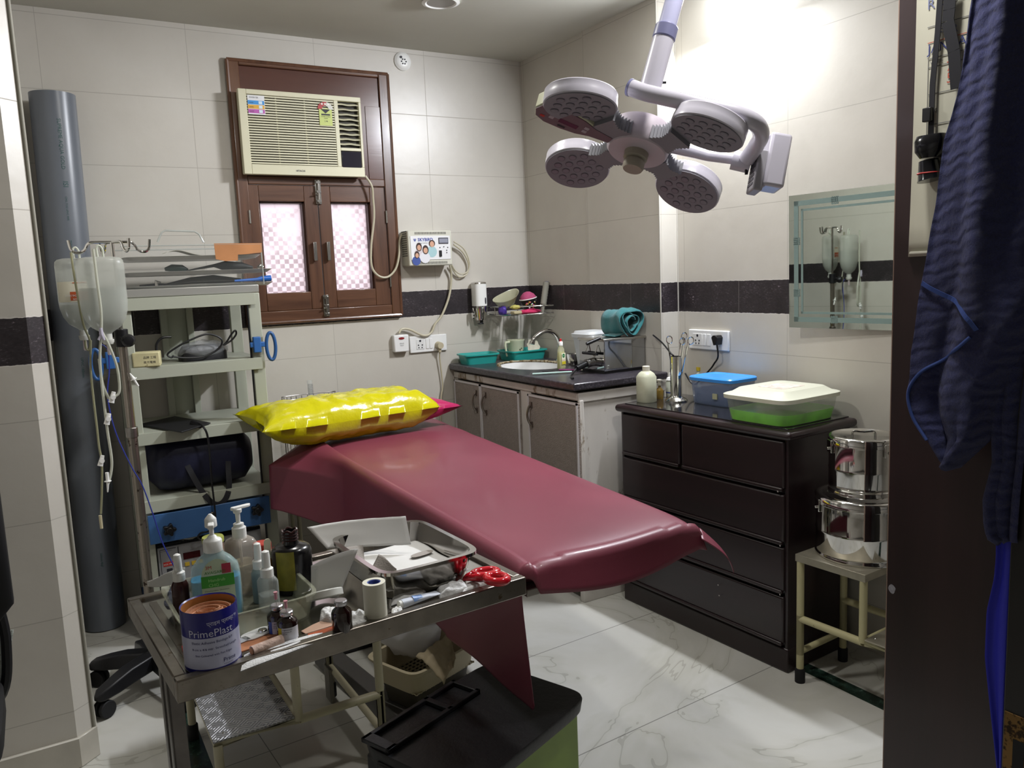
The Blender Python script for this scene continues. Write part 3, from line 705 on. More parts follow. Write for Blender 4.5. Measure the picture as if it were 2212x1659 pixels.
s = MB(); Mx = Matrix.Translation((2.345, 3.755, CT+.058)) @ Matrix.Rotation(math.radians(72), 4, 'X') @ Matrix.Rotation(.2, 4, 'Y')
vs = []; n = 36
rings = [(0, 0), (.018, .0), (.03, .004), (.045, .010), (.046, .012), (.030, .007), (.018, .003), (0, .003)]
for r_, z_ in rings:
    for i in range(n):
        a = 2*PI*i/n; rr = r_*(1+.07*math.cos(9*a)*(r_/.045)); vs.append(Mx @ V((rr*math.cos(a), rr*math.sin(a), z_)))
s.add(vs, [(j*n+i, j*n+(i+1) % n, (j+1)*n+(i+1) % n, (j+1)*n+i) for j in range(len(rings)-1) for i in range(n)])
tag(s.build('scalloped_saucer', mat('saucer_cream', '#d5d0bb', .25, noise_amt=.12, noise_scale=40)), 'scalloped cream saucer leaning in the teal tray beside the mug', 'saucer')
# ---- dish soap
c = onz(1213, 797, CT)
ds = thing('dish_soap_bottle', 'bottle of yellow dish soap with a red and white cap, on the sink worktop', 'bottle', (c.x, c.y, CT), .25)
s = MB(); s.loft([(0, .020, .013, 3), (.006, .0225, .015, 3), (.06, .021, .014, 3), (.095, .018, .012, 2.6), (.11, .010, .009, 2.2), (.117, .009, .009, 2)], 24)
s.build('bottle_body', mat('soap_clear', '#d6d6b6', .1, alpha=.45), ds)
s = MB(); s.loft([(.002, .019, .012, 3), (.006, .0215, .014, 3), (.06, .020, .0133, 3), (.082, .0185, .012, 2.8)], 24)
s.build('yellow_liquid', mat('soap_yellow', '#b9b316', .2, alpha=.93), ds)
s = MB(); s.lathe([(.0105, .113), (.0105, .130), (.008, .133)], 18); s.build('cap', white_pl, ds)
s = MB(); s.lathe([(.006, .133), (.004, .137), (.006, .143), (.003, .146)], 14); s.build('cap_tip', mat('red_plastic', '#c3242c', .3), ds)
s = MB(); s.box(-.014, .014, -.0165, -.0155, .022, .078); lb = s.build('label', mat('label_cream', '#dedcc0', .4), ds, bevel=.001)
s = MB(); s.lathe([(.009, 0), (.009, .0006)], 20, 0, frame_m((-.001, -.0166, .065), (1, 0, 0), (0, 0, 1))); s.box(-.013, .013, -.0172, -.0166, .024, .038, 1)
s.build('label_mark', [mat('label_green', '#1e7a3a', .4), mat('label_lemon', '#c7b52b', .4)], lb)
joined_text([('Dettol', .0056, (-.001, -.0174, .063), (1, 0, 0), (0, 0, 1), 'CENTER')], white_pl, lb, 'brand_lettering', world=False)
joined_text([('Kitchen', .0075, (-.001, -.0174, .042), (1, 0, 0), (0, 0, 1), 'CENTER')], red_ink, lb, 'product_lettering', world=False)
# ---- steel cup behind the soap and a tied white tube
s = MB(); s.lathe([(.022, 0), (.030, .03), (.034, .055), (.031, .055), (.02, .004)], 24, M=Matrix.Translation((2.30, 3.30, CT)))
tag(s.build('steel_bowl', chrome), 'small steel bowl beyond the yellow dish soap bottle', 'bowl')
s = MB(); c = onz(1232, 789, CT)
s.tube(spline([(c.x-.006, c.y, CT+.012), (c.x, c.y, CT+.03), (c.x+.012, c.y+.004, CT+.045), (c.x+.018, c.y, CT+.03), (c.x+.008, c.y-.01, CT+.022), (c.x-.004, c.y-.004, CT+.035), (c.x+.02, c.y, CT+.012), (c.x+.022, c.y, CT+.006)], 6), .006, 8)
tag(s.build('knotted_tubing', ivory_pl), 'short knot of cream tubing beside the dish soap bottle', 'tubing')
# ---- probe and pen on the worktop
s = MB(); a = onz(1150, 808, CT+.006); b2 = onz(1235, 803, CT+.006); e2 = onz(1320, 800, CT+.003); s.tube([a, b2], .0042, 8); s.tube([b2, a+(b2-a)*1.9], .0025, 8, 1)
tag(s.build('plastic_spatula', [mat('mint_plastic', '#a9c4bc', .4), black_pl]), 'thin mint-coloured stick lying on the worktop in front of the dish soap', 'stick')
s = MB(); a = onz(1172, 803, CT+.005); b2 = onz(1208, 799, CT+.005); e2 = onz(1255, 799, CT+.005); s.tube([a, b2], .0015, 8, 1); s.tube([b2, e2], .0045, 8)
s.tube([e2, e2+(e2-b2)*.12], .003, 8, 2)
tag(s.build('marker_pen', [mat('purple_plastic', '#7a2f63', .35), black_pl, ivory_pl]), 'slim purple marker pen on the worktop between the soap bottle and the steriliser', 'pen')
# ---- electric steriliser
sx0, sx1, sy0, sy1, st_ = 2.168, 2.402, 2.868, 3.06, CT+.158
st = thing('steriliser_box', 'polished steel electric steriliser with black-gripped handles on the worktop near end', 'steriliser', ((sx0+sx1)/2, (sy0+sy1)/2, CT))
s = MB(); s.box(sx0, sx1, sy0, sy1, CT+.012, st_-.008); s.build('body', mat('mirror_steel', '#b3b5b8', .05, 1), st, True, bevel=.004)
s = MB(); s.box(sx0+.006, sx1-.006, sy0+.006, sy1-.006, CT, CT+.012); s.build('base', black_pl, st, True)
s = MB(); s.box(sx0-.006, sx1+.004, sy0-.006, sy1+.004, st_-.012, st_); s.build('lid', steel, st, True, bevel=.003)
s = MB(); s.cyl((sx0-.005, sy0+.02, st_+.004), (sx0-.075, sy0+.03, st_-.018), .0075, 12); s.build('lift_handle', black_pl, st, True, bevel=.002)
s = MB(); zc = st_-.068; s.tube([(sx0-.003, sy0+.045, st_-.03), (sx0-.016, sy0+.045, zc)], .0022, 8); s.tube([(sx0-.003, sy0+.115, st_-.03), (sx0-.016, sy0+.125, zc)], .0022, 8)
hl = s.build('drop_handle', chrome, st, True); s = MB(); s.cyl((sx0-.016, sy0+.03, zc), (sx0-.016, sy0+.14, zc), .0065, 12); s.build('grip', black_pl, hl, True)
s = MB(); s.cyl((sx0, sy0+.08, CT+.052), (sx0-.035, sy0+.08, CT+.046), .019, 18); s.cyl((sx0-.035, sy0+.08, CT+.046), (sx0-.044, sy0+.08, CT+.045), .021, 18); s.build('socket_collar', steel, st, True)
s = MB(); s.lathe([(.011, 0), (.011, .0012)], 20, 0, frame_m((sx0, sy0+.075, CT+.085), (0, -1, 0), (0, 0, 1))); s.build('maker_badge', dull_steel, st, True)
s = MB(); s.tube([(sx0-.044, sy0+.08, CT+.045), (sx0-.10, sy0+.075, CT+.030)], .014, 12); s.tube(spline([(sx0-.10, sy0+.075, CT+.030), (sx0-.13, sy0+.06, CT+.014), (sx0-.17, sy0+.02, CT+.006), (sx0-.2, sy0-.04, CT+.005)]), .0045, 8)
tag(s.build('steriliser_plug', black_pl), 'black plug and lead pushed into the steel steriliser box', 'plug')
# ---- white tub with lid
tx, ty = 2.335, 3.185
t = thing('lidded_tub', 'translucent white tub with a lid standing behind the steriliser', 'tub', (tx, ty, CT))
s = MB(); s.loft([(0, .058, .060, 5), (.15, .072, .082, 5)], 32); s.build('tub_body', mat('milky_plastic', '#c9cdd0', .35, alpha=.85), t)
s = MB(); s.loft([(.142, .075, .088, 5), (.160, .078, .090, 5), (.160, .070, .082, 5), (.172, .064, .076, 5)], 32); s.build('lid', mat('milky_lid', '#d3d6d8', .3), t, angle=25)
# ---- rolled teal drape
tm_ = mat('teal_cloth', '#0f6a6e', .85, bump=.6, bump_scale=350, sheen=.3)
cx, cy, cz = 2.335, 2.945, st_+.064
s = MB(); N1, N2 = 150, 14
def roll(u, v):
    th = u*2*PI*2.6+.6; r_ = .015+.048*u**.8
    r_ *= 1+.10*math.sin(3*th+v*2)+.20*nz((u*9, v*1.6, 4))
    yy = (v-.5)*.17*(1+.15*nz((u*4, 1, v)))
    xx = r_*1.12*math.cos(th); zz_ = r_*.98*math.sin(th)+.006*math.sin(v*5)
    zz_ += .017*nz((u*7, v*3, 0))+.006*nz((u*22, v*7, 2)); xx += .010*nz((u*8, v*3, 5))+.02*(v-.5)
    return (cx+xx, cy+yy, max(st_+.002+.002*u, cz+zz_))
s.grid(roll, N1, N2, thick=.004)
o = s.build('rolled_drape', tm_, angle=180); tag(o, 'rolled teal surgical cloth lying on the lid of the steriliser', 'cloth')
s = MB(); s.grid(lambda u, v: (cx-.02-.075*u, cy-.06+.09*v, st_+.004+.012*(1-u)**2+.004*abs(nz((u*5, v*4, 1)))), 16, 10, thick=.004); s.build('loose_end', tm_, o, True)

# ---- wire corner shelf with things on it
shz = 1.213
cs = thing('corner_shelf', 'small wire corner shelf on the walls above the sink', 'shelf', (2.28, 3.76, shz))
SCX, SCY = 2.405, 3.88
def arc(r, z, n=14): return [(SCX-r*math.cos(a), SCY-r*math.sin(a), z) for a in [PI/2*i/n for i in range(n+1)]]
R_ = .26
s = MB(); s.tube(arc(R_, shz), .004, 8); s.tube(arc(R_, shz+.042), .004, 8)
s.tube([(SCX-R_, SCY-.004, shz), (SCX-.01, SCY-.004, shz)], .003, 6); s.tube([(SCX-.008, SCY-R_, shz), (SCX-.008, SCY, shz)], .003, 6)
s.build('rim', chrome, cs, True)
s = MB()
for i in range(1, 12):
    x_ = SCX-R_*i/12; s.tube([(x_, SCY, shz), (x_, SCY-math.sqrt(max(0, R_*R_-(SCX-x_)**2)), shz)], .0018, 6)
s.build('wire_base', chrome, cs, True)
s = MB()
for a in (.25, .8, 1.3): s.cyl((SCX-R_*math.cos(a), SCY-R_*math.sin(a), shz), (SCX-R_*math.cos(a), SCY-R_*math.sin(a), shz+.042), .003, 8)
s.build('upright', chrome, cs, True)
SM = Matrix
# kidney dish
def kidney(M, L, m, label):
    s = MB(); n = 44; vs = []
    def out(t, k): 
        a = 2*PI*t; x_ = .5*L*k*math.cos(a); y_ = .26*L*k*math.sin(a)
        return x_, y_-.16*L*(1-(2*x_/L)**2)*(.6 if y_ > 0 else .25)+.05*L
    rings = [(.62, 0), (.92, .052), (1.0, .056), (1.0, .060), (.94, .058), (.60, .004)]
    for k, z_ in rings:
        for i in range(n): x_, y_ = out(i/n, k); vs.append(M @ V((x_, y_, z_)))
    fs = [(j*n+i, j*n+(i+1) % n, (j+1)*n+(i+1) % n, (j+1)*n+i) for j in range(len(rings)-1) for i in range(n)]
    fs += [tuple(reversed(range(n))), tuple(range((len(rings)-1)*n, len(rings)*n))]
    s.add(vs, fs); return tag(s.build('kidney_dish', m), label, 'dish')
kidney(Matrix.Translation((2.20, 3.76, shz+.052)) @ Matrix.Rotation(math.radians(-20), 4, 'Y') @ Matrix.Rotation(math.radians(28), 4, 'X'), .165, mat('clear_yellowed_plastic', '#bdbba0', .2, alpha=.75), 'clear kidney-shaped dish tilted on the wire corner shelf')
c = V((2.315, 3.715, shz+.020))
t = thing('printed_cup', 'dark cup with coloured lettering print, upside-down pink lid, on the corner shelf', 'cup', c)
s = MB(); s.loft([(0, .030, .030, 2), (.055, .044, .044, 2), (.060, .045, .045, 2)], 28, M=Matrix.Rotation(-.18, 4, 'Y')); cb_ = s.build('cup_body', mat('printed_black', '#17161a', .3), t)
s = MB(); random.seed(5)
for i in range(16):
    an = -PI/2-.9+i*.12; z_ = .016+.033*random.random(); r_ = .031+.25*z_
    c0 = Matrix.Rotation(-.18, 3, 'Y') @ V((r_*math.cos(an), r_*math.sin(an), z_)); tt = V((-math.sin(an), math.cos(an), 0)); q = .0035+.002*random.random()
    s.add([c0+tt*q*math.cos(k*PI/3)+V((0, 0, q))*math.sin(k*PI/3) for k in range(6)], [tuple(range(6))], i % 4)
s.build('coloured_dots', [mat('dot_orange', '#c98a35', .5), mat('dot_pink', '#c75a78', .5), mat('dot_lime', '#a9b34f', .5), mat('dot_pale', '#c9ccce', .5)], cb_, smooth=False)
s = MB(); s.lathe([(.046, 0), (.046, .004), (.036, .022), (.018, .036), (.001, .040)], 24, M=Matrix.Translation((-.010, 0, .060)) @ Matrix.Rotation(-.18, 4, 'Y')); s.build('pink_dome', mat('pink_scrub', '#b24a72', .8, bump=.5, bump_scale=300), t)
s = MB(); s.tube([(-.010+.046*math.cos(a), .046*math.sin(a), .061+.008*math.cos(a)) for a in [2*PI*i/24 for i in range(24)]], .003, 6, closed=True); s.build('white_rim', white_pl, t)
t = thing('brush_handle', 'grey ribbed brush handle with a purple end standing on the corner shelf', 'brush', (2.375, 3.69, shz))
s = MB(); M_ = Matrix.Rotation(.22, 4, 'Y'); s.lathe([(.010, 0), (.011, .04)]+[(.0165+(.0015 if i % 2 else 0), .045+.0075*i) for i in range(16)]+[(.017, .168), (.012, .17)], 20, M=M_); s.build('grip', mat('grey_rubber', '#8a887c', .6), t)
s = MB(); s.lathe([(.0115, .1695), (.0115, .1715)], 18, M=M_); s.build('purple_end', mat('purple_cap', '#37286e', .4), t)
def blob(name, c, r, m, label, cat, seed, flat=1.0, amp=.35):
    s = MB(); n, k = 22, 12
    s.grid(lambda u, v: (lambda d: (c[0]+r[0]*d.x*(1+amp*nz(d+V((seed, 0, 0)), 2.2)), c[1]+r[1]*d.y*(1+amp*nz(d+V((seed, 1, 0)), 2.2)), c[2]+max(-r[2]*.9, r[2]*d.z*(1+amp*nz(d+V((seed, 2, 0)), 2.6)))))(V((math.cos(2*PI*u)*math.sin(PI*v), math.sin(2*PI*u)*math.sin(PI*v), -math.cos(PI*v)))), n, k)
    return tag(s.build(name, m, angle=180), label, cat)
blob('scouring_cloth', (2.285, 3.672, shz+.014), (.06, .022, .014), mat('pink_cloth', '#c22c5c', .8), 'bright pink cloth lying low on the corner shelf', 'cloth', 3)
blob('rubber_glove', (2.160, 3.745, shz+.024), (.022, .03, .027), mat('violet_rubber', '#4a348f', .4), 'purple rubber glove at the left end of the corner shelf', 'glove', 9)
blob('duster_cloth', (2.215, 3.70, shz+.040), (.030, .022, .012), mat('yellow_cloth', '#b9b162', .8), 'pale yellow cloth under the clear kidney dish', 'cloth', 6)
s = MB(); s.box(2.18, 2.23, 3.655, 3.70, shz+.004, shz+.02); tag(s.build('soap_block', mat('soap_cream', '#b3a783', .6), bevel=.005), 'cream soap block on the corner shelf below the kidney dish', 'soap')
# ================================================================ CHEST OF DRAWERS
CH = .867
mah = wood_mat('dark_mahogany_paint', '#1a0f11', '#251518', .34, 1, 10, .15)
rzc = math.radians(3.0)
chs = thing('chest_of_drawers', 'dark mahogany chest of drawers with a glossy top against the right wall', 'chest of drawers', (2.140, 1.822, 0), rzc)
L_, D_ = .845, .345
s = MB(); s.box(.012, D_, 0.0, L_, .012, CH-.035); s.box(.0, .02, 0, .014, .012, CH-.035); s.box(0, .02, L_-.014, L_, .012, CH-.035); s.build('carcass', mah, chs, bevel=.003)
s = MB(); s.box(-.004, D_, -.004, L_+.004, 0, .088); s.build('plinth', mah, chs, bevel=.006)
# top with rounded front and ends
s = MB(); s.box(-.022, D_+.02, -.022, L_+.022, CH-.035, CH-.004); s.build('top_board', mah, chs, bevel=.016, seg=4)
s = MB(); s.box(.012, D_+.01, .012, L_-.012, CH-.006, CH); s.build('top_panel', mat('polished_black_top', '#19171a', .08, coat=.6, noise_amt=.3, noise_scale=40), chs, bevel=.001)
rows = [(.655, .826, 2), (.466, .640, 1), (.290, .452, 1), (.100, .275, 1)]
for z0, z1, k in rows:
    w = L_/k
    for i in range(k):
        ya, yb = i*w+.012, (i+1)*w-.012
        if k == 2: ya, yb = (.012, .488) if i == 0 else (.500, L_-.012)
        s = MB(); s.box(-.010, .012, ya, yb, z0+.006, z1); d = s.build('drawer', mah, chs, bevel=.007, seg=3)
        s = MB(); s.box(-.016, .0, ya+.004, yb-.004, z0-.004, z0+.010); s.build('finger_rail', mah, d, bevel=.004)
s = MB()
for (yy, zz) in ((.03, .652), (.02, .462), (.02, .286), (.30, .235), (.295, .195)): s.lathe([(.003, 0), (.002, .001)], 8, M=Matrix.Translation((-.017, yy, zz)) @ Matrix.Rotation(-PI/2, 4, 'Y'))
s.build('paint_chips', mat('chip_pale', '#a59c98', .7), chs)
Mc = Matrix.Translation((2.140, 1.822, 0)) @ Matrix.Rotation(rzc, 4, 'Z')
# ---- things on the chest
c = onz(1397, 868, CH)
t = thing('solution_bottle', 'milky white plastic bottle half full of clear liquid, left on the chest of drawers', 'bottle', (c.x, c.y, CH))
r_ = sz(20, c); h = sz(78, c)
milk = mat('milky_bottle', '#c5c6ae', .35, alpha=.88)
s = MB(); s.loft([(0, r_*.93, r_*.93, 2.6), (.004, r_, r_, 2.6), (h*.70, r_, r_, 2.6), (h*.80, r_*.8, r_*.8, 2.2), (h*.86, r_*.5, r_*.5, 2)], 28); s.build('bottle_body', milk, t)
s = MB(); s.lathe([(r_*.40, h*.86), (r_*.40, h*.99), (r_*.36, h)], 20); s.build('cap', mat('cap_cream', '#cfcaba', .4), t)
c = onz(1461, 866, CH); r_ = sz(12.3, c); h = sz(97, c)
jar = thing('forceps_jar', 'tall polished steel jar on a flared foot holding scissors on the chest', 'jar', (c.x, c.y, CH))
s = MB(); s.lathe([(r_*2.0, 0), (r_*2.0, .005), (r_*1.7, .010), (r_*1.05, .022), (r_, .026), (r_, h), (r_*.93, h), (r_*.9, .03)], 36); s.build('jar_body', chrome, jar)
jc = V((c.x, c.y, CH))
def scissor(px, py, ring_r, tilt, label, bow=1):
    top = atd(px, py, math.hypot(c.x, c.y)); base = jc+V(((top.x-jc.x)*.15, (top.y-jc.y)*.15, .05))
    t = thing('surgical_scissors', label, 'scissors', base, group='scissors in the steel jar')
    d = (top-base).normalized(); sd = d.cross(CF).normalized()
    s = MB()
    rc = top-d*0.0; a_ = base; end = rc-d*ring_r*.9+sd*ring_r*.6
    s.tube([a_, a_+(end-a_)*.6, end], .0028, 8)
    s.tube([rc+d*ring_r*1.15*math.cos(k*2*PI/20)+sd*ring_r*.9*math.sin(k*2*PI/20) for k in range(20)], .0022, 8, closed=True)
    s.build('shank_and_bow', chrome, t, True)
    if bow == 2:
        s = MB(); rc2 = rc-sd*.010+d*.022+V((0, .006, 0)); s.tube([a_+V((.004, .004, 0)), rc2-d*ring_r], .0028, 8)
        s.tube([rc2+d*ring_r*1.15*math.cos(k*2*PI/20)+sd*ring_r*.9*math.sin(k*2*PI/20) for k in range(20)], .0022, 8, closed=True); s.build('second_shank_and_bow', chrome, t, True)
scissor(1446, 734, sz(7, c), 0, 'steel scissors standing upright at the left of the steel jar')
scissor(1474, 737, sz(6.5, c), 0, 'pair of steel scissors in the middle of the jar with two finger rings', 2)
scissor(1492, 736, sz(7, c), 0, 'steel scissors leaning to the right out of the steel jar')
s = MB(); dd = math.hypot(c.x, c.y)
s.tube(spline([atd(1411, 724, dd+.25), atd(1430, 740, dd+.15), atd(1448, 762, dd), jc+V((0.0, 0, h*.9)), jc+V((0, 0, .06))]), .0035, 8)
tag(s.build('black_probe_lead', black_pl), 'black lead running from behind the steriliser into the steel jar', 'lead')
c = onz(1425, 861, CH); 
t = thing('glass_vial', 'small brown glass vial with a pale stopper behind the milky white bottle', 'vial', (c.x, c.y, CH))
s = MB(); s.lathe([(.016, 0), (.017, .035), (.013, .042), (.006, .05), (.006, .058)], 20); s.build('glass', mat('amber_glass', '#7d6428', .15, alpha=.8), t)
s = MB(); s.lathe([(.008, .058), (.008, .075), (.012, .077), (.012, .083), (.005, .085)], 16); s.build('stopper', mat('pale_stopper', '#b9b5a8', .4), t)
c = onz(1441, 857, CH)
t = thing('dropper_bottle', 'small clear bottle with a white cap and blue ring behind the steel jar', 'bottle', (c.x+.01, c.y-.01, CH))
s = MB(); s.lathe([(.019, 0), (.019, .065), (.012, .074), (.010, .078)], 22); s.build('bottle_body', mat('cloudy_bottle', '#b7bbaa', .25, alpha=.8), t)
s = MB(); s.lathe([(.018, .074), (.014, .084), (.006, .088), (.005, .105)], 18); s.build('cap', white_pl, t)
s = MB(); s.lathe([(.0196, .018), (.0196, .023)], 22, cap=(0, 0)); s.build('blue_ring', blue_ink, t)
c = onz(1508, 846, CH)
t = thing('yellow_cap_vial', 'small bottle with a yellow cap behind the blue-lidded box', 'bottle', (c.x-.02, c.y-.03, CH))
s = MB(); s.lathe([(.016, 0), (.017, .08), (.010, .10)], 18); s.build('bottle_body', mat('cloudy_bottle', '#b7bbaa', .25, alpha=.8), t)
s = MB(); s.lathe([(.0135, .10), (.0135, .116)], 18); s.build('cap', mat('mustard_plastic', '#b9a12c', .4), t)
# blue lidded box
t = thing('blue_lidded_box', 'clear bluish food box with a bright blue lid on the chest of drawers', 'container', (2.385, 2.365, CH), rzc)
ba, bb, bh = .085, .115, .108
s = MB(); s.loft([(0, ba-.012, bb-.012, 6), (.004, ba-.009, bb-.009, 6), (bh, ba, bb, 6)], 48); s.build('box_body', mat('blue_tint_plastic', '#8fa0c4', .25, alpha=.5), t)
s = MB(); s.loft([(.006, ba-.014, bb-.014, 6), (.06, ba-.01, bb-.01, 6)], 40); s.build('contents', mat('dim_blue_contents', '#4c5c80', .6, alpha=.5), t)
s = MB(); s.loft([(bh-.010, ba+.004, bb+.004, 6), (bh+.002, ba+.005, bb+.005, 6), (bh+.006, ba+.001, bb+.001, 6), (bh+.006, ba-.012, bb-.012, 6), (bh+.003, ba-.016, bb-.016, 6)], 48); s.build('lid', mat('bright_blue_plastic', '#3b8ddd', .3), t, angle=25)
s = MB(); s.box(-ba-.0005, -ba+.004, -.045, -.022, .03, .052); s.build('sticker', mat('sticker_olive', '#a5a688', .6), t)
# big container of green solution
t = thing('disinfectant_box', 'large translucent lidded box with bright green liquid at the front of the chest', 'container', (2.292, 1.985, CH), rzc)
ga, gb, gh = .160, .142, .092
s = MB(); s.loft([(0, ga-.016, gb-.016, 7), (.005, ga-.012, gb-.012, 7), (gh, ga, gb, 7)], 56); s.build('box_body', mat('frosted_plastic', '#c3c9b8', .3, alpha=.30), t)
s = MB(); s.loft([(.003, ga-.016, gb-.016, 7), (.040, ga-.0085, gb-.0085, 7)], 56); s.build('green_liquid', mat('green_solution', '#78e01e', .12, alpha=1, noise_amt=.3, noise_scale=14), t)
s = MB(); s.loft([(gh-.010, ga+.007, gb+.007, 7), (gh+.004, ga+.008, gb+.008, 7), (gh+.007, ga+.002, gb+.002, 7), (gh+.010, ga-.012, gb-.012, 7), (gh+.026, ga-.035, gb-.035, 7)], 56); ld = s.build('lid', mat('frosted_lid', '#cbcbb8', .35, alpha=.9), t, angle=25)
s = MB(); s.box(-.06, .06, -.055, .055, gh+.026, gh+.0268); s.build('torn_label', mat('old_label', '#c9b9ae', .6, noise_amt=.25, noise_scale=40, dirt='#7d5a4c', dirt_scale=35, dirt_thr=.6), ld)
# ---- switchboard on the right wall with a black plug
a = onx(1492, 752, RX); e = onx(1578, 757, RX); w = a.y-e.y
org = V((RX, a.y, a.z))
switchboard('switchboard', 'white switchboard with a black plug above the chest of drawers', org, (0, -1, 0), (-1, 0, 0), w, .086, None, 0, [(w*.12, w*.36, 'so'), (w*.38, w*.46, 'sw'), (w*.48, w*.57, 'sw')])
pc = onx(1552, 735, RX-.02)
s = MB(); M_ = frame_m((RX-.012, pc.y, pc.z), (0, -1, 0), (0, 0, 1)); s.prism([(-.016, .012), (-.008, .022), (.010, .022), (.018, .012), (.012, -.018), (-.004, -.020)], 0, .035, 0, M_)
s.tube(spline([(RX-.03, pc.y, pc.z-.015), onx(1551, 770, RX-.03), onx(1543, 785, RX-.02), onx(1532, 800, RX-.015), onx(1500, 830, RX-.015), onx(1480, 806, RX-.02)]), .0038, 8)
tag(s.build('plug', black_pl, bevel=.0015), 'black plug and cord in the switchboard above the chest of drawers', 'plug')
# ================================================================ MIRROR (leans a little off the wall)
m0, m1, mz0, mz1 = 1.62, 2.095, 1.182, 1.670
hw_, mh_ = (m1-m0)/2, mz1-mz0
t = thing('wall_mirror', 'frameless mirror with frosted line borders on the right wall above the drums', 'mirror', (RX-.028, (m0+m1)/2, mz0), rot=(0, math.radians(-.7), math.radians(5.4)))
s = MB(); s.box(-.004, .003, -hw_, hw_, 0, mh_); s.build('glass', mat('mirror_silver', '#b9c0b8', .015, 1), t)
s = MB(); s.box(.003, .012, -hw_*.8, hw_*.8, .05, mh_-.05); s.build('back_batten', ink, t)
s = MB(); fro = mat('frosted_line', '#7f9490', .6, .1)
def ml(y0, y1, z0, z1): s.box(-.0052, -.004, y0, y1, z0, z1)
for k, w_ in ((.022, .018), (.052, .008)):
    ml(hw_-k-w_, hw_-k, k, mh_-k); ml(-hw_+k, -hw_+k+w_, k, mh_-k); ml(-hw_+k, hw_-k, k, k+w_); ml(-hw_+k, hw_-k, mh_-k-w_, mh_-k)
for yc, zc in ((hw_-.033, .13), (hw_-.033, .32), (.05, mh_-.033), (.05, .033)):
    for a_ in (-.011, -.004, .003, .010): ml(yc+a_-.0015, yc+a_+.0015, zc-.014, zc+.014); ml(yc-.014, yc+.014, zc+a_-.0015, zc+a_+.0015)
s.build('etched_border', fro, t)
# ================================================================ STEP STOOLS
def tube_box(s, x0, x1, y0, y1, z, r):
    s.tube([(x0, y0, z), (x1, y0, z), (x1, y1, z), (x0, y1, z)], r, 10, closed=True)
plate_m, N, b = new_mat('chequer_plate')
tc = N.n('ShaderNodeTexCoord'); mp = N.n('ShaderNodeMapping'); N.L(tc.outputs['Object'], mp.inputs[0]); mp.inputs['Scale'].default_value = (34, 34, 1)
sx_ = N.n('ShaderNodeSeparateXYZ'); N.L(mp.outputs[0], sx_.inputs[0])
ck = N.n('ShaderNodeTexChecker'); ck.inputs['Scale'].default_value = 1; ck.inputs[1].default_value = (1, 1, 1, 1); ck.inputs[2].default_value = (0, 0, 0, 1)
cv = N.n('ShaderNodeCombineXYZ'); N.L(sx_.outputs[0], cv.inputs[0]); N.L(sx_.outputs[1], cv.inputs[1]); cv.inputs[2].default_value = .5; N.L(cv.outputs[0], ck.inputs[0])
w1 = N.m('SINE', N.m('MULTIPLY', N.m('ADD', sx_.outputs[0], sx_.outputs[1]), 16)); w2 = N.m('SINE', N.m('MULTIPLY', N.m('SUBTRACT', sx_.outputs[0], sx_.outputs[1]), 16))
hmix = N.mix(ck.outputs[1], w1, w2)
N.L(N.ramp(N.m('ADD', N.m('MULTIPLY', hmix, .3), .5), (.2, rgb('#7d7d80')), (.8, rgb('#a9a9aa'))), b.inputs['Base Color']); b.inputs['Metallic'].default_value = .6; b.inputs['Roughness'].default_value = .36
bn = N.n('ShaderNodeBump'); bn.inputs['Strength'].default_value = .6; bn.inputs['Distance'].default_value = .002; N.L(hmix, bn.inputs['Height']); N.L(bn.outputs[0], b.inputs['Normal'])
def step_stool(label, loc, rz, xl, xm, y0, y1, zl, zh, plate, pm, paint):
    """lower step spans 0..xl, upper step xl..xm in local x"""
    t = thing('step_stool', label, 'step stool', loc, rz); r = .0125
    s = MB(); tube_box(s, 0, xl, y0, y1, zl-r, r); tube_box(s, xl, xm, y0, y1, zh-r, r)
    s.tube([(xl, y0, zl-r), (xm, y0, zl-r)], r, 10); s.tube([(xl, y1, zl-r), (xm, y1, zl-r)], r, 10); s.tube([(xm, y0, .11), (xm, y1, .11)], r*.9, 10)
    for y_ in (y0, y1): s.cyl((xl, y_, zl-r), (xl, y_, zh-r), r, 12); s.cyl((xm, y_, .10), (xm, y_, zl), r, 12)
    s.build('tube_frame', paint, t)
    for (x_, y_, h_) in ((0, y0, zl), (0, y1, zl), (xm, y0, zh), (xm, y1, zh)):
        s = MB(); s.cyl((x_, y_, .012), (x_, y_, h_-r), r, 12); lg = s.build('leg', paint, t)
        s = MB(); s.lathe([(.017, 0), (.017, .045), (.014, .05)], 14, M=Matrix.Translation((x_, y_, 0))); s.build('rubber_foot', black_rub, lg)
    s = MB(); s.box(-r, xl-r-.001, y0-r, y1+r, zl, zl+.005); lp = s.build('lower_tread', pm, t, bevel=.001)
    s = MB(); s.box(xl-r, xm+r, y0-r, y1+r, zh-(.02 if plate else 0), zh+.005); s.build('upper_tread', pm, t, bevel=.001)
    s = MB()
    for x_ in (.02, xl-.03):
        for y_ in (y0+.02, y1-.02): s.lathe([(.004, 0), (.002, .0018)], 10, M=Matrix.Translation((x_, y_, zl+.005)))
    s.build('rivet', chrome, lp)
    return t
step_stool('cream two-step footstool with a chequered metal tread under the instrument trolley', (.300, 2.12, 0), 0, .215, .455, 0, .49, .24, .42, 0, plate_m, cream)
old_al = mat('worn_aluminium_tread', '#a39d8c', .4, .6, noise_amt=.15, noise_scale=20)
step_stool('yellowed metal two-step stool carrying the two steel drums beside the chest', (2.155, 1.315, 0), PI/2+.06, .215, .445, -.245, 0, .24, .45, 1, old_al, cream2)
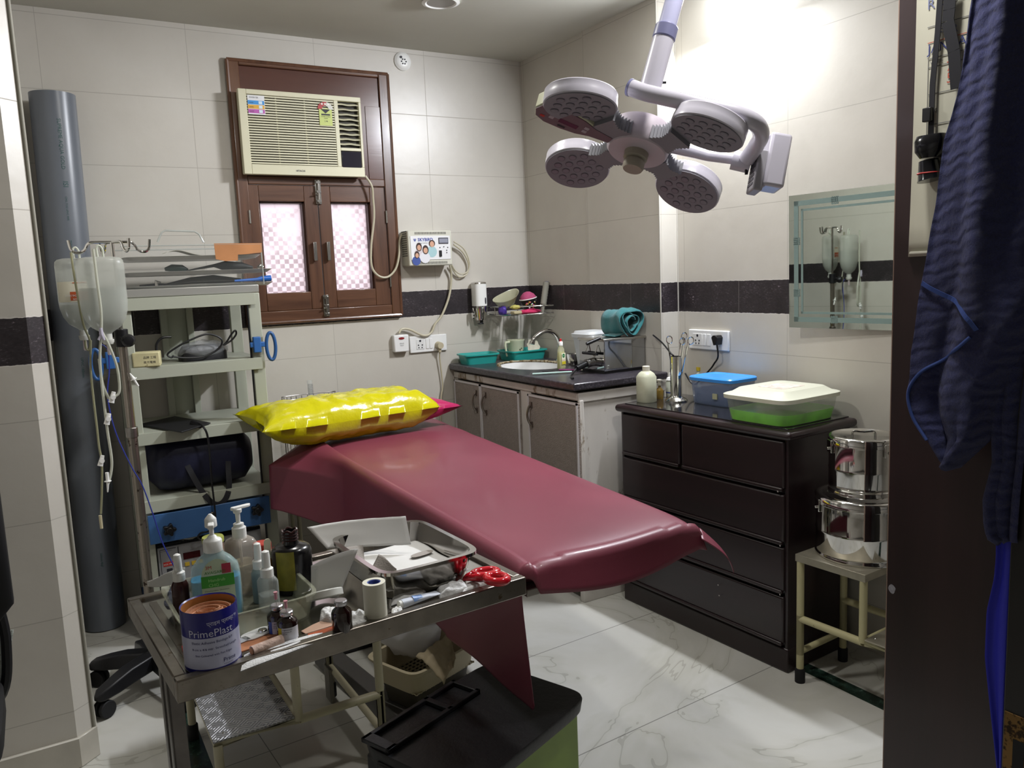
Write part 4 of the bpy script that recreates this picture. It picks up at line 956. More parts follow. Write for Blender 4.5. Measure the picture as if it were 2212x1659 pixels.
# ================================================================ STEEL DRUMS
def drum(label, cx, cy, z0, R, H, zl):
    t = thing('steel_drum', label, 'drum', (cx, cy, z0), -.75, 'steel sterilising drums on the stool')
    s = MB(); s.lathe([(R*1.01, 0), (R*1.02, .006), (R, .010), (R*.99, .016), (R, .018), (R, H*.5-.004), (R*1.015, H*.5), (R, H*.5+.004), (R, zl)], 48); s.build('drum_body', chrome, t, angle=60)
    s = MB(); s.lathe([(R*1.03, zl-.004), (R*1.035, zl), (R*1.02, zl+.004), (R*1.03, zl+.020), (R*.98, zl+.026), (R*.9, zl+.0275), (R*.88, zl+.025), (R*.05, zl+.027)], 48); ld = s.build('lid', chrome, t, angle=60)
    if R < .12: s = MB(); s.tube(spline([(-.035, 0, zl+.026), (-.03, .0, zl+.036), (0, 0, zl+.034), (.03, 0, zl+.036), (.035, 0, zl+.026)]), .0035, 8); s.build('lid_handle', chrome, ld)
    for a_ in (3.35, 5.25):
        s = MB(); M_ = Matrix.Rotation(a_, 4, 'Z'); s.box(R, R+.007, -.017, .017, zl-.030, zl+.012, 0, M_); s.cyl(M_ @ V((R+.006, 0, zl-.016)), M_ @ V((R+.013, 0, zl-.016)), .005, 10); s.build('catch', chrome, t, bevel=.002)
    s = MB(); M_ = Matrix.Rotation(-.35, 4, 'Z')
    for z_ in (H*.2, H*.32): s.box(R, R+.003, -.012, .012, z_, z_+.012, 0, M_)
    s.build('vent_cover', steel, t)
    return t
ds_c = V((2.292, 1.648))
Rb = .143; Rt = .107
drum('larger steel drum standing on the yellowed stool, beneath the smaller one', ds_c.x, ds_c.y, .456, Rb, .175, .180)
drum('smaller steel drum with a handled lid, on top of the larger steel drum', ds_c.x+.006, ds_c.y+.002, .666, Rt, .165, .165)
# ================================================================ SURGICAL LAMP
def DP(px, py, dep): v = ray(px, py); return CAM+v*(dep/v.dot(CF))
TL_, BR_, TR_, BL_ = DP(1258, 237, 1.895), DP(1480, 412, 2.145), DP(1520, 290, 1.865), DP(1250, 362, 2.175)
hub = (TL_+BR_+TR_+BL_)/4
ua = (BR_-TL_).normalized(); ub = (TR_-BL_).normalized(); un = ua.cross(ub).normalized()
if un.z < 0: un = -un
ub = un.cross(ua)
def onlamp(px, py): v = ray(px, py); return CAM+v*((hub-CAM).dot(un)/v.dot(un))
lw_ = mat('lamp_white', '#c9c6d2', .28, coat=.3); lgy = mat('lamp_face_grey', '#8b8a93', .6); rib_m = mat('bellows_grey', '#85858c', .5)
lampM = Matrix((ua, ub, un)).transposed().to_4x4(); lampM.translation = hub
lamp = thing('surgical_lamp', 'ceiling-hung operating light with four round heads above the examination table', 'surgical lamp', hub, rot=lampM.to_euler())
RA = .212
s = MB(); s.lathe([(.072, -.002), (.077, .004), (.080, .02), (.082, .055), (.075, .068), (.02, .075)], 44); s.build('hub', mat('lamp_pink_white', '#c4bac3', .5), lamp)
s = MB(); s.lathe([(.024, -.048), (.027, -.042), (.027, -.028), (.022, -.026), (.022, -.022), (.030, -.018), (.031, 0)], 26); s.build('grip_knob', mat('knob_beige', '#a39c8e', .45), lamp)
for kx, ky in ((1, 0), (-1, 0), (0, 1), (0, -1)):
    cx, cy = RA*kx, RA*ky
    PM = Matrix.Translation((cx, cy, 0)) @ Matrix.Rotation(math.radians(12), 4, V((-ky, kx, 0)))
    s = MB(); rr = .087
    s.lathe([(rr*.985, 0), (rr*1.01, .002), (rr*1.01, .016), (rr*1.0, .018), (rr*1.0, .032), (rr*.97, .035), (rr*.6, .038), (.001, .039)], 52, M=PM); pod = s.build('lamp_head', lw_, lamp, angle=35)
    s = MB(); s.lathe([(rr*.97, -.003), (rr*.97, .001)], 48, M=PM); s.build('face_disc', lgy, pod)
    s = MB()
    for (i, j) in [(i, j) for i in range(-2, 3) for j in range(-2, 3) if abs(i+j) <= 2]:
        px_ = (i+j*.5)*.031; py_ = j*.0268; M_ = PM @ Matrix.Translation((px_, py_, 0)); s.lathe([(.0105, -.0045), (.0105, -.0030)], 14, M=M_)
        s.lathe([(.0085, -.0048), (.006, -.0046)], 12, 1, M=M_)
    s.build('led_lens', [mat('lens_rim', '#66656f', .35), mat('lens_core', '#83828c', .3)], pod)
    # bellows neck
    s = MB(); d = V((kx, ky, 0)); sd = V((-ky, kx, 0))
    prof = []
    for q in range(17):
        r0 = .070+(.066)*q/16; w_ = (.030 if q % 2 else .025)+.012*(abs(q-8)/8); hz = .021 if q % 2 else .017
        prof.append((r0, w_, hz))
    vs = []
    for r0, w_, hz in prof:
        for (a_, b_2) in ((-1, 0), (1, 0), (1, 1), (-1, 1)): vs.append(d*r0+sd*w_*a_+V((0, 0, .001+b_2*hz*1.7)))
    fs = [(q*4+e, q*4+(e+1) % 4, (q+1)*4+(e+1) % 4, (q+1)*4+e) for q in range(16) for e in range(4)]+[(3, 2, 1, 0), (64, 65, 66, 67)]
    s.add(vs, fs); s.build('bellows_neck', rib_m, lamp, smooth=False)
# control paddle
pw_ = onlamp(1222, 262)-hub; pd = V((pw_.dot(ua), pw_.dot(ub), 0)).normalized(); ps = V((-pd.y, pd.x, 0))
def pad(u, w): return pd*u+ps*w
outl = [(.075, .014), (.125, .022), (.16, .038), (.20, .045), (.245, .045), (.272, .030), (.282, 0), (.272, -.030), (.245, -.045), (.20, -.045), (.16, -.038), (.125, -.022), (.075, -.014)]
s = MB(); s.prism([(pad(*p).x, pad(*p).y) for p in reversed(outl)], .002, .040); pdl = s.build('control_paddle', mat('paddle_cream', '#c6c7ac', .4), lamp, bevel=.003)
s = MB(); s.prism([(pad(u*.985+.002, w*.9).x, pad(u*.985+.002, w*.9).y) for u, w in reversed(outl)], -.0005, .002); s.build('control_face', mat('paddle_face', '#76606a', .6), pdl)
s = MB()
def padbox(u0, u1, w0, w1, m_): s.add([pad(u0, w0)+V((0, 0, -.001)), pad(u1, w0)+V((0, 0, -.001)), pad(u1, w1)+V((0, 0, -.001)), pad(u0, w1)+V((0, 0, -.001))], [(0, 1, 2, 3)], m_)
padbox(.165, .215, -.014, .004, 0); padbox(.19, .21, -.032, -.024, 1)
for u in (.145, .235):
    for w in (-.008, .008): padbox(u-.006, u+.006, w-.006, w+.006, 2)
padbox(.25, .262, -.022, -.012, 3)
s.build('buttons', [mat('display_dark', '#3a2438', .2), ink, mat('button_pale', '#a9a4ac', .4), red_ink], pdl, smooth=False)
# suspension
s = MB(); pA = DP(1403, 196, 1.90); pB = DP(1462, -20, 1.90); dr = (pB-pA).normalized(); pT = pA+dr*((CZ-pA.z)/dr.z); pj = pA+dr*.17
s.cyl(pj-dr*.03, pT, .0215, 24); s.build('ceiling_pole', mat('pole_blue_white', '#b9bad8', .25, coat=.4), lamp, True)
s = MB(); s.cyl(pA-dr*.018, pj-dr*.025, .0255, 24); s.build('socket_tube', lw_, lamp, True)
s = MB(); s.cyl(pj-dr*.045, pj-dr*.012, .0275, 24); s.build('collar', mat('collar_grey', '#77789a', .35), lamp, True, bevel=.003)
s = MB(); s.cyl(pT-V((0, 0, .02)), pT, .06, 24); s.build('ceiling_mount', lw_, lamp, True)
pts = spline([DP(1364, 190, 1.90), DP(1405, 203, 1.88), DP(1500, 224, 1.84), DP(1590, 246, 1.82), DP(1632, 266, 1.83), DP(1644, 290, 1.88), DP(1634, 314, 1.93), DP(1612, 345, 1.97)], 8)
s = MB(); s.tube(pts, .0195, 16); s.build('bent_arm', lw_, lamp, True)
e0 = DP(1364, 190, 1.90); s = MB(); s.cyl(e0, e0-(pts[4]-e0).normalized()*.006, .0205, 18); s.build('end_cap', mat('collar_grey', '#77789a', .35), lamp, True)
s = MB(); j0 = DP(1612, 347, 1.99); s.tube([hub+un*.035+V((0, 0, 0)), DP(1460, 318, 2.04), DP(1530, 337, 2.02), j0], [.016, .017, .013, .013], 14); s.cyl(DP(1582, 345, 2.0), DP(1622, 354, 1.99), .024, 20); s.build('yoke_arm', lw_, lamp, True)
s = MB(); p0 = DP(1612, 352, 1.98); s.cyl(p0, p0-V((0, 0, .028)), .004, 8); q0 = pA+dr*.02
for sg in (-1, 1): s.cyl(q0+CR*sg*.025, q0+CR*sg*.034, .003, 8)
s.build('set_screw', black_pl, lamp, True)
# weight box at the right end
w0 = DP(1668, 352, 1.98); ax1_ = (DP(1695, 290, 1.98)-DP(1676, 398, 1.98)).normalized(); ax2_ = CR.cross(ax1_).normalized(); ax3_ = ax1_.cross(ax2_)
Mb = Matrix((ax3_, ax2_, ax1_)).transposed().to_4x4(); Mb.translation = w0
s = MB(); s.box(-.022, .030, -.035, .035, -.066, .066, 0, Mb); wb = s.build('counterweight_housing', lw_, lamp, True, bevel=.008, seg=3)
s = MB(); s.box(-.044, -.020, -.03, .03, -.080, .02, 0, Mb); s.build('handle_plate', mat('plate_grey', '#a5a3aa', .35), wb, True, bevel=.004)
s = MB()
for i in range(7): s.box(-.0455, -.044, -.02, .02, -.066+.011*i, -.060+.011*i, 0, Mb)
s.build('vent_slots', mat('slot_grey', '#6b6a72', .5), wb, True)
# ================================================================ EXAMINATION TABLE AND SHEET
BZ = .75
A_, B_, C_, D_2 = V((.950, 1.572)), V((1.470, 1.572)), V((1.650, 3.62)), V((1.005, 3.62))
bed = thing('examination_table', 'low steel-framed examination table under the maroon rexine sheet', 'examination table', (1.28, 2.6, 0))
def quad(ins, f0=0, f1=1): 
    c = [A_.lerp(D_2, f0), B_.lerp(C_, f0), B_.lerp(C_, f1), A_.lerp(D_2, f1)]; m_ = sum(c, V((0, 0)))/4
    return [tuple(p+(m_-p).normalized()*ins) for p in c]
s = MB(); s.prism(quad(.05), BZ-.085, BZ-.012); s.build('mattress', mat('maroon_mattress', '#4a1c26', .5), bed, True, bevel=.02, seg=3)
s = MB(); s.prism(quad(.035), BZ-.108, BZ-.088); s.build('frame_board', mat('pale_frame', '#a8a59c', .35, .3), bed, True, bevel=.003)
for (x_, y_) in ((1.04, 2.85), (1.05, 3.45), (1.20, 2.85), (1.26, 3.45)):
    s = MB(); s.box(x_-.02, x_+.02, y_-.02, y_+.02, 0, BZ-.108); s.build('leg', cream, bed, True, bevel=.003)
rex = mat('maroon_rexine', '#793746', .42, spec=.5, noise_amt=.05, noise_scale=3, bump=.06, bump_scale=500, coat=.1)
def sheet(u, v):
    """u: across (left hem..right), v: along (front hem..head)"""
    R = .032
    fl = -.095
    # metric parameters: a<0 beyond left edge, b<0 beyond front edge
    L = 2.05
    ua_ = 0 if u < .45 else (u-.45)/.55
    fl = -(.078+.036*max(0, math.sin(PI*min(1, ua_*1.05)))**.7) if ua_ > 0 else -.078
    b = fl+(L-fl)*v
    fr = min(1, max(0, b/L))
    lh = -(.385-.10*fr) + (.075 if b < .35 else .0)*math.sin(PI*min(1, max(0, (b+.13)/.48)))*0
    # hem of the hanging left side: long tail at the very corner, shorter just behind it
    tail = .392+.006*math.sin(b*16) if b < .5 else .39-.105*min(1, (b-.5)/1.2)
    W_ = (1-fr)*.535+fr*.645
    if u < .45:
        q = u/.45; a = -tail*(1-q)**1.0; 
        inside = False
    else:
        q = (u-.45)/.55; a = (W_+.0)*q; inside = True
    base = A_.lerp(D_2, fr); ed = (B_.lerp(C_, fr)-base)
    dx = V((-1, -.02)); dy = V((-.02, -1))
    da, db = max(0, -a), max(0, -b)
    if da > 0: db *= math.exp(-da/.05)
    d = math.hypot(da, db) if (da > 0 and db > 0) else max(da, db)
    z = BZ; off = V((0, 0))
    if d > 0:
        w = V((dx.x*da+dy.x*db, dx.y*da+dy.y*db)); w.normalize()
        if d < R*PI/2:
            t = d/R; hz_ = R*math.sin(t); z = BZ-R*(1-math.cos(t))
        else:
            hz_ = R; z = BZ-R-(d-R*PI/2)
            hz_ += (.30 if da == 0 else -.085+.12*min(1, fr*1.6))*(d-R*PI/2)
        ff = min(1, max(0, (fr-.66)/.2))**1.3*min(1, max(0, (.935-fr)/.08))
        if da > 0:
            hz_ += ff*.20*min(1, d/.10)
            z += ff*.02
            hz_ += .008*math.sin(fr*13+1)*min(1, d/.2)*(1-ff)*min(1, fr*4)
        off = w*hz_
        if db > 0 and da == 0: hz_ = 0
    aa = max(0, a)/W_
    p = base+ed*aa+off
    # inner rounding so the edges read soft; slight creases by the pillow
    ei = 0
    if a >= 0:
        z -= .010*math.exp(-a/.035)+.010*math.exp(-(W_-a)/.03)
        z += .0045*math.sin(fr*46+a*5)*max(0, (fr-.60)/.4)*max(0, 1-fr)*3
        # dished shape near the head
        z += .006*max(0, fr-.7)*math.sin(a*9)
    if b >= 0: z -= .010*math.exp(-b/.04)
    if a >= W_-.001 and b >= 0: z -= .012
    # right front triangle hangs lower
    if db > 0 and a > W_*.8:
        g = (a/W_-.8)/.2; z -= .02*g*g*db/.13; p = p+V((.03*g*g*db/.13, 0))
    # front hem droops slightly toward the left corner
    if db > 0 and da == 0: p = p+V((0, -.012*math.sin(a*7)*db/.13))
    return (p.x, p.y, z)
s = MB(); s.grid(sheet, 130, 150, thick=.0022)
o = tag(s.build('rexine_sheet', rex, angle=180), 'maroon rexine sheet draped over the examination table, a long point hanging at its near corner', 'sheet')
# the small pointed tail at the right front corner of the sheet
s = MB()
pa, pb, pc_ = V((1.462, 1.530, BZ-.045)), V((1.492, 1.570, BZ-.030)), V((1.548, 1.500, .600))
def tail(u, v):
    a = pa.lerp(pb, u); c = a.lerp(pc_, v); c.y -= .012*math.sin(v*PI); c.x += .018*math.sin(v*PI)*(1-.3*u); return c
s.grid(tail, 8, 16, thick=.002); s.build('sheet_tail', rex, o, True, angle=180)
# ================================================================ PILLOW IN YELLOW BAG
yel = mat('yellow_plastic_bag', '#c3bb0a', .20, spec=.6, bump=.55, bump_scale=16, coat=.3)
mgt = mat('magenta_cover', '#b0245a', .25, coat=.3, bump=.2, bump_scale=20)
def pillow(cx, cy, cz, hx, hy, hz_, rz, seed, wr, ear, lift=0, pe=3.2):
    cr, sr = math.cos(rz), math.sin(rz)
    def f(u, v):
        a, b = u*2-1, v*2-1
        return a, b
    s = MB(); n, m_ = 64, 36; vs = []
    for side in (1, -1):
        for j in range(m_+1):
            for i in range(n+1):
                a, b = i/n*2-1, j/m_*2-1
                th = max(0, 1-abs(a)**(pe if a > 0 else 3.4))**.45*max(0, 1-abs(b)**3.0)**.5
                x_ = a*hx*(1-.05*(1-b*b)+ear*abs(a*b)**3); y_ = b*hy*(1-.10*(1-a*a)*0+ear*abs(a*b)**3*.8)
                z_ = side*hz_*th
                w_ = wr*(nz((x_*9+seed, y_*14, side*3))+.5*nz((x_*26+seed, y_*34, side))+.6*abs(nz((x_*5, y_*22, seed))))
                z_ += w_*(th+.15)
                if side < 0: z_ = max(z_, -hz_*.93)
                vs.append(V((cx+x_*cr-y_*sr, cy+x_*sr+y_*cr, cz+z_+lift*max(0, -a)**3*(.45+.55*b if b > 0 else .45+.2*b))))
    k_ = (n+1)*(m_+1); fs = []
    for j in range(m_):
        for i in range(n):
            q = (j*(n+1)+i, j*(n+1)+i+1, (j+1)*(n+1)+i+1, (j+1)*(n+1)+i); fs.append(q); fs.append(tuple(reversed([x+k_ for x in q])))
    ring = [i for i in range(n+1)]+[j*(n+1)+n for j in range(1, m_+1)]+[m_*(n+1)+i for i in range(n-1, -1, -1)]+[j*(n+1) for j in range(m_-1, 0, -1)]
    fs += [(ring[(i+1) % len(ring)], ring[i], ring[i]+k_, ring[(i+1) % len(ring)]+k_) for i in range(len(ring))]
    s.add(vs, fs); return s
pil = thing('pillow', 'magenta pillow pushed inside a shiny yellow plastic bag at the head of the table', 'pillow', (1.15, 3.40, BZ+.01))
pillow(1.255, 3.360, BZ+.082, .36, .11, .066, .15, 3, .004, .12).build('pillow_body', mgt, pil, True, angle=180)
pillow(1.098, 3.328, BZ+.102, .385, .145, .094, .14, 8, .014, .08, .05, 9).build('plastic_bag', yel, pil, True, angle=180)
# wire basket and measuring tube beyond the head of the table
t = thing('wire_basket', 'wire basket with a graduated glass tube, half hidden behind the yellow pillow', 'basket', (1.10, 3.78, .60))
s = MB()
for k in range(15): a = PI*k/14; s.tube([(1.09+.13*math.cos(a), 3.77+.05*math.sin(a)*.5, .60), (1.09+.13*math.cos(a), 3.77+.05*math.sin(a)*.5, .895)], .0018, 6)
for z_ in (.62, .75, .88, .90): s.tube([(1.09+.13*math.cos(PI*k/14), 3.77+.025*math.sin(PI*k/14), z_) for k in range(15)], .0025, 6)
s.build('wire_body', dull_steel, t, True)
s = MB(); s.box(.97, 1.21, 3.70, 3.84, .58, .60); s.build('stand_top', cream, t, True)
for (x_, y_) in ((.98, 3.71), (1.20, 3.71), (.98, 3.83), (1.20, 3.83)):
    s = MB(); s.cyl((x_, y_, 0), (x_, y_, .58), .01, 8); s.build('leg', cream, t, True)
clear = mat('clear_glass', '#dfe6e4', .05, alpha=.28, spec=.8)
s = MB(); s.cyl((1.10, 3.76, .70), (1.094, 3.76, .968), .012, 16); 
for k in range(9): s.lathe([(.0125, 0), (.0125, .0012)], 14, 1, Matrix.Translation((1.097, 3.76, .90+k*.006)), cap=(0, 0))
tag(s.build('measuring_tube', [clear, ink]), 'clear graduated glass tube rising behind the yellow pillow', 'glass tube')
# ================================================================ EQUIPMENT RACK
_before = set(bpy.data.objects)
RY = 3.12
rk = thing('equipment_rack', 'pale green enamelled steel rack with four open shelves beside the window', 'rack', (.50, 3.30, 0))
RX0, RX1, RYB = .262, .745, 3.50
for (x0, x1, y_) in ((RX0, RX0+.035, RY+.01), (RX1-.045, RX1, RY+.01), (RX0, RX0+.035, RYB-.03), (RX1-.045, RX1, RYB-.03)):
    s = MB(); s.box(x0, x1, y_, y_+.03, .195, 1.397); s.build('post', sage, rk, True, bevel=.003)
s = MB(); s.box(.435, .46, RYB, RYB+.03, .195, 1.36); s.box(.535, .56, RYB, RYB+.03, .195, 1.36); s.box(.46, .535, RYB+.02, RYB+.03, .195, 1.36); s.build('rear_channel', sage, rk, True, bevel=.002)
for z_ in (1.397, 1.152, .915, .665):
    x0, x1 = (RX0+.008, RX1-.02) if z_ > 1.3 else (RX0+.012, RX1-.012)
    s = MB(); s.box(x0, x1, RY, RYB, z_-.004, z_); s.box(x0, x1, RY-.003, RY, z_-.044, z_); s.box(x0, x0+.003, RY, RYB, z_-.035, z_); s.box(x1-.003, x1, RY, RYB, z_-.035, z_)
    s.build('shelf', sage, rk, True, bevel=.0012)
s = MB(); s.box(RX0, RX1, RY+.01, RYB, .20, .235); s.build('base_tray', mat('blue_enamel', '#2a4a7c', .4), rk, True, bevel=.003)
for x_ in (RX0+.03, RX1-.03):
    for y_ in (RY+.04, RYB-.03):
        s = MB(); s.cyl((x_-.012, y_, .156), (x_+.012, y_, .156), .030, 20); s.box(x_-.016, x_+.016, y_-.012, y_+.012, .15, .20); s.build('castor', black_rub, rk, True)
s = MB(); s.tube([(RX1-.05, RY+.005, 1.36), (RX1-.05, RY+.005, .15)], .004, 8); s.build('edge_cable', black_pl, rk, True)
blu = mat('blue_painted_panel', '#3a5f8f', .35, noise_amt=.1, noise_scale=10)
s = MB(); s.box(.278, .712, RY-.016, RY-.006, .508, .615); s.box(.278, .712, RY-.006, RYB, .59, .60); bp = s.build('blue_panel', blu, rk, True, bevel=.002)
def star_knob(p, r, nrm, parent, m_):
    s = MB(); M_ = frame_m(p, (1, 0, 0), (0, 0, 1)); out = []
    for k in range(40): a = 2*PI*k/40; rr = r*(.82+.18*math.cos(5*a)); out.append((rr*math.cos(a), rr*math.sin(a)))
    s.prism(out, 0, .022, 0, M_); s.lathe([(r*.5, .022), (r*.4, .026)], 16, 0, M_); return s.build('star_knob', m_, parent, True, bevel=.003)
star_knob((.345, RY-.016, .555), .024, 0, bp, black_pl); star_knob((.660, RY-.016, .570), .024, 0, bp, black_pl)
s = MB(); s.box(.492, .512, RY-.024, RY-.016, .572, .592); s.build('latch', dull_steel, bp, True, bevel=.002)
# cautery unit on the lower shelf
s = MB(); s.box(RX0+.012, RX1-.012, RY+.01, RYB, .300, .306); s.build('unit_shelf', sage, rk, True)
eu = thing('cautery_unit', 'black electrosurgical unit with a silver control face on the rack bottom shelf', 'medical device', (.49, 3.28, .307))
s = MB(); s.box(.300, .680, RY+.035, RYB-.02, .307, .490); s.build('casing', mat('charcoal_metal', '#1a1b1f', .35), eu, True, bevel=.004)
s = MB(); s.box(.302, .678, RY+.024, RY+.035, .309, .478); fp = s.build('control_face', mat('silver_face', '#a5a5a8', .35, .3), eu, True, bevel=.002)
s = MB(); yf = RY+.0235
def eb(x0, x1, z0, z1, m_, d=.0): s.box(x0, x1, yf-.0006-d, yf, z0, z1, m_)
eb(.372, .375, .315, .472, 0); eb(.312, .366, .469, .471, 0); eb(.310, .3115, .345, .471, 0); eb(.310, .366, .345, .3465, 0); eb(.318, .360, .405, .4215, 2); eb(.328, .348, .375, .395, 0)
eb(.389, .449, .418, .443, 3, .001)
for q in range(3): eb(.392+.024*q, .408+.024*q, .392, .406, 4, .002); eb(.462, .482, .455-.018*q, .463-.018*q, 4, .002)
eb(.505, .60, .36, .46, 0); eb(.508, .597, .363, .457, 1); eb(.330, .372, .318, .335, 3, .001)
s.build('panel_marks', [ink, mat('silver_face2', '#b7b7ba', .35), red_ink, mat('led_window', '#3c0f14', .15), mat('button_yellow', '#c9a93a', .4)], fp, True, smooth=False)
joined_text([('ELECTRO SURGICAL', .0045, (.312, yf, .462), (1, 0, 0), (0, 0, 1))]+[('ooo oooo ooooo oo', .004, (.314, yf, .455-.006*i), (1, 0, 0), (0, 0, 1)) for i in range(4)][:0]+[('ON', .008, (.331, yf, .357), (1, 0, 0), (0, 0, 1)), ('CUT', .006, (.415, yf, .448), (1, 0, 0), (0, 0, 1))], ink, fp, 'lettering')
joined_text([('RISK FREE', .0085, (.319, yf-.0007, .4095), (1, 0, 0), (0, 0, 1))], paper, fp, 'warning_lettering')
foil = mat('crumpled_foil', '#a9a9a2', .3, .6, bump=.8, bump_scale=60)
blob('crumpled_wrapper', (.42, 3.17, .505), (.05, .03, .022), foil, 'crumpled clear wrapper on top of the cautery unit under the blue panel', 'wrapper', 21, amp=.7)
s = MB(); s.tube(spline([(.505, RY-.03, .70), (.506, RY-.035, .62), (.503, RY-.035, .56), (.48, RY-.03, .525), (.452, RY-.02, .52), (.440, RY-.02, .505), (.452, RY-.02, .492), (.47, RY-.01, .49)]), .0035, 8)
s.tube(spline([(.478, RY+.02, .930), (.495, RY-.035, .915), (.506, RY-.035, .86), (.505, RY-.032, .70)]), .004, 8)
tag(s.build('plate_cable', black_pl), 'black cable dropping from the grounding plate across the bag and blue panel', 'cable')
# grounding plate on the third shelf
s = MB(); P_ = [onz(298, 917, .922), onz(392, 933, .922), onz(455, 913, .922), onz(378, 899, .922)]
s.prism([(p.x, p.y) for p in P_], .918, .923); gp = tag(s.build('grounding_plate', mat('black_rubber_sheet', '#17171a', .5), bevel=.0015), 'flat black rubber plate lying on the third shelf of the rack', 'plate')
s = MB(); s.cyl((.468, RY+.035, .926), (.487, RY-.012, .918), .012, 12, r2=.008); s.build('plate_clip', black_pl, gp, True)
# second shelf: little box and bagged foot pedal
t = thing('cardboard_box', 'small battered yellow cardboard box at the left end of the second shelf', 'box', (.325, 3.135, 1.1525), -.2)
s = MB(); s.box(-.038, .052, -.020, .055, 0, .052); s.build('box_body', mat('worn_yellow_card', '#c6be94', .7, noise_amt=.2, noise_scale=14, dirt='#7d7448', dirt_scale=12, dirt_thr=.6), t, bevel=.004)
joined_text([('品牌 工程', .010, (-.002, -.020, .030), (1, 0, 0), (0, 0, 1)), ('南方電機', .010, (-.002, -.020, .013), (1, 0, 0), (0, 0, 1))], ink, t, 'lettering', world=False)
t = thing('foot_pedal', 'black foot pedal wrapped in clear film on the second shelf of the rack', 'foot pedal', (.54, 3.24, 1.1525), .08)
s = MB(); s.loft([(0, .085, .055, 4), (.03, .085, .052, 4), (.055, .07, .04, 4)], 28); s.build('pedal_body', black_pl, t)
s = MB()
s.grid(lambda u, v: (lambda d: (.098*d.x*(1+.1*nz(d*2)), .065*d.y*(1+.1*nz(d*3)), .003+max(0, .034+.036*d.z*(1+.25*nz(d*4)))))(V((math.cos(2*PI*u)*math.sin(PI*v), math.sin(2*PI*u)*math.sin(PI*v), -math.cos(PI*v)))), 26, 16)
s.build('film_wrap', mat('clear_film', '#b9bcc0', .12, alpha=.35, bump=.7, bump_scale=45), t)
s = MB(); Yc = 3.16
s.tube(spline([ony(*p, Yc+.0) for p in ((372, 770), (400, 773), (440, 770), (470, 755), (480, 738), (470, 727), (445, 722), (410, 735), (385, 748), (362, 765), (370, 772), (375, 768))]), .0035, 8)
s.tube(spline([ony(*p, Yc+.05) for p in ((340, 770), (338, 745), (350, 730), (370, 728))]), .0045, 8)
s.tube(spline([ony(*p, Yc+.01) for p in ((484, 745), (500, 735), (510, 722), (508, 714), (500, 722), (490, 738), (482, 746))]), .0035, 8)
s.build('pedal_cord', black_pl, t, True)
# navy holdall on the fourth shelf
navy = mat('navy_nylon', '#12142b', .5, bump=.25, bump_scale=20)
t = thing('holdall_bag', 'dark navy holdall bag with a black strap on the fourth shelf', 'bag', (.495, 3.27, .667))
s = MB(); sec = []
for k in range(13):
    a = -1+2*k/12; e_ = (1-abs(a)**6)**.4 if abs(a) < 1 else 0; sec.append((.185*a, .06+.045*e_, .085+.03*e_, 3.2))
s.loft(sec, 28, 0, Matrix.Translation((0, 0, .108)) @ Matrix.Rotation(PI/2, 4, 'Y')); s.build('bag_body', navy, t, angle=60)
s = MB(); path = spline([(-.07, -.108, .14), (-.055, -.118, .09), (-.02, -.150, .0), (.015, -.165, -.048), (.05, -.160, -.045), (.075, -.150, .0), (.085, -.118, .08), (.095, -.108, .15)], 8)
for i in range(len(path)-1):
    a, c = path[i], path[i+1]; d = (c-a).normalized(); w_ = d.cross(V((0, 1, 0))).normalized()*.010; k_ = V((0, .003, 0))
    s.add([a+w_, a-w_, c-w_, c+w_, a+w_+k_, a-w_+k_, c-w_+k_, c+w_+k_], [(0, 1, 2, 3), (7, 6, 5, 4), (0, 3, 7, 4), (1, 5, 6, 2)])
s.build('strap', mat('black_webbing', '#17171c', .7), t, smooth=False)
# acrylic instrument case with trays on top
acr = mat('clear_acrylic', '#d8dcd8', .1, alpha=.03, spec=.15); acre = mat('acrylic_edge', '#b9beb8', .2, alpha=.6)
tp = 1.398; cx0, cx1, cy0, cy1 = .285, .765, 3.13, 3.44
t = thing('instrument_case', 'clear acrylic case with a top handle holding stacked endoscope trays on the rack', 'case', ((cx0+cx1)/2, (cy0+cy1)/2, tp))
s = MB(); ct = 1.578
s.box(cx0, cx0+.004, cy0, cy1, tp+.03, ct); s.box(cx0, cx1, cy1-.004, cy1, tp+.03, ct); s.box(cx0, cx1, cy0, cy1, ct-.004, ct); s.box(cx0, cx1, cy0, cy0+.003, tp+.03, ct); s.build('case_walls', acr, t, True)
s = MB()
for (a, c) in (((cx0, cy0, ct), (cx1, cy0, ct)), ((cx0, cy1, ct), (cx1, cy1, ct)), ((cx1, cy0, ct), (cx1, cy1, ct)), ((cx1, cy0, tp+.03), (cx1, cy0, ct))): s.tube([a, c], .0025, 6)
s.build('case_edges', acre, t, True)
s = MB(); yh = cy0+.05; s.tube([ony(340, 523, yh), ony(349, 502, yh), ony(357, 498, yh), ony(420, 500, yh), ony(430, 506, yh), ony(440, 524, yh)], .0035, 8); s.build('carry_handle', acre, t, True)
s = MB(); s.box(cx0, cx1-.02, cy0, cy1, tp, tp+.03); s.build('case_base', mat('dull_tray_steel', '#a5a49e', .35, .4), t, True, bevel=.003)
tape_m = mat('brown_parcel_tape', '#b27a4d', .5, noise_amt=.12, noise_scale=9)
s = MB(); yt = cy0-.001
poly = [(462, 526), (565, 525), (566, 545), (532, 549), (514, 550), (514, 563), (487, 564), (466, 560)]
pp = [ony(x_, y_, yt) for x_, y_ in poly]; s.prism([(p.x-cx0, p.z-tp) for p in pp], 0, .0012, 0, frame_m((cx0, yt, tp), (1, 0, 0), (0, 0, 1))); s.build('parcel_tape', tape_m, t, True, smooth=False)
trs = mat('tray_steel', '#b9b8b2', .3, .35)
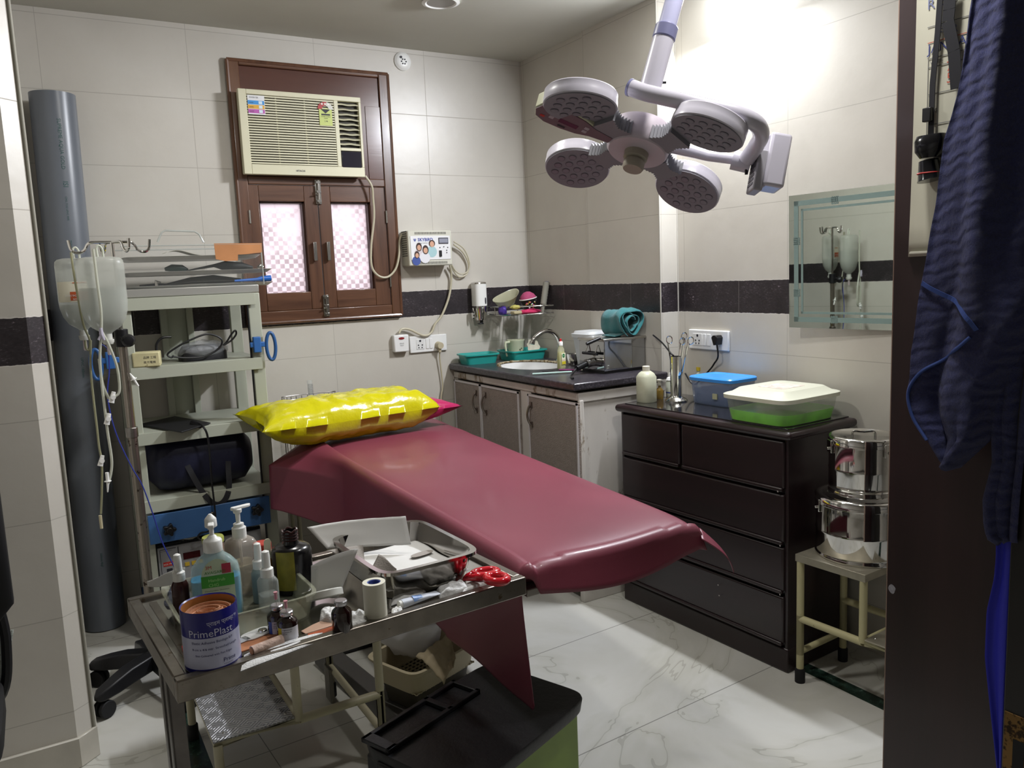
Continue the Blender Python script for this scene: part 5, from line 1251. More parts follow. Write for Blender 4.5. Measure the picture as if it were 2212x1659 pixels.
for i, (pz, x1_) in enumerate(((545, .775), (578, .815), (608, .815))):
    z_ = ony(420, pz+8, 3.12).z
    tr_ = thing('endoscope_tray', ['top steel endoscope tray in the acrylic case holding a folded sheet', 'middle steel endoscope tray in the acrylic case holding black instruments', 'lowest steel endoscope tray in the acrylic case, a blue wand at its end'][i], 'tray', (.54, 3.28, z_), 0, 'endoscope trays stacked in the acrylic case')
    s = MB(); hx = (x1_-.295)/2; xc = (x1_+.295)/2-.54
    s.loft([(-.010, hx-.018, .125, 8, xc, 0), (0, hx-.004, .138, 8, xc, 0), (.002, hx, .142, 8, xc, 0), (.003, hx-.006, .136, 8, xc, 0), (-.007, hx-.02, .122, 8, xc, 0)], 36); s.build('tray_body', trs, tr_, angle=30)
z1 = ony(420, 586, 3.12).z; z2 = ony(420, 616, 3.12).z; z0 = ony(420, 553, 3.12).z
blk = mat('black_instrument', '#0c0d0f', .6)
def tool(pts, r, label, m_=blk, name='endoscope_instrument', cat='instrument'):
    s = MB(); s.tube([V(p) for p in pts], r, 10); return tag(s.build(name, m_), label, cat)
tool([(.43, 3.2, z1+.012), (.455, 3.2, z1+.016), (.49, 3.2, z1+.014), (.51, 3.2, z1+.008)], [.006, .014, .013, .004], 'short dark green grip lying in the middle tray', mat('dark_green_grip', '#0f2a24', .4))
tool([(.50, 3.19, z1+.004), (.60, 3.19, z1+.020), (.64, 3.19, z1+.018), (.70, 3.18, z1+.014), (.74, 3.18, z1+.008)], [.002, .006, .019, .016, .006], 'black instrument with a thick grip lying in the middle tray')
tool([(.34, 3.2, z2+.006), (.40, 3.2, z2+.008), (.44, 3.2, z2+.006)], [.003, .005, .003], 'thin black cannula at the left of the lowest tray')
tool([(.43, 3.22, z2+.006), (.52, 3.22, z2+.018), (.60, 3.22, z2+.020), (.70, 3.22, z2+.012)], [.004, .013, .017, .008], 'coiled dark sleeve in the middle of the lowest tray', mat('smoky_sleeve', '#3a3735', .3))
tool([(.66, 3.14, z2+.010), (.745, 3.14, z2+.012), (.76, 3.14, z2+.014), (.795, 3.14, z2+.015)], [.004, .007, .011, .012], 'bright blue plastic wand sticking out of the lowest tray', mat('blue_wand', '#2160b4', .35), 'plastic_wand', 'wand')
tool([(.765, 3.2, z1+.006), (.775, 3.2, z1+.016), (.785, 3.2, z1+.010)], [.006, .008, .006], 'small metal stopcock at the right end of the middle tray', steel, 'stopcock', 'stopcock')
tool([(.395, 3.18, z2+.004), (.395, 3.18, z2+.018), (.41, 3.18, z2+.014)], [.007, .008, .003], 'small metal tap standing in the lowest tray', steel, 'stopcock', 'stopcock')
tool([(.62, 3.16, z0+.016), (.655, 3.16, z0+.017), (.70, 3.16, z0+.008)], [.007, .006, .004], 'black spoon-shaped handle in the top tray', blk)
s = MB(); s.grid(lambda u, v: (.44+.25*u, 3.2+.1*v, z0+.004+.022*math.exp(-((u-.15)/.22)**2)), 20, 4, thick=.001); tag(s.build('folded_sheet', mat('greyish_paper', '#b3afa0', .7)), 'grey folded paper sheet peaked in the top tray', 'paper')
# blue clamp rings on the rack sides
def clamp(name_label, px, py, Y, side):
    t = thing('ring_clamp', name_label, 'clamp', ony(px, py, Y), 0, 'blue ring clamps on the rack')
    c = ony(px, py, Y); s = MB()
    s.box(c.x-.018, c.x+.010, Y-.02, Y+.0, c.z-.030, c.z+.030); s.box(c.x-.03, c.x+.025, Y-.016, Y-.004, c.z-.010, c.z+.010); s.build('clamp_body', mat('clamp_blue', '#2f5f9c', .4), t, True, bevel=.003)
    s = MB(); rc = V((c.x+side*.048, Y-.01, c.z-.01)); s.tube([rc+V((.017*math.cos(a), .0, .052*math.sin(a))) for a in [2*PI*k/28 for k in range(28)]], .0065, 10, closed=True); s.build('ring', mat('ring_blue', '#2b5488', .35), t, True)
clamp('blue ring clamp on the right post of the rack', 556, 744, 3.12, 1)
clamp('blue ring clamp behind the hanging drip tubes on the left side of the rack', 240, 778, 3.13, -1)
# the rack and what it carries stand a little further back, close to the wall
KR = 1.096
for o in list(bpy.data.objects):
    if o in _before or o.parent: continue
    o.location = CAM+(V(o.location)-CAM)*KR; o.scale = (KR, KR, KR)
# ================================================================ GREY PIPE
s = MB(); p0 = V((.128, 3.77, .0)); p1 = V((.155, 3.775, 2.205)); pr = .083
d = (p1-p0).normalized(); M_ = Matrix.Translation(p0+V((0, 0, .004))) @ d.to_track_quat('Z', 'Y').to_matrix().to_4x4(); L_p = (p1-p0).length
s.lathe([(pr, 0), (pr, L_p), (pr-.005, L_p), (pr-.005, 0)], 48, 0, M_, cap=(0, 0)); 
pp_ = thing('drain_pipe', 'tall grey plastic pipe standing in the left corner of the back wall', 'pipe', p0)
s.f += [(i, (i+1) % 48, 3*48+(i+1) % 48, 3*48+i) for i in range(48)]; s.mi += [0]*48
s.build('pipe_wall', mat('grey_pvc', '#62676e', .33, noise_amt=.06, noise_scale=5, spec=.6), pp_, True)
def wrap(ang0, zc, sgn=1):
    """vertical lettering printed on the pipe"""
    def f(x, y):
        a = ang0+y/pr; return M_ @ V(((pr+.0006)*math.cos(a), (pr+.0006)*math.sin(a), zc-x))
    return f
# directions on the pipe surface facing the camera
cl_ = M_.inverted() @ V((.10, 0, 1.42)); ac_ = math.atan2(cl_.y, cl_.x)-.35
grn = mat('green_print', '#1d4a46', .5)
joined_text([('SUPREME AQUA GOLD', .019, (0, 0, 0), (1, 0, 0), (0, 1, 0), 'LEFT', wrap(ac_+.42, 2.10)), ('ISI', .026, (0, 0, 0), (1, 0, 0), (0, 1, 0), 'LEFT', wrap(ac_+.42, 1.86)), ('CM/L 7152 UPVC PIPE', .010, (0, 0, 0), (1, 0, 0), (0, 1, 0), 'LEFT', wrap(ac_+.44, 1.80)), ('ZEBISOORIR', .014, (0, 0, 0), (1, 0, 0), (0, 1, 0), 'LEFT', wrap(ac_+.42, 1.63)), ('UPVC 160mm', .014, (0, 0, 0), (1, 0, 0), (0, 1, 0), 'LEFT', wrap(ac_+.42, 1.16)), ('160mm 4kgf', .012, (0, 0, 0), (1, 0, 0), (0, 1, 0), 'LEFT', wrap(ac_+.42, .34))], grn, pp_, 'pipe_printing')
# ================================================================ DRIP STAND
IX, IY = .252, 3.045
iv = thing('drip_stand', 'metal drip stand on a black five-arm castor base, two bottles hanging from it', 'drip stand', (IX, IY, 0))
s = MB(); s.cyl((IX, IY, .10), (IX, IY, .93), .0165, 18); s.build('lower_pole', mat('pitted_chrome', '#8c857b', .3, .9, dirt='#3a3028', dirt_scale=40, dirt_thr=.58), iv, True)
s = MB(); s.cyl((IX, IY, .92), (IX, IY, .955), .020, 18); s.build('pole_collar', dull_steel, iv, True, bevel=.002)
s = MB(); s.cyl((IX, IY, .93), (IX, IY, 1.26), .0145, 18); s.build('middle_pole', mat('hazy_chrome', '#9a9288', .22, .9), iv, True)
s = MB(); s.cyl((IX, IY, 1.24), (IX, IY, 1.588), .0065, 12); s.build('inner_rod', chrome, iv, True)
s = MB(); s.cyl((IX, IY, 1.235), (IX, IY, 1.295), .021, 18); kb = s.build('height_clamp', black_pl, iv, True, bevel=.002)
s = MB(); s.cyl((IX, IY-.02, 1.262), (IX+.014, IY-.045, 1.258), .010, 12); s.lathe([(.012, 0), (.021, .006), (.022, .018), (.015, .028), (.004, .030)], 20, 0, Matrix.Translation((IX+.014, IY-.042, 1.258)) @ Matrix.Rotation(PI/2, 4, 'X')); s.build('clamp_knob', black_pl, kb, True)
hz0 = 1.588
for k, (a, L_h) in enumerate(((0.05, .115), (PI, .125), (-PI/2+.5, .09), (PI/2+.3, .10))):
    d = V((math.cos(a), math.sin(a), 0)); o_ = V((IX, IY, hz0)); s = MB()
    s.tube(spline([o_, o_+d*L_h*.45, o_+d*L_h*.58+V((0, 0, -.006)), o_+d*L_h*.68+V((0, 0, -.026)), o_+d*L_h*.84+V((0, 0, -.034)), o_+d*L_h*.98+V((0, 0, -.024)), o_+d*L_h*1.03+V((0, 0, .008))], 5), .0045, 8)
    s.build('hook', chrome, iv, True)
s = MB(); s.lathe([(.045, .085), (.05, .10), (.035, .13), (.022, .14)], 24, M=Matrix.Translation((IX, IY, 0))); s.build('base_hub', black_pl, iv, True)
for k in range(5):
    a = math.radians(-143.5+72*k) if k else math.radians(-143.5)
    a = math.radians([-146, 143, 97, -1, -75][k]); L_b = [.225, .235, .22, .26, .25][k]
    d = V((math.cos(a), math.sin(a), 0)); sd = V((-d.y, d.x, 0)); o_ = V((IX, IY, 0)); s = MB(); vs = []
    for (r0, w_, z0_, z1_) in ((.02, .034, .085, .138), (.12, .033, .078, .130), (L_b-.05, .030, .070, .116), (L_b+.005, .026, .066, .100), (L_b+.022, .014, .066, .084)):
        for (a_, z_) in ((-1, z0_), (1, z0_), (.8, z1_), (-.8, z1_)): vs.append(o_+d*r0+sd*w_*a_+V((0, 0, z_)))
    fs = [(q*4+e, q*4+(e+1) % 4, (q+1)*4+(e+1) % 4, (q+1)*4+e) for q in range(4) for e in range(4)]+[(3, 2, 1, 0), (16, 17, 18, 19)]
    s.add(vs, fs); arm = s.build('base_arm', black_pl, iv, True, bevel=.006, seg=3)
    s = MB(); c = o_+d*(L_b-.005)
    s.cyl(c+sd*.022+V((0, 0, .031)), c+sd*.006+V((0, 0, .031)), .030, 20); s.cyl(c-sd*.022+V((0, 0, .031)), c-sd*.006+V((0, 0, .031)), .030, 20); s.cyl(c+V((0, 0, .03)), c+V((0, 0, .072)), .008, 10); s.build('castor', black_rub, arm, True, bevel=.003)
# bottles
soln = mat('saline_plastic', '#c6c9c0', .3, alpha=.42, spec=.5); liq = mat('saline_liquid', '#a3aaa2', .2, alpha=.42)
def iv_bottle(label, px, py_top, py_bot, Y, w_px, lvl, rz, lab=False):
    top = ony(px, py_top, Y); bot = ony(px+4, py_bot, Y); R = sz(w_px/2, top); H = top.z-bot.z
    t = thing('drip_bottle', label, 'drip bottle', (top.x, Y, bot.z), rz, 'drip bottles hanging from the stand')
    rd = R*.62
    def sec(k, h): return (h*H, R*k, rd*k, 2.6)
    S = [sec(.20, 0), sec(.25, .02), sec(.62, .09), sec(.85, .19), sec(.97, .31), sec(1, .42), sec(1, .90), sec(.97, .955), sec(.86, .985), sec(.6, 1)]
    s = MB(); s.loft(S, 36); s.build('bottle_body', soln, t)
    L2 = [q for q in S if q[0] < lvl*H]+[(lvl*H, R, rd, 2.6)]
    s = MB(); s.loft([(z_+.001, a*.965, b_*.965, p_) for z_, a, b_, p_ in L2], 36); s.build('liquid', liq, t)
    s = MB(); s.lathe([(R*.20, 0), (R*.20, -.018), (R*.26, -.018), (R*.26, -.026), (R*.2, -.034)], 20); s.build('neck_cap', mat('neck_pale', '#c3c4bd', .35), t)
    s = MB(); s.lathe([(.006, -.034), (.006, -.066), (.004, -.07)], 14); s.build('spike', mat('spike_pink', '#cdbfc0', .3, alpha=.85), t)
    s = MB(); s.tube(spline([(-.004, 0, H*.995), (-.005, 0, H+.028), (.004, 0, H+.036), (.012, 0, H+.022), (.012, 0, H*.995)]), .0035, 8); s.build('hanger_loop', mat('loop_clear', '#c9cdbf', .3, alpha=.9), t)
    if lab:
        def cur(x, z, e=1.0): 
            k_ = x/R; k_ = max(-.97, min(.97, k_)); return (x, -rd*(1-abs(k_)**2.6)**(1/2.6)*1.012-.0004, z)
        s = MB(); s.grid(lambda u, v: cur(-R*.97+R*1.35*u, H*.40+H*.28*v), 18, 4); lb = s.build('label', mat('label_offwhite', '#c6c2b0', .6), t)
        s = MB(); s.grid(lambda u, v: tuple(V(cur(-R*.45+R*.8*u, H*.42+H*.12*v))+V((0, -.0008, 0))), 12, 3); s.grid(lambda u, v: tuple(V(cur(-R*.3+R*.6*u, H*.655+H*.012*v))+V((0, -.0008, 0))), 10, 1); s.build('orange_block', mat('label_orange', '#a8491f', .6), lb)
        def tb(x, y): p = V(cur(R*.32-x, H*.50-y)); return p+V((0, -.0016, 0))
        joined_text([('SODIUM CHLORIDE', .009, (0, 0, 0), (1, 0, 0), (0, 1, 0), 'LEFT', lambda x, y: V(cur(R*.30-x*.8, H*.50-y))+V((0, -.0016, 0))), ('SOLUTION', .009, (0, 0, 0), (1, 0, 0), (0, 1, 0), 'LEFT', lambda x, y: V(cur(R*.20-x*.8, H*.45-y))+V((0, -.0016, 0)))], paper, lb, 'lettering', world=False)
    return t, top, bot
b1 = iv_bottle('nearer drip bottle, unlabelled and more than half full, hanging upside down from the stand', 214, 555, 722, 2.96, 94, .60, .05)
b2 = iv_bottle('drip bottle with an orange and white label, hanging behind the nearer one', 163, 558, 714, 3.115, 84, .36, 0, True)
tubm = mat('drip_tube', '#c2c4b4', .25, alpha=.8)
def ivtube(name_label, paths, r, clips, m_=tubm, group=None):
    t = thing('drip_tubing', name_label, 'tubing', V(paths[0][0][:1]+(0, 0)) if False else (0, 0, 0)); first = True
    for pth, Y in paths:
        s = MB(); P_ = [ony(x_, y_, Y) for x_, y_ in pth]
        if first: t.location = P_[-1]; first = False; bpy.context.view_layer.update()
        s.tube(spline(P_, 6), r, 8); s.build('tube', m_, t, True)
    for (x_, y_, Y, k_) in clips:
        c = ony(x_, y_, Y); s = MB()
        if k_ == 'roller': 
            s.loft([(-.018, .009, .007, 3), (.018, .006, .006, 3)], 12, 0, Matrix.Translation(c) @ Matrix.Rotation(.3, 4, 'Y')); s.cyl(c+V((.002, -.010, 0)), c+V((.002, .004, 0)), .0075, 14); s.build('roller_clamp', white_pl, t, True)
        elif k_ == 'y': s.tube([c+V((0, 0, .02)), c, c+V((.006, 0, -.02))], [.005, .007, .004], 8); s.tube([c, c+V((-.010, 0, -.018))], .004, 8); s.build('y_connector', mat('lilac_clear', '#b9b4c4', .3, alpha=.9), t, True)
        elif k_ == 'spike': s.cyl(c+V((0, 0, .03)), c+V((0, 0, -.0)), .0055, 10); s.lathe([(.011, 0), (.011, .002)], 14, M=Matrix.Translation(c)); s.cyl(c, c+V((-.004, 0, -.035)), .0045, 10, r2=.002); s.build('luer_spike', white_pl, t, True)
        elif k_ == 'port': s.cyl(c+V((0, 0, .024)), c+V((0, 0, -.022)), .0055, 10, r2=.005); s.build('injection_port', mat('latex_port', '#b3a98a', .5), t, True)
    return t
ivtube('clear drip tube from the nearer bottle, looping down to a white spike beside the pipe', [([(201, 538), (204, 560), (210, 610), (218, 670), (219, 712), (217, 740), (216, 780), (220, 830), (226, 880), (232, 930), (241, 990), (240, 1020), (234, 1045)], 2.90), ([(219, 715), (235, 745), (252, 790), (258, 830), (256, 850), (244, 858)], 2.90), ([(214, 775), (222, 830), (236, 862)], 2.91)], .0042, [(219, 722, 2.89, 'y'), (243, 858, 2.89, 'roller'), (233, 905, 2.89, 'roller'), (233, 1040, 2.89, 'spike')])
ivtube('thinner yellowish drip tube from the labelled bottle, ending in a cream port', [([(153, 545), (158, 580), (168, 640), (180, 700), (194, 735), (192, 755), (186, 752), (184, 735)], 3.03), ([(196, 735), (196, 800), (203, 870), (209, 920), (214, 965), (220, 1000), (220, 1060), (218, 1110)], 3.03)], .0036, [(219, 995, 3.02, 'roller'), (218, 1128, 3.02, 'port')], mat('drip_tube_old', '#8f8e70', .3, alpha=.9))
s = MB(); s.tube(spline([ony(*p, 3.0) for p in ((214, 742), (232, 755), (236, 800), (232, 850), (240, 900), (256, 950), (285, 1010), (308, 1050), (330, 1110), (350, 1170), (378, 1228))], 6), .0025, 6)
tag(s.build('blue_lead', mat('blue_wire', '#27348c', .4)), 'thin blue wire hanging from the drip stand and running down to the cautery unit', 'wire')
t = thing('loose_spike', 'loose white plastic spike hanging by the left side of the second rack shelf', 'spike', ony(288, 815, 3.02))
s = MB(); c = ony(288, 818, 3.02); M_ = Matrix.Translation(c) @ Matrix.Rotation(-.45, 4, 'Y'); s.lathe([(.0015, .022), (.007, .0), (.011, -.001), (.011, -.003), (.004, -.004), (.0035, -.03)], 14, 0, M_); s.build('spike_body', white_pl, t, True)
# ================================================================ CHAIR AT THE LEFT EDGE
t = thing('office_chair', 'black chair cut off by the left edge of the picture, a pale towel over it', 'chair', (-.42, 2.12, 0))
s = MB(); s.loft([(.66, .20, .03, 6), (.70, .235, .035, 6), (1.0, .235, .035, 6), (1.05, .22, .03, 6), (1.08, .15, .02, 4)], 36, 0, Matrix.Translation((-.345, 2.20, 0))); s.build('backrest', mat('black_mesh', '#0c0c0e', .6), t, True)
s = MB(); s.loft([(.44, .22, .21, 5), (.46, .24, .23, 5), (.50, .24, .23, 5), (.52, .21, .2, 5)], 36, 0, Matrix.Translation((-.39, 2.06, 0))); s.build('seat', MATS['black_mesh'], t, True)
s = MB(); s.tube(spline([(-.30, 2.26, .40), (-.17, 2.24, .45), (-.138, 2.22, .60), (-.15, 2.21, .74)]), .012, 8); s.build('back_bracket', black_pl, t, True)
s = MB(); s.cyl((-.39, 2.06, .06), (-.39, 2.06, .44), .025, 16)
s.build('pedestal', black_pl, t, True)
for k in range(5):
    a = .9+2*PI*k/5; s = MB(); s.tube(spline([(-.39, 2.06, .09), (-.39+.14*math.cos(a), 2.06+.14*math.sin(a), .085), (-.39+.27*math.cos(a), 2.06+.27*math.sin(a), .05)], 5), [.02]*10+[.012], 10); s.build('base_arm', chrome, t, True)
s = MB(); s.grid(lambda u, v: (-.30+.175*u*(1-.35*(1-v)), 2.28-.01*math.sin(u*12), .36+.24*v-.03*(1-u)*v), 20, 16, thick=.006); tag(s.build('hand_towel', mat('ribbed_grey_towel', '#8f938a', .9, bump=.8, bump_scale=220), angle=180), 'pale ribbed towel hanging at the bottom left corner', 'towel')
# ================================================================ INSTRUMENT TROLLEY
TZ = .758
trz = .068; T0 = V((.142, 1.402, 0)); TW, TD = .728, .468
tro = thing('instrument_trolley', 'worn stainless steel trolley table crowded with bottles and dressings in the foreground', 'trolley', (T0.x, T0.y, 0), trz)
ss = mat('trolley_steel', '#b5b3ae', .16, 1, noise_amt=.12, noise_scale=9, dirt='#6f675c', dirt_scale=11, dirt_thr=.66)
ssr = mat('trolley_rim', '#8d877f', .30, 1, noise_amt=.22, noise_scale=18, dirt='#6a5c4a', dirt_scale=22, dirt_thr=.60)
s = MB(); s.box(.02, TW-.02, .02, TD-.02, TZ-.006, TZ); s.build('tray_top', ss, tro, bevel=.001)
s = MB()
for a in ((0, TW, 0, .022), (0, TW, TD-.022, TD), (0, .022, .022, TD-.022), (TW-.022, TW, .022, TD-.022)): s.box(a[0], a[1], a[2], a[3], TZ-.034, TZ+.007)
s.build('rim', ssr, tro, bevel=.003)
s = MB(); s.box(.035, TW-.035, .035, .050, TZ+.0002, TZ+.002); s.box(.035, .050, .05, TD-.05, TZ+.0002, TZ+.002); s.build('inner_fold', ssr, tro)
for (x_, y_) in ((.018, .20), (.045, .425)):
    s = MB(); s.box(x_, x_+.028, y_, y_+.012, 0.03, TZ-.03); s.box(x_, x_+.004, y_, y_+.03, .03, TZ-.03); s.build('leg', mat('leg_steel', '#6f6b68', .38, .9, noise_amt=.2, noise_scale=20), tro, bevel=.001)
    s = MB(); s.box(x_, .36, y_, y_+.025, .012, .034); s.build('floor_runner', MATS['leg_steel'], tro, bevel=.002)
TM = Matrix.Translation((T0.x, T0.y, 0)) @ Matrix.Rotation(trz, 4, 'Z')
def on(px, py): p = onz(px, py, TZ); return V((p.x, p.y, TZ))
# ---- clear plastic tub
r0 = onz(330, 1266, .811); r1 = onz(411, 1352, .811); r2 = onz(704, 1278, .811)
ex = (r2-r1); Lx = .235; ey = (r0-r1); ang = math.atan2(ex.y, ex.x)
cx_, cy_ = r1.x+.5*(r2.x-r1.x)+.5*(r0.x-r1.x), r1.y+.5*(r2.y-r1.y)+.5*(r0.y-r1.y)
Lx, Ly = V((ex.x, ex.y)).length, V((ey.x, ey.y)).length
tub = thing('plastic_tub', 'clear yellowish plastic tub holding the dispenser and spray bottles on the trolley', 'tub', (cx_, cy_, TZ), ang)
s = MB(); a, b_ = Lx/2, Ly/2
s.loft([(0, a-.012, b_-.012, 8), (.047, a-.002, b_-.002, 8), (.050, a+.003, b_+.003, 8), (.053, a+.003, b_+.003, 8), (.053, a-.004, b_-.004, 8), (.003, a-.015, b_-.015, 8)], 56)
s.build('tub_body', mat('yellowed_clear_plastic', '#b9bba4', .18, alpha=.30, spec=.7), tub, angle=30)
def tubp(px, py, z=TZ+.004): p = onz(px, py, z); return p
def up(px, py, base): return atd(px, py, math.hypot(base.x, base.y)).z
# ---- hand rub bottle (blue liquid)
c = tubp(462, 1320); c = V((.262, 1.660, TZ+.004)); 
R = .048; Hh = up(455, 1187, c)-c.z-.004; 
hr = thing('hand_rub_bottle', 'clear pump bottle of blue hand rub with a green and white label, in the tub', 'bottle', c, -.18)
s = MB(); S = [(0, R*.95, .022, 4), (.005, R, .025, 4), (Hh*.60, R, .025, 4), (Hh*.78, R*.93, .024, 3), (Hh*.90, R*.66, .021, 2.5), (Hh*.97, R*.42, .018, 2), (Hh, R*.40, .016, 2)]
s.loft(S, 36); s.build('bottle_body', mat('bottle_clear_blue', '#b7d0cd', .15, alpha=.42, spec=.7), hr)
lv = Hh*.60
s = MB(); s.loft([(.002, R*.93, .0235, 4), (lv, R*.97, .0238, 4)], 32); s.build('blue_liquid', mat('blue_gel', '#2a9ccb', .15, alpha=.9), hr)
s = MB(); s.lathe([(.0175, Hh), (.0185, Hh+.002), (.0185, Hh+.022), (.0165, Hh+.025), (.010, Hh+.028), (.008, Hh+.032), (.0045, Hh+.034), (.0045, Hh+.052)], 24)
pm_ = s.build('pump', white_pl, hr); s = MB()
s.lathe([(.0115, Hh+.050), (.0120, Hh+.053), (.0115, Hh+.066), (.0100, Hh+.069), (.003, Hh+.077)], 20); s.box(-.006, .006, -.034, 0, Hh+.054, Hh+.063); s.build('pump_head', white_pl, pm_, bevel=.002)
# label wrapped on the front face
def lab_pt(x, z, R_=R, d_=.025, p_=4, e=.0006): 
    k_ = max(-.98, min(.98, x/R_)); return V((x, -(d_+e)*(1-abs(k_)**p_)**(1/p_), z))
s = MB(); s.grid(lambda u, v: lab_pt((u*2-1)*.031*(1 if v < .62 else math.sqrt(max(0.02, 1-((v-.62)/.38)**2))), .020+.105*v)+V((.004, 0, 0)), 18, 22); lb = s.build('label', mat('handrub_label', '#c3d0b0', .4, alpha=.95), hr)
s = MB(); s.grid(lambda u, v: lab_pt((u*2-1)*.031, .068+.024*v, e=.0012)+V((.004, 0, 0)), 16, 3); s.build('green_band', mat('label_bright_green', '#3e9c2e', .4), lb)
s = MB(); s.grid(lambda u, v: lab_pt(.009+.017*u, .094+.020*v, e=.0012)+V((.004, 0, 0)), 6, 3); s.build('red_block', mat('label_red', '#b33348', .4), lb)
def lt(z, x0): return lambda x, y: lab_pt(x0+x, z+y, e=.0022)+V((.004, 0, 0))
I3 = ((0, 0, 0), (1, 0, 0), (0, 1, 0), 'LEFT')
joined_text([('3M', .010, *I3, lt(.106, -.022))], red_ink, lb, 'maker_lettering', world=False)
joined_text([('AVAGARD', .0085, *I3, lt(.096, -.024))], mat('label_dark_green', '#2f7a2a', .5), lb, 'brand_lettering', world=False)
joined_text([('Handrub', .009, *I3, lt(.080, -.018)), ('CHG', .009, *I3, lt(.070, -.018))], mat('label_pale_green', '#a9dc8a', .5), lb, 'band_lettering', world=False)
joined_text([('Chlorhexidine Gluconate', .0045, *I3, lt(.060, -.026)), ('Solution and Ethanol', .0045, *I3, lt(.053, -.026)), ('500 ml', .0055, *I3, lt(.040, -.026))], ink, lb, 'small_lettering', world=False)
# ---- clear pump bottle with a T head
c = V((.335, 1.765, TZ+.004)); R = .030; Hh = up(505, 1160, c)-c.z
pb = thing('pump_bottle', 'clear square pump bottle with a white lever head, nearly empty, behind the hand rub', 'bottle', c, .3)
s = MB(); s.loft([(0, R*.96, R*.96, 5), (.004, R, R, 5), (Hh*.86, R, R, 5), (Hh*.95, R*.85, R*.85, 3.5), (Hh, R*.52, R*.52, 2)], 32); s.build('bottle_body', mat('bottle_clear_pink', '#cfc6bb', .1, alpha=.36, spec=.7), pb)
s = MB(); s.loft([(.004, R*.95, R*.95, 5), (Hh*.52, R*.95, R*.95, 5)], 28); s.build('liquid', mat('pale_liquid', '#b9ad8c', .15, alpha=.45), pb)
s = MB(); s.lathe([(.015, Hh-.004), (.015, Hh+.020), (.011, Hh+.023), (.011, Hh+.029), (.0045, Hh+.031), (.0055, Hh+.052)], 22); pm_ = s.build('pump', white_pl, pb)
s = MB(); s.loft([(Hh+.052, .009, .008, 2), (Hh+.062, .010, .009, 2)], 18); s.prism([(-.012, -.006), (.026, -.005), (.032, 0), (.026, .005), (-.012, .006), (-.016, 0)], Hh+.060, Hh+.067); s.build('pump_lever', white_pl, pm_, bevel=.002)
s = MB(); s.cyl((0, 0, .01), (0, 0, Hh), .0028, 8); s.build('dip_tube', mat('dip_tube_white', '#c9c4b8', .4), pb)
# ---- black antiseptic bottle
c = V((.428, 1.705, TZ+.004)); R = .0430; Hs = up(640, 1175, c)-c.z
bb = thing('black_bottle', 'large black open-necked antiseptic bottle with an olive label, at the tub right end', 'bottle', c, 0)
s = MB(); s.lathe([(R*.95, 0), (R, .004), (R, Hs*.86), (R*.93, Hs*.95), (R*.75, Hs), (R*.42, Hs+.004), (R*.36, Hs+.010), (R*.36, Hs+.032), (R*.30, Hs+.032), (R*.30, Hs+.01)], 36)
s.build('bottle_body', mat('black_gloss_plastic', '#0d0c0e', .22, spec=.6), bb)
s = MB(); 
for k in range(3): s.tube([(R*.375*math.cos(a), R*.375*math.sin(a), Hs+.013+.006*k) for a in [2*PI*i/22 for i in range(22)]], .0018, 6, closed=True)
s.tube([(R*.36*math.cos(a), R*.36*math.sin(a), Hs+.032+.002*math.sin(a*5)) for a in [2*PI*i/30 for i in range(30)]], .0026, 6, closed=True); s.build('crusted_neck', mat('iodine_crust', '#2d0f0e', .3), bb)
s = MB(); s.grid(lambda u, v: ((R+.0006)*math.cos(-2.65+.95*u), (R+.0006)*math.sin(-2.65+.95*u), .012+.085*v), 12, 2); s.build('label', mat('olive_label', '#7a7420', .5, noise_amt=.15, noise_scale=60), bb)
# ---- spray bottles
def spray(label, c, R_, h, body_m, liq_m, lvl, square=2, shoulder=.85, cap_m=white_pl, tall=.034, hood=True):
    t = thing('spray_bottle', label, 'spray bottle', c, .1, 'small spray bottles in the tub')
    s = MB(); s.loft([(0, R_*.96, R_*.96, square), (.003, R_, R_, square), (h*.84, R_, R_, square), (h*.93, R_*.82, R_*.82, max(2, square*.7)), (h, R_*.55, R_*.55, 2)], 26); s.build('bottle_body', body_m, t)
    if liq_m: s = MB(); s.loft([(.003, R_*.95, R_*.95, square), (h*lvl, R_*.95, R_*.95, square)], 24); s.build('liquid', liq_m, t)
    s = MB(); s.lathe([(R_*.72, h-.003), (R_*.72, h+.014), (R_*.5, h+.017)], 20); s.build('collar', cap_m, t)
    s = MB(); s.lathe([(R_*.48, h+.016), (R_*.46, h+.016+tall*.7), (R_*.40, h+.016+tall), (R_*.2, h+.018+tall)], 20); s.build('spray_head', cap_m, t)
    return t
amb = mat('dark_amber_plastic', '#3a1714', .2, alpha=.97)
spray('brown spray bottle with a white head, leftmost in the tub', V((.196, 1.68, TZ+.004)), .0165, .085, amb, None, 0)
spray('small spray bottle with a pale blue collar and dark liquid, left of the clear one', V((.352, 1.680, TZ+.004)), .0170, .075, mat('pale_blue_clear', '#9fb4b4', .2, alpha=.6), mat('dark_liquid', '#1a1412', .2), .72)
spray('small square clear spray bottle with a white head, beside the black bottle', V((.356, 1.628, TZ+.004)), .0185, .072, mat('spray_clear', '#ccd0cc', .08, alpha=.32, spec=.8), mat('water_liquid', '#b9c0bb', .08, alpha=.35), .45, 5)
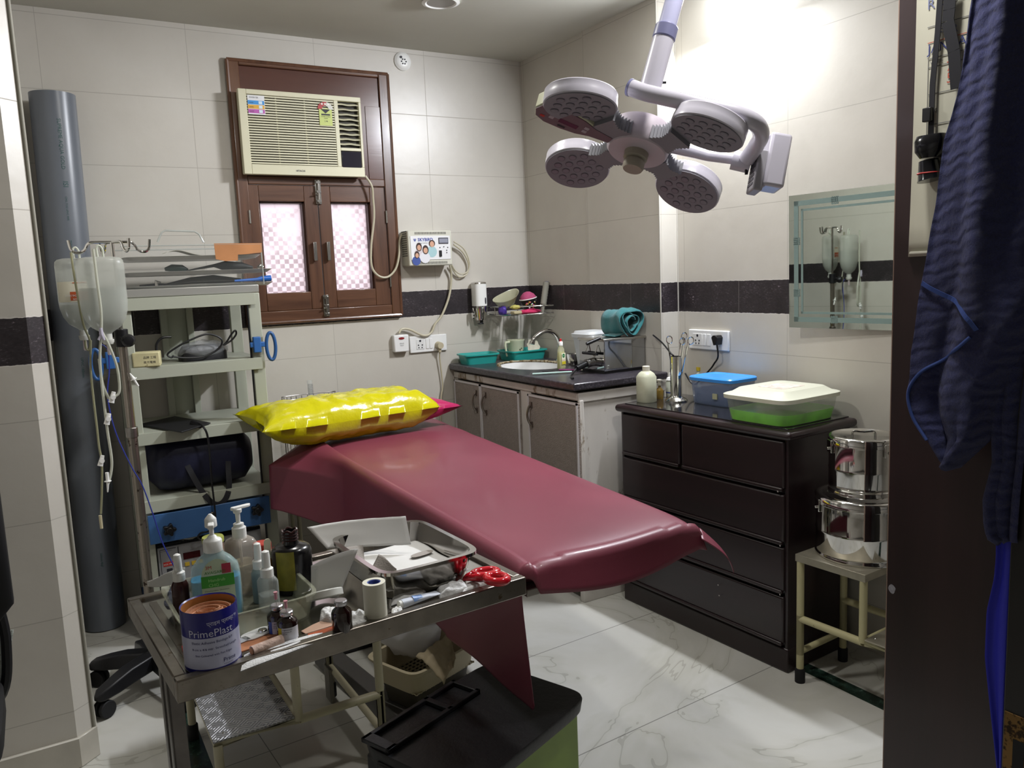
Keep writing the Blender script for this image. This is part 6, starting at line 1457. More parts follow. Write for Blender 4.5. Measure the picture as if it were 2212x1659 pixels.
# ---- jar with red lid, spatula and yellow lid behind
c = V((.378, 1.755, TZ+.004)) if False else V((.382, 1.772, TZ+.004)); h = up(540, 1175, c)-c.z
t = thing('specimen_jar', 'clear jar with a red screw lid behind the clear pump bottle', 'jar', c)
s = MB(); s.lathe([(.020, 0), (.021, .003), (.021, h-.02), (.017, h-.016)], 24); s.build('jar_body', mat('jar_clear', '#a98a78', .15, alpha=.6), t)
s = MB(); s.lathe([(.019, h-.018), (.020, h-.016), (.020, h-.002), (.018, h)], 24); s.build('lid', mat('red_lid', '#a83226', .35), t)
c = V((.275, 1.735, TZ+.004)); h = up(450, 1160, c)-c.z
t = thing('lidded_jar', 'jar with a yellow-green lid hidden behind the hand rub pump', 'jar', c)
s = MB(); s.lathe([(.020, 0), (.021, .003), (.021, h-.012)], 24); s.build('jar_body', mat('jar_clear', '#a98a78', .15, alpha=.6), t)
s = MB(); s.lathe([(.022, h-.012), (.0225, h-.003), (.021, h)], 24); s.build('lid', mat('lime_lid', '#9aa04a', .35), t)
s = MB(); c = V((.383, 1.730, TZ+.004)); zt = up(557, 1166, c); zb = zt-.075
s.prism([(-.0065*math.cos(a) if False else .0075*math.cos(a), .028+.0075*math.sin(a)) if math.sin(a) > 0 else (.0075*math.cos(a)*.9, -.045+.004*math.sin(a)) for a in [2*PI*k/20 for k in range(20)]], -.0012, .0012, 0, Matrix.Translation((c.x, c.y, zt-.036)) @ Matrix.Rotation(.06, 4, 'Y') @ Matrix.Rotation(PI/2, 4, 'X'))
o = tag(s.build('wooden_spatula', mat('spatula_cream', '#d3cdb4', .5)), 'flat cream spatula with an iodine stain standing behind the spray bottles', 'spatula')
s = MB(); s.box(c.x-.0085, c.x+.0085, c.y-.003, c.y+.003, zt-.085, zt-.045); s.build('iodine_stain', mat('iodine_brown', '#8a5a14', .5), o, True, bevel=.001)
# round cup under the spatula
s = MB(); s.lathe([(.018, 0), (.026, .055), (.028, .056), (.0265, .058), (.017, .004)], 28, M=Matrix.Translation((.383, 1.728, TZ+.004)) @ Matrix.Scale(.75, 4)); tag(s.build('gallipot', mat('pale_cup', '#b9b8a8', .3)), 'small pale cup that holds the stained spatula', 'cup')
# white paper and foil at the tub's far left
s = MB(); A0, A1, A2 = onz(318, 1262, .822), onz(400, 1226, .850), onz(395, 1262, .815)
def pf(u, v): p = A0.lerp(A1, u).lerp(A0.lerp(A2, u), v); p.z += .006*math.sin(u*3+v*4); return p
s.grid(pf, 14, 8, thick=.0008); tag(s.build('paper_sheet', paper, angle=180), 'white paper sheet sticking out over the far left corner of the tub', 'paper')
blob('foil_pack', (.195, 1.735, TZ+.030), (.022, .025, .024), mat('blue_foil', '#8b90a6', .25, .6, bump=.8, bump_scale=80), 'crumpled silvery blue foil pack inside the tub left end', 'foil pack', 33, amp=.6)
# ---- plaster can
c = V((.207, 1.398+.075, TZ)); c = on(470, 1452); c = V((c.x+.002, c.y+.046, TZ+.001))
zt = up(455, 1302, V((c.x, c.y, 0))); R = sz(58.5, V((c.x, c.y, .82))); H = zt-TZ
can = thing('plaster_can', 'large white and navy tin of elastic adhesive bandage standing at the trolley front left corner', 'tin', c)
navy_p = mat('navy_print', '#1f1f78', .3, coat=.3); canw = mat('can_white', '#b9bcd6', .3, coat=.3)
s = MB(); s.lathe([(R, .008), (R, H-.046)], 56, cap=(0, 0)); s.lathe([(R*.94, H-.002), (R*.94, .006)], 56, 1, cap=(0, 0)); s.lathe([(R*.99, 0), (R*1.005, .003), (R, .008)], 56, 2, cap=(1, 0)); s.lathe([(R, H-.046), (R, H-.002), (R*.985, H), (R*.94, H-.002)], 56, 2, cap=(0, 0))
s.build('tin_body', [canw, mat('kraft_inner', '#a8703a', .6), navy_p], can, angle=50)
s = MB(); th0 = 0; pts = []
for i in range(260):
    a = i*.21; rr = .006+(R*.90-.006)*i/260; pts.append((rr*math.cos(a)+.0*R, rr*math.sin(a)))
vs = []; fs = []
for i, (x_, y_) in enumerate(pts):
    hgt = H-.016-.004*math.sin(i*.05)+.0035*(1 if (i//15) % 2 else 0)
    vs += [V((x_, y_, .01)), V((x_, y_, hgt)), V((x_*1.02+.0006, y_*1.02, hgt)), V((x_*1.02+.0006, y_*1.02, .01))]
for i in range(len(pts)-1): k_ = i*4; fs += [(k_, k_+4, k_+5, k_+1), (k_+1, k_+5, k_+6, k_+2), (k_+2, k_+6, k_+7, k_+3)]
s.add(vs, fs); s.lathe([(R*.93, .01), (R*.93, H-.021)], 40)
s.build('bandage_roll', mat('bandage_tan', '#cf9d7c', .75, noise_amt=.12, noise_scale=30), can, smooth=False)
fa = math.atan2(-c.y, -c.x)   # direction on the tin facing the doorway
def cw(z, off): return lambda x, y: V(((R+.0005)*math.cos(fa+off+x/R), (R+.0005)*math.sin(fa+off+x/R), z+y+.0))
wh = mat('print_white2', '#c9cbe0', .4); nv = mat('print_navy', '#24245c', .5)
joined_text([('प्राइम प्लास्ट™', .0095, *I3, cw(H-.024, -.12)), ('PrimePlast', .0185, *I3, cw(H-.0435, -.82))], wh, can, 'title_lettering', world=False)
joined_text([('Elastic Adhesive Bandage B.P.', .0062, *I3, cw(H*.49, -.72)), ('8 cm x 4/6 mtr. Stretched Length', .0060, *I3, cw(H*.385, -.72)), ('Skin Coloured with Fast Edges', .0052, *I3, cw(H*.285, -.62)), ('Prime', .0105, *I3, cw(.0155, .34)), ('P H A R M A', .0032, *I3, cw(.0105, .36))], nv, can, 'body_lettering', world=False)
s = MB(); p = on(408, 1428); s.loft([(0, .006, .006, 2), (.014, .006, .006, 2)], 14, 0, Matrix.Translation((p.x-.004, p.y+.045, TZ+.006)) @ Matrix.Rotation(PI/2, 4, 'Y')); tag(s.build('red_cap', MATS['red_plastic']), 'small red cap on the trolley peeping out left of the big tin', 'cap')
# ---- things in front of the tub
e_ = .0015
def slab(name, pts, z0, z1, m_, label, cat, bevel=.001, wav=0):
    P_ = [onz(x_, y_, TZ) for x_, y_ in pts]; s = MB(); s.prism([(p.x, p.y) for p in P_][::-1] if False else [(p.x, p.y) for p in P_], TZ+z0, TZ+z1); return tag(s.build(name, m_, bevel=bevel), label, cat)
gz = mat('white_gauze', '#d6d6d4', .9, bump=.35, bump_scale=260)
def gauze(name, quadpx, h, label, cat='gauze', m_=gz, seed=1, z=.002, n=20):
    q = [onz(x_, y_, TZ) for x_, y_ in quadpx]; s = MB()
    def f(u, v):
        p = q[0].lerp(q[1], u).lerp(q[3].lerp(q[2], u), v); b_ = (math.sin(PI*u)**.35)*(math.sin(PI*v)**.35)
        p.z = TZ+z+h*b_*(.75+.45*nz((u*4+seed, v*4, seed))); return p
    s.grid(f, n, n); s.grid(lambda u, v: (lambda p: (p.x, p.y, TZ+.0006))(V(f(u, v))), 1, 1)
    return tag(s.build(name, m_, angle=180), label, cat)
gauze('cotton_sheet', [(520, 1452), (720, 1376), (700, 1366), (528, 1415)], .006, 'white cotton sheet lying along the trolley front edge, right of the big tin', 'cotton', seed=4)
# electrode
c = on(556, 1374); el = thing('ecg_electrode', 'white monitoring electrode with a metal snap, between the tin and the vials', 'electrode', c, .35)
s = MB(); s.loft([(.001, .030, .018, 3.5), (.0025, .030, .018, 3.5)], 28, 0, Matrix.Translation((0, 0, .004)) @ Matrix.Rotation(.0, 4, 'X')); s.build('foam_pad', white_pl, el)
s = MB(); s.lathe([(.009, .0065), (.008, .009), (.003, .011)], 18, M=Matrix.Translation((.012, 0, 0))); s.build('snap', chrome, el)
s = MB(); s.box(-.045, -.020, -.012, .008, .005, .0065); s.build('tear_tab', mat('clear_tab', '#d3d6da', .2, alpha=.7), el, bevel=.001)
def rollcyl(name, a, b_, r, m_, label, cat, inner=None, caps_m=None):
    s = MB(); A = on(*a)+V((0, 0, r)); B = on(*b_)+V((0, 0, r)); s.cyl(A, B, r, 26); o = tag(s.build(name, m_), label, cat)
    if inner: s = MB(); d = (A-B).normalized(); s.cyl(A+d*.0004, A+d*.0012, r*.75, 20); s.build('core', inner, o, True)
    return o
rollcyl('tape_strip_roll', (545, 1418), (610, 1392), .0095, mat('speckled_pink', '#c9aea0', .8, bump=.3, bump_scale=120, noise_amt=.12, noise_scale=80), 'rolled skin-coloured bandage strip lying right of the big tin', 'bandage', mat('tan_core', '#b98255', .7))
slab('tape_card', [(520, 1412), (612, 1380), (600, 1366), (520, 1394)], .001, .004, mat('tan_card', '#b0744f', .7), 'flat tan strip behind the rolled bandage strip', 'strip')
def vial(label, c, R_, h, lab, needle=None):
    t = thing('glass_vial', label, 'vial', c, 0, 'brown glass vials on the trolley')
    s = MB(); s.lathe([(R_*.94, 0), (R_, .002), (R_, h*.60), (R_*.9, h*.68), (R_*.48, h*.80), (R_*.45, h*.86)], 28); s.build('glass_body', mat('brown_glass', '#1f0d0a', .06, spec=.8, coat=.4), t)
    s = MB(); s.lathe([(R_*.62, h*.85), (R_*.64, h*.86), (R_*.64, h*.97), (R_*.55, h), (R_*.2, h)], 26); s.build('crimp_cap', mat('crimp_aluminium', '#b9b9bd', .25, .9), t)
    if lab:
        f_ = math.atan2(-c.y, -c.x)
        s = MB(); s.grid(lambda u, v: ((R_+.0004)*math.cos(f_-1.0+2.2*u), (R_+.0004)*math.sin(f_-1.0+2.2*u), h*.06+h*.44*v), 14, 2); l_ = s.build('label', mat('vial_label', '#c9c9d0', .45), t)
        s = MB(); s.grid(lambda u, v: ((R_+.0008)*math.cos(f_-1.0+.4*u), (R_+.0008)*math.sin(f_-1.0+.4*u), h*.06+h*.44*v), 5, 1); s.build('colour_stripe', mat('vial_'+lab, {'yellow': '#c0b020', 'blue': '#2c4c9c'}[lab], .45), l_)
        def vt(z): return lambda x, y: V(((R_+.0009)*math.cos(f_-.5+x/R_), (R_+.0009)*math.sin(f_-.5+x/R_), z+y))
        joined_text([('Lignocaine', .0042, *I3, vt(h*.42)), ('Injection IP', .0036, *I3, vt(h*.34)), ('30 ml', .0036, *I3, vt(h*.27))], ink, l_, 'lettering', world=False)
    if needle:
        s = MB(); s.lathe([(.0022, 0), (.0030, .002), (.0028, .010), (.0032, .012), (.0040, .0135), (.0040, .015)], 14, M=Matrix.Translation((0, 0, h+needle)))
        nd = s.build('needle_hub', mat('pink_needle_hub', '#c98f98', .35), t); s = MB(); s.cyl((0, 0, h-.004), (0, 0, h+needle+.001), .0005, 6); s.build('needle', chrome, nd)
    return t
v1 = on(627, 1384); hR = sz(22.5, v1)
v1 = V((v1.x, v1.y+.012, TZ+.001)); hv = up(620, 1318, v1)-v1.z
vial('nearer brown glass vial of the pair, yellow-striped label, pink needle in its cap', v1, hR, hv, 'yellow', .004)
v2 = V((v1.x-.008, v1.y+.040, TZ+.001)); vial('brown vial tucked behind the yellow-striped one, blue on its label, pink needle on top', v2, hR, hv, 'blue', .010)
v3 = on(745, 1368); v3 = V((v3.x, v3.y+.012, TZ+.001)); vial('brown glass vial standing alone without a label, left of the white tape roll', v3, sz(22, v3), up(742, 1295, v3)-v3.z, None)
slab('suture_pack', [(660, 1372), (722, 1352), (712, 1336), (675, 1352), (650, 1366)], .001, .003, mat('pale_foil_pack', '#c3a08a', .35, .2), 'opened pale foil strip with an orange end between the vials', 'foil strip')
slab('orange_strip', [(672, 1385), (722, 1366), (722, 1356), (664, 1374)], .0032, .0045, mat('orange_strip', '#a8502c', .4), 'thin orange-brown strip lying left of the lone vial', 'strip')
# gauze rolls near the lone vial
gauze('cotton_roll', [(690, 1345), (730, 1350), (728, 1318), (694, 1322)], .022, 'white cotton roll on the trolley behind the lone vial', 'cotton', seed=8)
gauze('cotton_wad', [(758, 1362), (795, 1350), (790, 1325), (752, 1330)], .020, 'white cotton wad between the lone vial and the white tape roll', 'cotton', seed=12)
# lid
c = on(710, 1318); t = thing('round_lid', 'white round plastic lid leaning beside the tub right end', 'lid', (c.x, c.y+.02, TZ+.024), 0, None, (math.radians(-24), .12, .2))
s = MB(); s.lathe([(.036, -.004), (.038, -.004), (.038, .008), (.036, .010), (.001, .0105)], 40); s.lathe([(.034, -.004), (.034, .007)], 40, cap=(0, 1)); s.build('lid_body', mat('lid_white', '#c9c9c2', .35), t, angle=35)
# white tape roll
c = on(820, 1342); c = V((c.x, c.y+.018, TZ)); R_ = sz(24.5, c); h = up(812, 1256, c)-c.z
t = thing('surgical_tape_roll', 'tall cream-white roll of surgical tape standing at the trolley front', 'tape roll', c)
s = MB(); s.lathe([(R_, 0), (R_, h), (R_*.60, h), (R_*.60, 0)], 44, cap=(0, 0)); s.f += []; s.build('tape', mat('paper_tape', '#d4d2c2', .6), t, angle=40)
s = MB(); s.lathe([(R_*.60, .001), (R_*.60, h-.001), (R_*.52, h-.001), (R_*.52, .001)], 36, cap=(0, 0)); s.build('core', mat('printed_core', '#5a6aa8', .5, noise_amt=.5, noise_scale=90), t, angle=40)
# ---- steel dressing tray with paper
tc_ = V((.668, 1.660)); ta = .045
M_ = Matrix.Translation((tc_.x, tc_.y, TZ+.001)) @ Matrix.Rotation(ta, 4, 'Z')
dt = open_tray('dressing_tray', 'deep polished steel dressing tray lined with white paper on the trolley', M_, .225, .30, .066, .0025, mat('tray_mirror_steel', '#aaa6a0', .12, 1), flare=.014, rim=.009)
zr = TZ+.067
def TP(x_, y_, z_): return M_ @ V((x_, y_, z_))
papg = mat('tray_paper', '#cfcecb', .85)
s = MB()   # paper lining: floor of tray, climbing the far-left side and standing above the rim
def lining(u, v):
    x_ = -.100+.195*u; y_ = -.135+.26*v
    z_ = .022+.006*nz((u*3, v*3, 2))
    return TP(x_, y_, z_)
s.grid(lining, 20, 20, thick=.0006)
o = tag(s.build('tray_liner', papg, angle=180), 'white paper lining the steel dressing tray, its far edge standing up above the rim', 'paper')
s = MB(); q0, q1, q2, q3 = onz(663, 1139, .838), onz(876, 1112, .866), onz(888, 1176, .800), onz(706, 1186, .800)
def stand(u, v): p = q0.lerp(q1, u).lerp(q3.lerp(q2, u), v); p.z += .004*math.sin(u*4)*(1-v)+.002*nz((u*5, v*3, 1)); return p
s.grid(stand, 20, 10, thick=.0006); s.build('standing_edge', papg, o, True, angle=180)
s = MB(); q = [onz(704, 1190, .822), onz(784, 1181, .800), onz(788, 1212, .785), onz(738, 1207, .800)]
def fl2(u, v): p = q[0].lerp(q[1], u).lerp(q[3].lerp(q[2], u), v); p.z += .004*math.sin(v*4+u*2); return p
s.grid(fl2, 12, 10, thick=.0006); s.build('shaded_fold', mat('shaded_tissue', '#8d8780', .85, bump=.3, bump_scale=300), o, True, angle=180)  # underside of the white paper, its shade put into a grey colour
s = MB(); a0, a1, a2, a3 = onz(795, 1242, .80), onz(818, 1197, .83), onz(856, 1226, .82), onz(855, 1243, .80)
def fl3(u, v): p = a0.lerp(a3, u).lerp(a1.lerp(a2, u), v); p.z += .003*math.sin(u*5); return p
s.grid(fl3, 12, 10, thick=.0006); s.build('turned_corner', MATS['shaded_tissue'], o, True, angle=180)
s = MB(); c = TP(.055, .015, .0265); s.loft([(0, .030, .012, 2.5), (.0006, .030, .012, 2.5)], 24, 0, Matrix.Translation(c) @ Matrix.Rotation(.2, 4, 'Z')); s.build('damp_patch', mat('damp_paper', '#98918a', .6), o, True)
s = MB(); c = TP(.098, .03, .03); s.grid(lambda u, v: TP(.085+.012*v, -.02+.06*u, .008+.02*v), 6, 4, thick=.001); 
# paper booklet leaning left of the tray
bk = thing('paper_booklet', 'folded white paper booklet leaning between the tub and the steel tray', 'booklet', on(720, 1290)); 
b0, b1, b2, b3 = onz(672, 1222, .835), onz(766, 1186, .865), onz(722, 1292, TZ+.006), onz(672, 1290, TZ+.012)
for k in range(3):
    s = MB(); sh = V((.0035*k, -.002*k, .0)); 
    s.grid(lambda u, v: (b0.lerp(b1, u).lerp(b3.lerp(b2, u), v)+sh+V((0, 0, .004*math.sin(u*3)*(1-v)))), 10, 10, thick=.0006); s.build('page', papg, bk, True, angle=180)
# ---- scissors
red = mat('glossy_red', '#c01224', .12, coat=.6)
sp = on(1052, 1246); t = thing('dressing_scissors', 'scissors with glossy red plastic handles at the trolley right end', 'scissors', sp)
def loopr(cx, cy, rx_, ry_, rot, z0, r, n=28):
    return [V((cx+rx_*math.cos(a)*math.cos(rot)-ry_*math.sin(a)*math.sin(rot), cy+rx_*math.cos(a)*math.sin(rot)+ry_*math.sin(a)*math.cos(rot), z0+.0*math.sin(a))) for a in [2*PI*k/n for k in range(n)]]
cA = on(1060, 1250); cB = on(1072, 1262); piv = on(1003, 1262)
dA = (cA-piv); angA = math.atan2(dA.y, dA.x)
for nm, (px, py, zc, rx_, ry_) in (('upper_handle', (1048, 1238, .018, .027, .016)), ('lower_handle', (1073, 1250, .030, .023, .018))):
    c = onz(px, py, TZ+zc); d = V((c.x-piv.x, c.y-piv.y, 0)); a_ = math.atan2(d.y, d.x); s = MB()
    s.tube([p+V((0, 0, 0)) for p in loopr(c.x, c.y, rx_, ry_, a_, TZ+zc, .005)], .0092, 12, closed=True)
    dn = d.normalized(); st_p = c-dn*(rx_+.002); s.tube([V((st_p.x, st_p.y, TZ+zc)), V((piv.x, piv.y, TZ+.014)) .lerp(V((st_p.x, st_p.y, TZ+zc)), .4), V((piv.x, piv.y, TZ+.012))], [.009, .0075, .005], 12)
    s.build(nm, red, t, True, angle=180)
s = MB(); tip = on(975, 1275); s.tube([V((piv.x, piv.y, TZ+.010)), V((tip.x, tip.y, TZ+.004))], [.004, .0015], 8); s.build('blades', chrome, t, True)
# ---- tube, wrappers in front of the tray
t = thing('ointment_tube', 'white and blue ointment tube lying in front of the steel tray', 'tube', on(905, 1310))
a, b_ = on(868, 1316), on(946, 1290); d = (b_-a).normalized(); sd = V((-d.y, d.x, 0)); L_t = (b_-a).length
s = MB(); vs = []; K_ = 12
for (k_, w_, h_) in ((0, .0095, .0095), (.08, .0095, .0095), (.7, .0105, .0055), (.95, .0115, .0018), (1, .0115, .0012)):
    for q in range(K_): an = 2*PI*q/K_; vs.append(a+d*L_t*k_+sd*w_*math.cos(an)+V((0, 0, .0105+h_*math.sin(an))))
s.add(vs, [(j*K_+q, j*K_+(q+1) % K_, (j+1)*K_+(q+1) % K_, (j+1)*K_+q) for j in range(4) for q in range(K_)]+[tuple(reversed(range(K_))), tuple(range(4*K_, 5*K_))])
s.build('tube_body', mat('tube_white', '#ccd2de', .3), t, True)
s = MB(); s.grid(lambda u, v: a+d*L_t*(.28+.58*u)+sd*(.010*(v*1.5-1.0))+V((0, 0, .0112+.0095*(1-.9*u)*math.sqrt(max(0, 1-(v*1.5-1.0)**2))**1.0)), 10, 8); s.build('blue_print', mat('tube_blue', '#7f9ed0', .35, noise_amt=.3, noise_scale=160), t, True)
joined_text([('OINTMENT', .0055, a+d*L_t*.35-sd*.004+V((0, 0, .0195)), d, sd)], ink, t, 'lettering')
s = MB(); s.cyl(a-d*.006+V((0, 0, .0105)), a+V((0, 0, .0105)), .0085, 16); s.build('cap', white_pl, t, True)
wrapm = mat('white_wrapper', '#cfcfce', .5, bump=.6, bump_scale=50)
gauze('dressing_wrapper', [(845, 1310), (915, 1288), (925, 1268), (850, 1285)], .012, 'greyish dressing wrapper lying behind the ointment tube', 'wrapper', wrapm, 17)
gauze('gauze_pack', [(950, 1295), (1015, 1275), (1000, 1262), (942, 1278)], .022, 'crumpled white gauze pack between the ointment tube and the red scissors', 'gauze pack', wrapm, 23)
gauze('printed_wrapper', [(1000, 1282), (1060, 1262), (1040, 1254), (995, 1268)], .010, 'small printed white wrapper end lying under the red scissors', 'wrapper', wrapm, 29)
gauze('cotton_ball', [(845, 1335), (872, 1326), (868, 1316), (846, 1320)], .012, 'small cotton ball right of the white tape roll', 'cotton', gz, 31)
# ================================================================ THINGS ON THE FLOOR
# black lidded bin with green body
L0 = V((.553, 1.728)); an_ = .381; e1 = V((math.cos(an_), math.sin(an_))); e2 = V((-e1.y, e1.x)); LL, WW = .485, .340
o0 = L0-e2*WW
bn_ = thing('storage_stool', 'green box with a broad black moulded lid on the floor below the hanging sheet point', 'storage box', (o0.x, o0.y, 0), an_)
blid = mat('black_moulded_plastic', '#17171a', .42, noise_amt=.15, noise_scale=12, bump=.1, bump_scale=80)
s = MB(); zl = .35
s.loft([(zl-.040, LL/2-.004, WW/2-.004, 9, LL/2, WW/2), (zl-.012, LL/2, WW/2, 9, LL/2, WW/2), (zl-.006, LL/2-.002, WW/2-.002, 9, LL/2, WW/2)], 56); ld = s.build('lid', blid, bn_, angle=30)
s = MB()   # raised compartment strip along the far edge
ys, ye = WW-.098, WW-.004; xs, xe = .006, .335
for a in ((xs, xe, ys, ys+.012), (xs, xe, ye-.012, ye), (xs, xs+.030, ys, ye), (xe-.012, xe, ys, ye), (.215, .232, ys, ye)): s.box(a[0], a[1], a[2], a[3], zl-.006, zl+.006)
s.build('compartment_rim', blid, ld, bevel=.002)
s = MB(); s.box(.025, LL-.025, .02, WW-.02, .01, zl-.04); s.build('box_body', mat('lime_green_plastic', '#7d9a34', .4, noise_amt=.1, noise_scale=6), bn_, bevel=.012, seg=3)
s = MB(); s.box(.012, .03, .012, WW-.012, .06, zl-.035); s.box(-.004, .014, .06, .28, .12, zl-.03); s.build('end_panel', blid, bn_, bevel=.006)
# bed-base beam with rubber cap
t = thing('floor_beam', 'dark metal floor bar with a black rubber end, under the examination table', 'floor bar', (.89, 2.21, 0))
P0 = V((.875, 2.17, 0)); P1 = V((.80, 2.86, 0)); d = (P1-P0).normalized(); an2 = math.atan2(d.y, d.x); M2 = Matrix.Translation(P0) @ Matrix.Rotation(an2, 4, 'Z')
s = MB(); s.box(.01, (P1-P0).length, -.03, .03, .012, .085, 0, M2); s.build('bar', mat('dark_grey_paint', '#52504e', .5, dirt='#777066', dirt_scale=20, dirt_thr=.66), t, True, bevel=.003)
s = MB(); s.box(.26, .66, -.03+.0, .03, .012, .085, 0, M2) if False else s.box(-.02, .03, -.033, .033, 0, .09, 0, M2); s.build('rubber_cap', black_rub, t, True, bevel=.006)
s = MB(); s.box(.86, 1.03, 2.88, 3.12, 0, .25); tag(s.build('black_case', mat('matt_black_case', '#161618', .6), bevel=.012), 'plain black case on the floor behind the footstool', 'case')
s = MB()
for k in range(7): s.box(.735, .745, 2.56+.008*k, 2.565+.008*k, .0, .12)
s.box(.738, .748, 2.555, 2.62, 0, .12); tag(s.build('ribbed_grip', mat('grey_ribbed', '#8a877e', .6)), 'upright grey ribbed piece beside the rear leg of the footstool', 'grip')
s = MB(); s.box(1.09, 1.14, 2.16, 2.5, 0, .088); tag(s.build('floor_beam', MATS['dark_grey_paint'], bevel=.004), 'second dark floor bar on the far side under the perforated basket', 'floor bar')
# perforated white basket with bag
bc = V((.985, 2.31)); ba_ = .35; bz = .115
M3 = Matrix.Translation((bc.x, bc.y, bz)) @ Matrix.Rotation(ba_, 4, 'Z')
bs_ = thing('plastic_basket', 'cream perforated plastic basket on the floor under the table', 'basket', (bc.x, bc.y, 0), ba_)
bw, bd, bh = .150, .108, .10
bsm = mat('cream_basket', '#b9ae92', .5)
s = MB(); s.loft([(.150, bw-.015, bd-.015, 7), (.232, bw, bd, 7), (.232, bw+.012, bd+.012, 7), (.226, bw+.012, bd+.012, 7), (.21, bw-.002, bd-.002, 7)], 44, cap=(0, 0)); s.build('rim', bsm, bs_, angle=30)
s = MB()
for i in range(15):
    x_ = -bw+.02+(2*bw-.04)*i/14; s.box(x_-.0018, x_+.0018, -bd+.014, bd-.014, .150, .154)
for j in range(12):
    y_ = -bd+.018+(2*bd-.036)*j/11; s.box(-bw+.016, bw-.016, y_-.0018, y_+.0018, .150, .154)
s.build('mesh_base', bsm, bs_)
for k in range(12):
    for sg in (-1, 1):
        pass
s = MB(); s.loft([(.088, bw-.03, bd-.03, 6), (.152, bw-.018, bd-.018, 6)], 36, cap=(1, 0)); s.build('lower_body', mat('dull_basket_base', '#3f3a30', .6), bs_)
blob('carrier_bag', (.960, 2.34, .300), (.105, .085, .10), mat('white_carrier_bag', '#dddce2', .45, bump=.4, bump_scale=12), 'bulging white plastic carrier bag in the perforated basket', 'bag', 41, amp=.32)
s = MB(); q = [V((.91, 2.21, .235)), V((1.06, 2.27, .25)), V((1.03, 2.17, .22)), V((.95, 2.10, .17))]
def kp(u, v): p = q[0].lerp(q[1], u).lerp(q[3].lerp(q[2], u), v); p.z += .025+.020*math.sin(u*4.2+1)*math.sin(v*2.6)+.01*nz((u*6, v*6, 0)); return p
s.grid(kp, 24, 18, thick=.0012); tag(s.build('kraft_paper', mat('kraft_paper', '#a3957a', .8, noise_amt=.15, noise_scale=8), angle=180), 'crumpled brown paper spilling over the front of the basket', 'paper')
# ================================================================ DOOR SIDE (right foreground)
dw = wood_mat('dark_walnut_laminate', '#1e1011', '#2c1a1b', .45, 2, 12, .1)
DX = 1.75
dr_ = struct(bpy.data.objects.new('door_1', None)); COL.objects.link(dr_); dr_.location = (DX, .9, 0)
s = MB(); s.box(DX, DX+.035, .45, 1.184, .008, 2.12); s.build('leaf', dw, dr_, True)
s = MB(); s.box(DX+.001, DX+.034, 1.184, 1.187, .008, 2.12); s.build('edge_lipping', mat('pale_edge_band', '#8d7668', .5), dr_, True)
s = MB(); c = onx(1927, 1272, DX); s.add([(DX-.0008, c.y+.010*math.cos(a)*(1+.25*nz((a, 1, 2))), c.z+.011*math.sin(a)*(1+.3*nz((a, 5, 2)))) for a in [2*PI*k/16 for k in range(16)]], [tuple(range(16))]); s.build('putty_mark', mat('putty_patch', '#8f8d94', .7, noise_amt=.2, noise_scale=120), dr_, True, smooth=False)
s = MB(); jb = mat('near_black_frame', '#151110', .5)
s.box(1.70, 1.90, -.15, .872, 0, 2.5); struct(s.build('door_2', jb, base=False, bevel=.003))
s = MB(); a = onx(2174, 1535, 1.70); s.box(1.6975, 1.70, .80, .868, .30, a.z); tag(s.build('strike_plate', mat('aged_brass', '#6e5430', .4, .8, dirt='#2c2015', dirt_scale=30, dirt_thr=.5), bevel=.001), 'aged brass lock plate on the near-black door frame at the bottom right', 'lock plate')
s = MB(); s.box(1.6965, 1.6976, .825, .848, .30, a.z-.055); s.build('latch_slot', dark, bpy.data.objects['strike_plate'], True)
s = MB(); s.box(DX-.012, DX, .925, .965, 2.02, 2.06); s.tube(spline([(DX-.008, .945, 2.04), (DX-.06, .945, 2.03), (DX-.085, .945, 2.05), (DX-.085, .945, 2.07)], 5), .005, 8); s.build('coat_hook', chrome, dr_, True)
# calendar
cal = thing('wall_calendar', 'paper calendar hanging on the dark door behind the navy towel', 'calendar', (DX-.004, 1.03, 1.42))
s = MB(); yl = onx(1976, 200, DX-.004).y; s.grid(lambda u, v: (DX-.005, yl+.006*(1-v)**3-(.30)*u, 1.425+.66*v), 4, 20, thick=.0008); s.build('sheet', mat('calendar_paper', '#b9b7a6', .65), cal, True, angle=180)
s = MB(); e = onx(1972, 548, DX-.01); s.tube([(DX-.008, e.y+.008, e.z), (DX-.008, e.y-.28, e.z)], .005, 8); s.build('bottom_rod', mat('calendar_rod', '#a9a698', .4), cal, True)
R3, U3 = (0, -1, 0), (0, 0, 1)
def ct_(px, py): c = onx(px, py, DX-.0062); return V((DX-.0062, c.y, c.z))
cb = mat('calendar_blue', '#3a437c', .6)
joined_text([('R E B E L', .030, ct_(2003, 22), R3, U3), ('FOR', .024, ct_(2025, 80), R3, U3), ('AND', .012, ct_(2028, 60), R3, U3)], mat('calendar_soft_blue', '#6a7193', .6), cal, 'heading_lettering')
joined_text([('JANUARY', .028, ct_(2004, 117), R3, U3)], cb, cal, 'month_lettering')
joined_text([('WEEK', .011, ct_(2009, 140), R3, U3), ('4', .016, ct_(2017, 245), R3, U3)], mat('calendar_grey_ink', '#6d6d6d', .6), cal, 'small_lettering')
joined_text([('7', .03, ct_(2044, 155), R3, U3), ('5', .03, ct_(2044, 180), R3, U3)], mat('calendar_red', '#b0503c', .6), cal, 'date_figures')
s = MB(); x_ = DX-.006
def hl(px0, py0, w_, m_): c = ct_(px0, py0); s.box(x_-.0006, x_, c.y-w_, c.y, c.z-.0007, c.z+.0007, m_)
hl(2004, 60, .2, 0); hl(2004, 94, .2, 1); hl(2005, 128, .2, 0); hl(2005, 147, .2, 0); hl(2005, 205, .2, 0); hl(2008, 270, .2, 0)
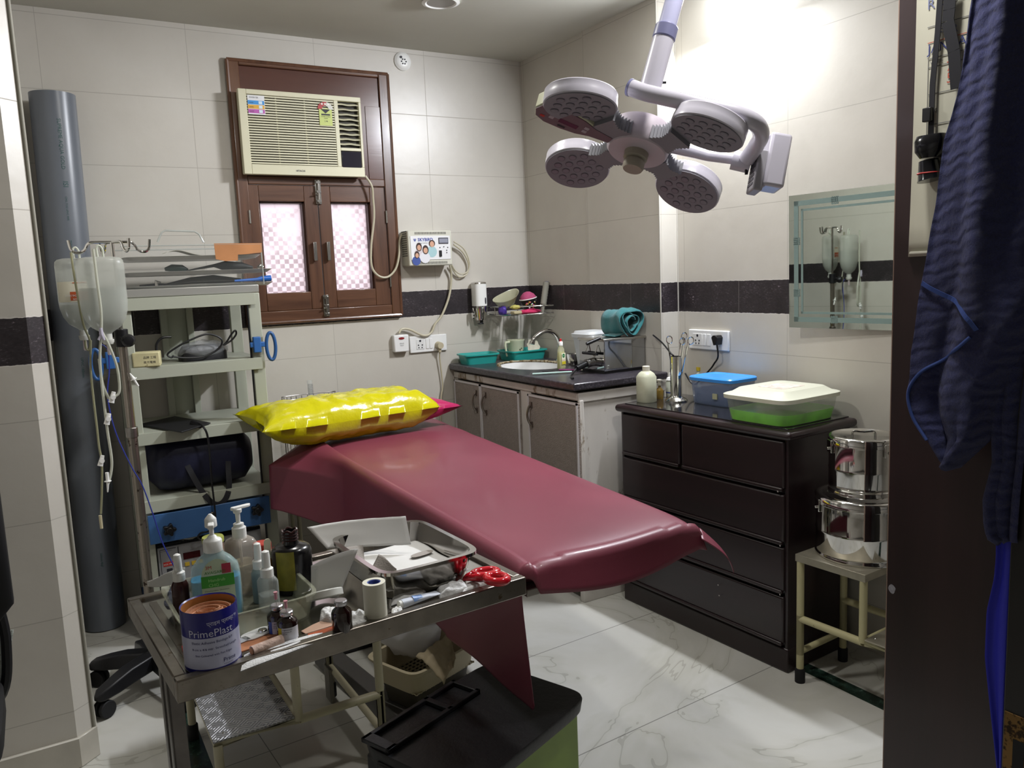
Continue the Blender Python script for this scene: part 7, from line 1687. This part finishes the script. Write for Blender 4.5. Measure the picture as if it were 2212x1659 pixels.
for px in (2005, 2028): c0 = ct_(px, 128); s.box(x_-.0006, x_, c0.y-.001, c0.y, c0.z-.17, c0.z, 0)
s.build('ruled_lines', [MATS['calendar_grey_ink'], MATS['calendar_red']], cal, True, smooth=False)
# head torch on straps
XT = 1.735
ht = thing('head_torch', 'black head torch hanging by its straps in front of the calendar', 'head torch', onx(2000, 320, XT))
def ribbon(s, pts, w_, m_=0, th=.002):
    for i in range(len(pts)-1):
        a, c = pts[i], pts[i+1]; d = (c-a).normalized(); k_ = V((0, d.z, -d.y)).normalized()*w_/2; t_ = V((th, 0, 0))
        s.add([a+k_, a-k_, c-k_, c+k_, a+k_+t_, a-k_+t_, c-k_+t_, c+k_+t_], [(3, 2, 1, 0), (4, 5, 6, 7), (0, 4, 7, 3), (2, 6, 5, 1)], m_)
s = MB(); ribbon(s, [onx(x_, y_, XT) for x_, y_ in ((2032, -30), (2025, 70), (2014, 180), (2010, 290))], .0125); s.build('strap', mat('black_elastic', '#1d1d22', .8), ht, True, smooth=False)
s = MB(); ribbon(s, [onx(x_, y_, XT-.006) for x_, y_ in ((2052, -30), (2050, 20), (2047, 45), (2060, 110), (2066, 190))], .026); s.build('wide_strap', MATS['black_elastic'], ht, True, smooth=False)
s = MB(); c = onx(2004, 248, XT-.004); s.box(XT-.010, XT+.002, c.y-.010, c.y+.010, c.z-.015, c.z+.015); s.build('buckle', black_pl, ht, True, bevel=.002)
s = MB(); c = onx(2008, 316, XT-.02); s.loft([(-.025, .018, .020, 3), (-.01, .022, .032, 3), (.012, .022, .034, 3), (.024, .016, .030, 3)], 24, 0, Matrix.Translation((XT-.015, c.y, c.z))); s.build('lamp_housing', mat('gloss_black', '#0e0e11', .15), ht, True)
s = MB(); c = onx(2004, 368, XT-.02); s.lathe([(.028, -.022), (.026, -.018), (.020, .022)], 24, 0, Matrix.Translation((XT-.012, c.y, c.z)) @ Matrix.Rotation(-.15, 4, 'X')); s.build('reflector', MATS['gloss_black'], ht, True)
s = MB(); s.tube([(XT-.012+.0245*math.cos(a), c.y+.0245*math.sin(a), c.z-.006) for a in [2*PI*k/24 for k in range(24)]], .0018, 6, closed=True); s.build('red_ring', red_ink, ht, True)
# navy towel in folds
nvt, N, b = new_mat('navy_terry')
P, x, y, z = pos_nodes(N)
mp = N.n('ShaderNodeMapping'); N.L(P, mp.inputs[0]); mp.inputs['Rotation'].default_value = (math.radians(12), 0, 0)
sxx = N.n('ShaderNodeSeparateXYZ'); N.L(mp.outputs[0], sxx.inputs[0])
wob = N.m('MULTIPLY', N.m('SUBTRACT', N.noise(P, 18, 4), .5), .05)
ribs = N.m('SINE', N.m('MULTIPLY', N.m('ADD', sxx.outputs[2], wob), 235)); fz = N.noise(P, 420, 4, .8)
hgt_ = N.m('ADD', N.m('MULTIPLY', ribs, 1.3), N.m('MULTIPLY', fz, 1.3))
N.L(N.ramp(N.noise(P, 260, 4, .7), (.3, rgb('#1d224f')), (.7, rgb('#2c336e'))), b.inputs['Base Color']); b.inputs['Roughness'].default_value = .95; b.inputs['Sheen Weight'].default_value = .12
bnn = N.n('ShaderNodeBump'); bnn.inputs['Strength'].default_value = 1; bnn.inputs['Distance'].default_value = .004; N.L(hgt_, bnn.inputs['Height']); N.L(bnn.outputs[0], b.inputs['Normal'])
TX = 1.655
def interp(tab, t_):
    for i in range(len(tab)-1):
        if tab[i][0] <= t_ <= tab[i+1][0]:
            k_ = (t_-tab[i][0])/(tab[i+1][0]-tab[i][0]); return tab[i][1]+(tab[i+1][1]-tab[i][1])*k_
    return tab[-1][1] if t_ > tab[-1][0] else tab[0][1]
tw = thing('bath_towel', 'ribbed navy blue towel hanging in folds over the door at the right edge', 'towel', (TX, .93, .80))
# drawn as hanging layers: left outline measured down the towel's height
Lf = [(-60, 2092), (0, 2084), (100, 2068), (200, 2052), (300, 2022), (400, 2008), (450, 2002), (520, 1990), (600, 1981), (680, 1972), (760, 1962), (820, 1962), (850, 1956), (900, 1968), (950, 2005), (1010, 2043)]
Rt_ = [(-60, 2240), (0, 2240), (700, 2215), (850, 2140), (950, 2115), (1010, 2048)]
def layerA(u, v):
    py = -60+1070*v; l = interp(Lf, py); r_ = interp(Rt_, py)
    px = l+(r_-l)*u; p = onx(px, py+ (0), TX)
    amp = .012+.012*v
    fx = amp*math.sin(u*7.5+.6*math.sin(v*5))+.006*math.sin(u*17+v*3)-.018*math.sin(PI*min(1, u*1.0))+.004*nz((u*8, v*14, 3))
    return (TX+.018+fx, p.y, p.z)
s = MB(); s.grid(layerA, 70, 110, thick=.008); s.build('front_fold', nvt, tw, True, angle=180)
Lb = [(-60, 2150), (600, 2150), (800, 2140), (900, 2128), (1000, 2136), (1080, 2112), (1130, 2116), (1160, 2124), (1172, 2150)]
Rb_ = [(-60, 2300), (500, 2260), (900, 2215), (1172, 2192)]
def layerB(u, v):
    py = -60+1232*v; l = interp(Lb, py); r_ = interp(Rb_, py); p = onx(l+(r_-l)*u, py, TX+.035)
    return (TX+.045+.010*math.sin(u*8+v*2)+.006*math.sin(u*19), p.y, p.z)
s = MB(); s.grid(layerB, 50, 110, thick=.008); s.build('rear_fold', nvt, tw, True, angle=180)
bind = mat('blue_binding', '#2f4583', .7)
def on_t(px, py, dx=0):
    l, r_ = interp(Lf, py), interp(Rt_, py); q = layerA(min(1, max(0, (px-l)/(r_-l))), (py+60)/1070); return V((q[0]-.011, q[1], q[2]))
s = MB(); ribbon(s, [on_t(x_, y_)-V((.002, 0, 0)) for x_, y_, _z in spline([V((x_, y_, 0)) for x_, y_ in ((1984, 612), (2005, 624), (2040, 642), (2080, 662), (2112, 690), (2125, 712))], 5)], .009, 0, .002); s.build('hem_binding', bind, tw, True, smooth=False)
s = MB(); s.tube([on_t(x_, y_) for x_, y_, _z in spline([V((x_, y_, 0)) for x_, y_ in ((2112, 726), (2080, 752), (2035, 775), (1992, 800), (1968, 830), (1962, 860), (1975, 905), (2005, 950))], 6)], .0035, 8); s.build('hem_binding', bind, tw, True)
# blue cloth below
s = MB(); Lc = [(1140, 2150), (1200, 2150), (1250, 2146), (1320, 2130), (1420, 2126), (1520, 2136), (1600, 2145), (1720, 2158)]; Rc = [(1140, 2190), (1250, 2182), (1450, 2172), (1720, 2160)]
def bl(u, v):
    py = 1140+580*v; l = interp(Lc, py); r_ = max(l+3, interp(Rc, py)+4); p = onx(l+(r_-l)*u, py, 1.72); return (1.722+.008*math.sin(u*5), p.y, p.z)
s.grid(bl, 14, 40, thick=.003); tag(s.build('blue_apron', mat('royal_blue_cloth', '#1f22a0', .7), angle=180), 'royal blue cloth hanging below the navy towel', 'cloth')
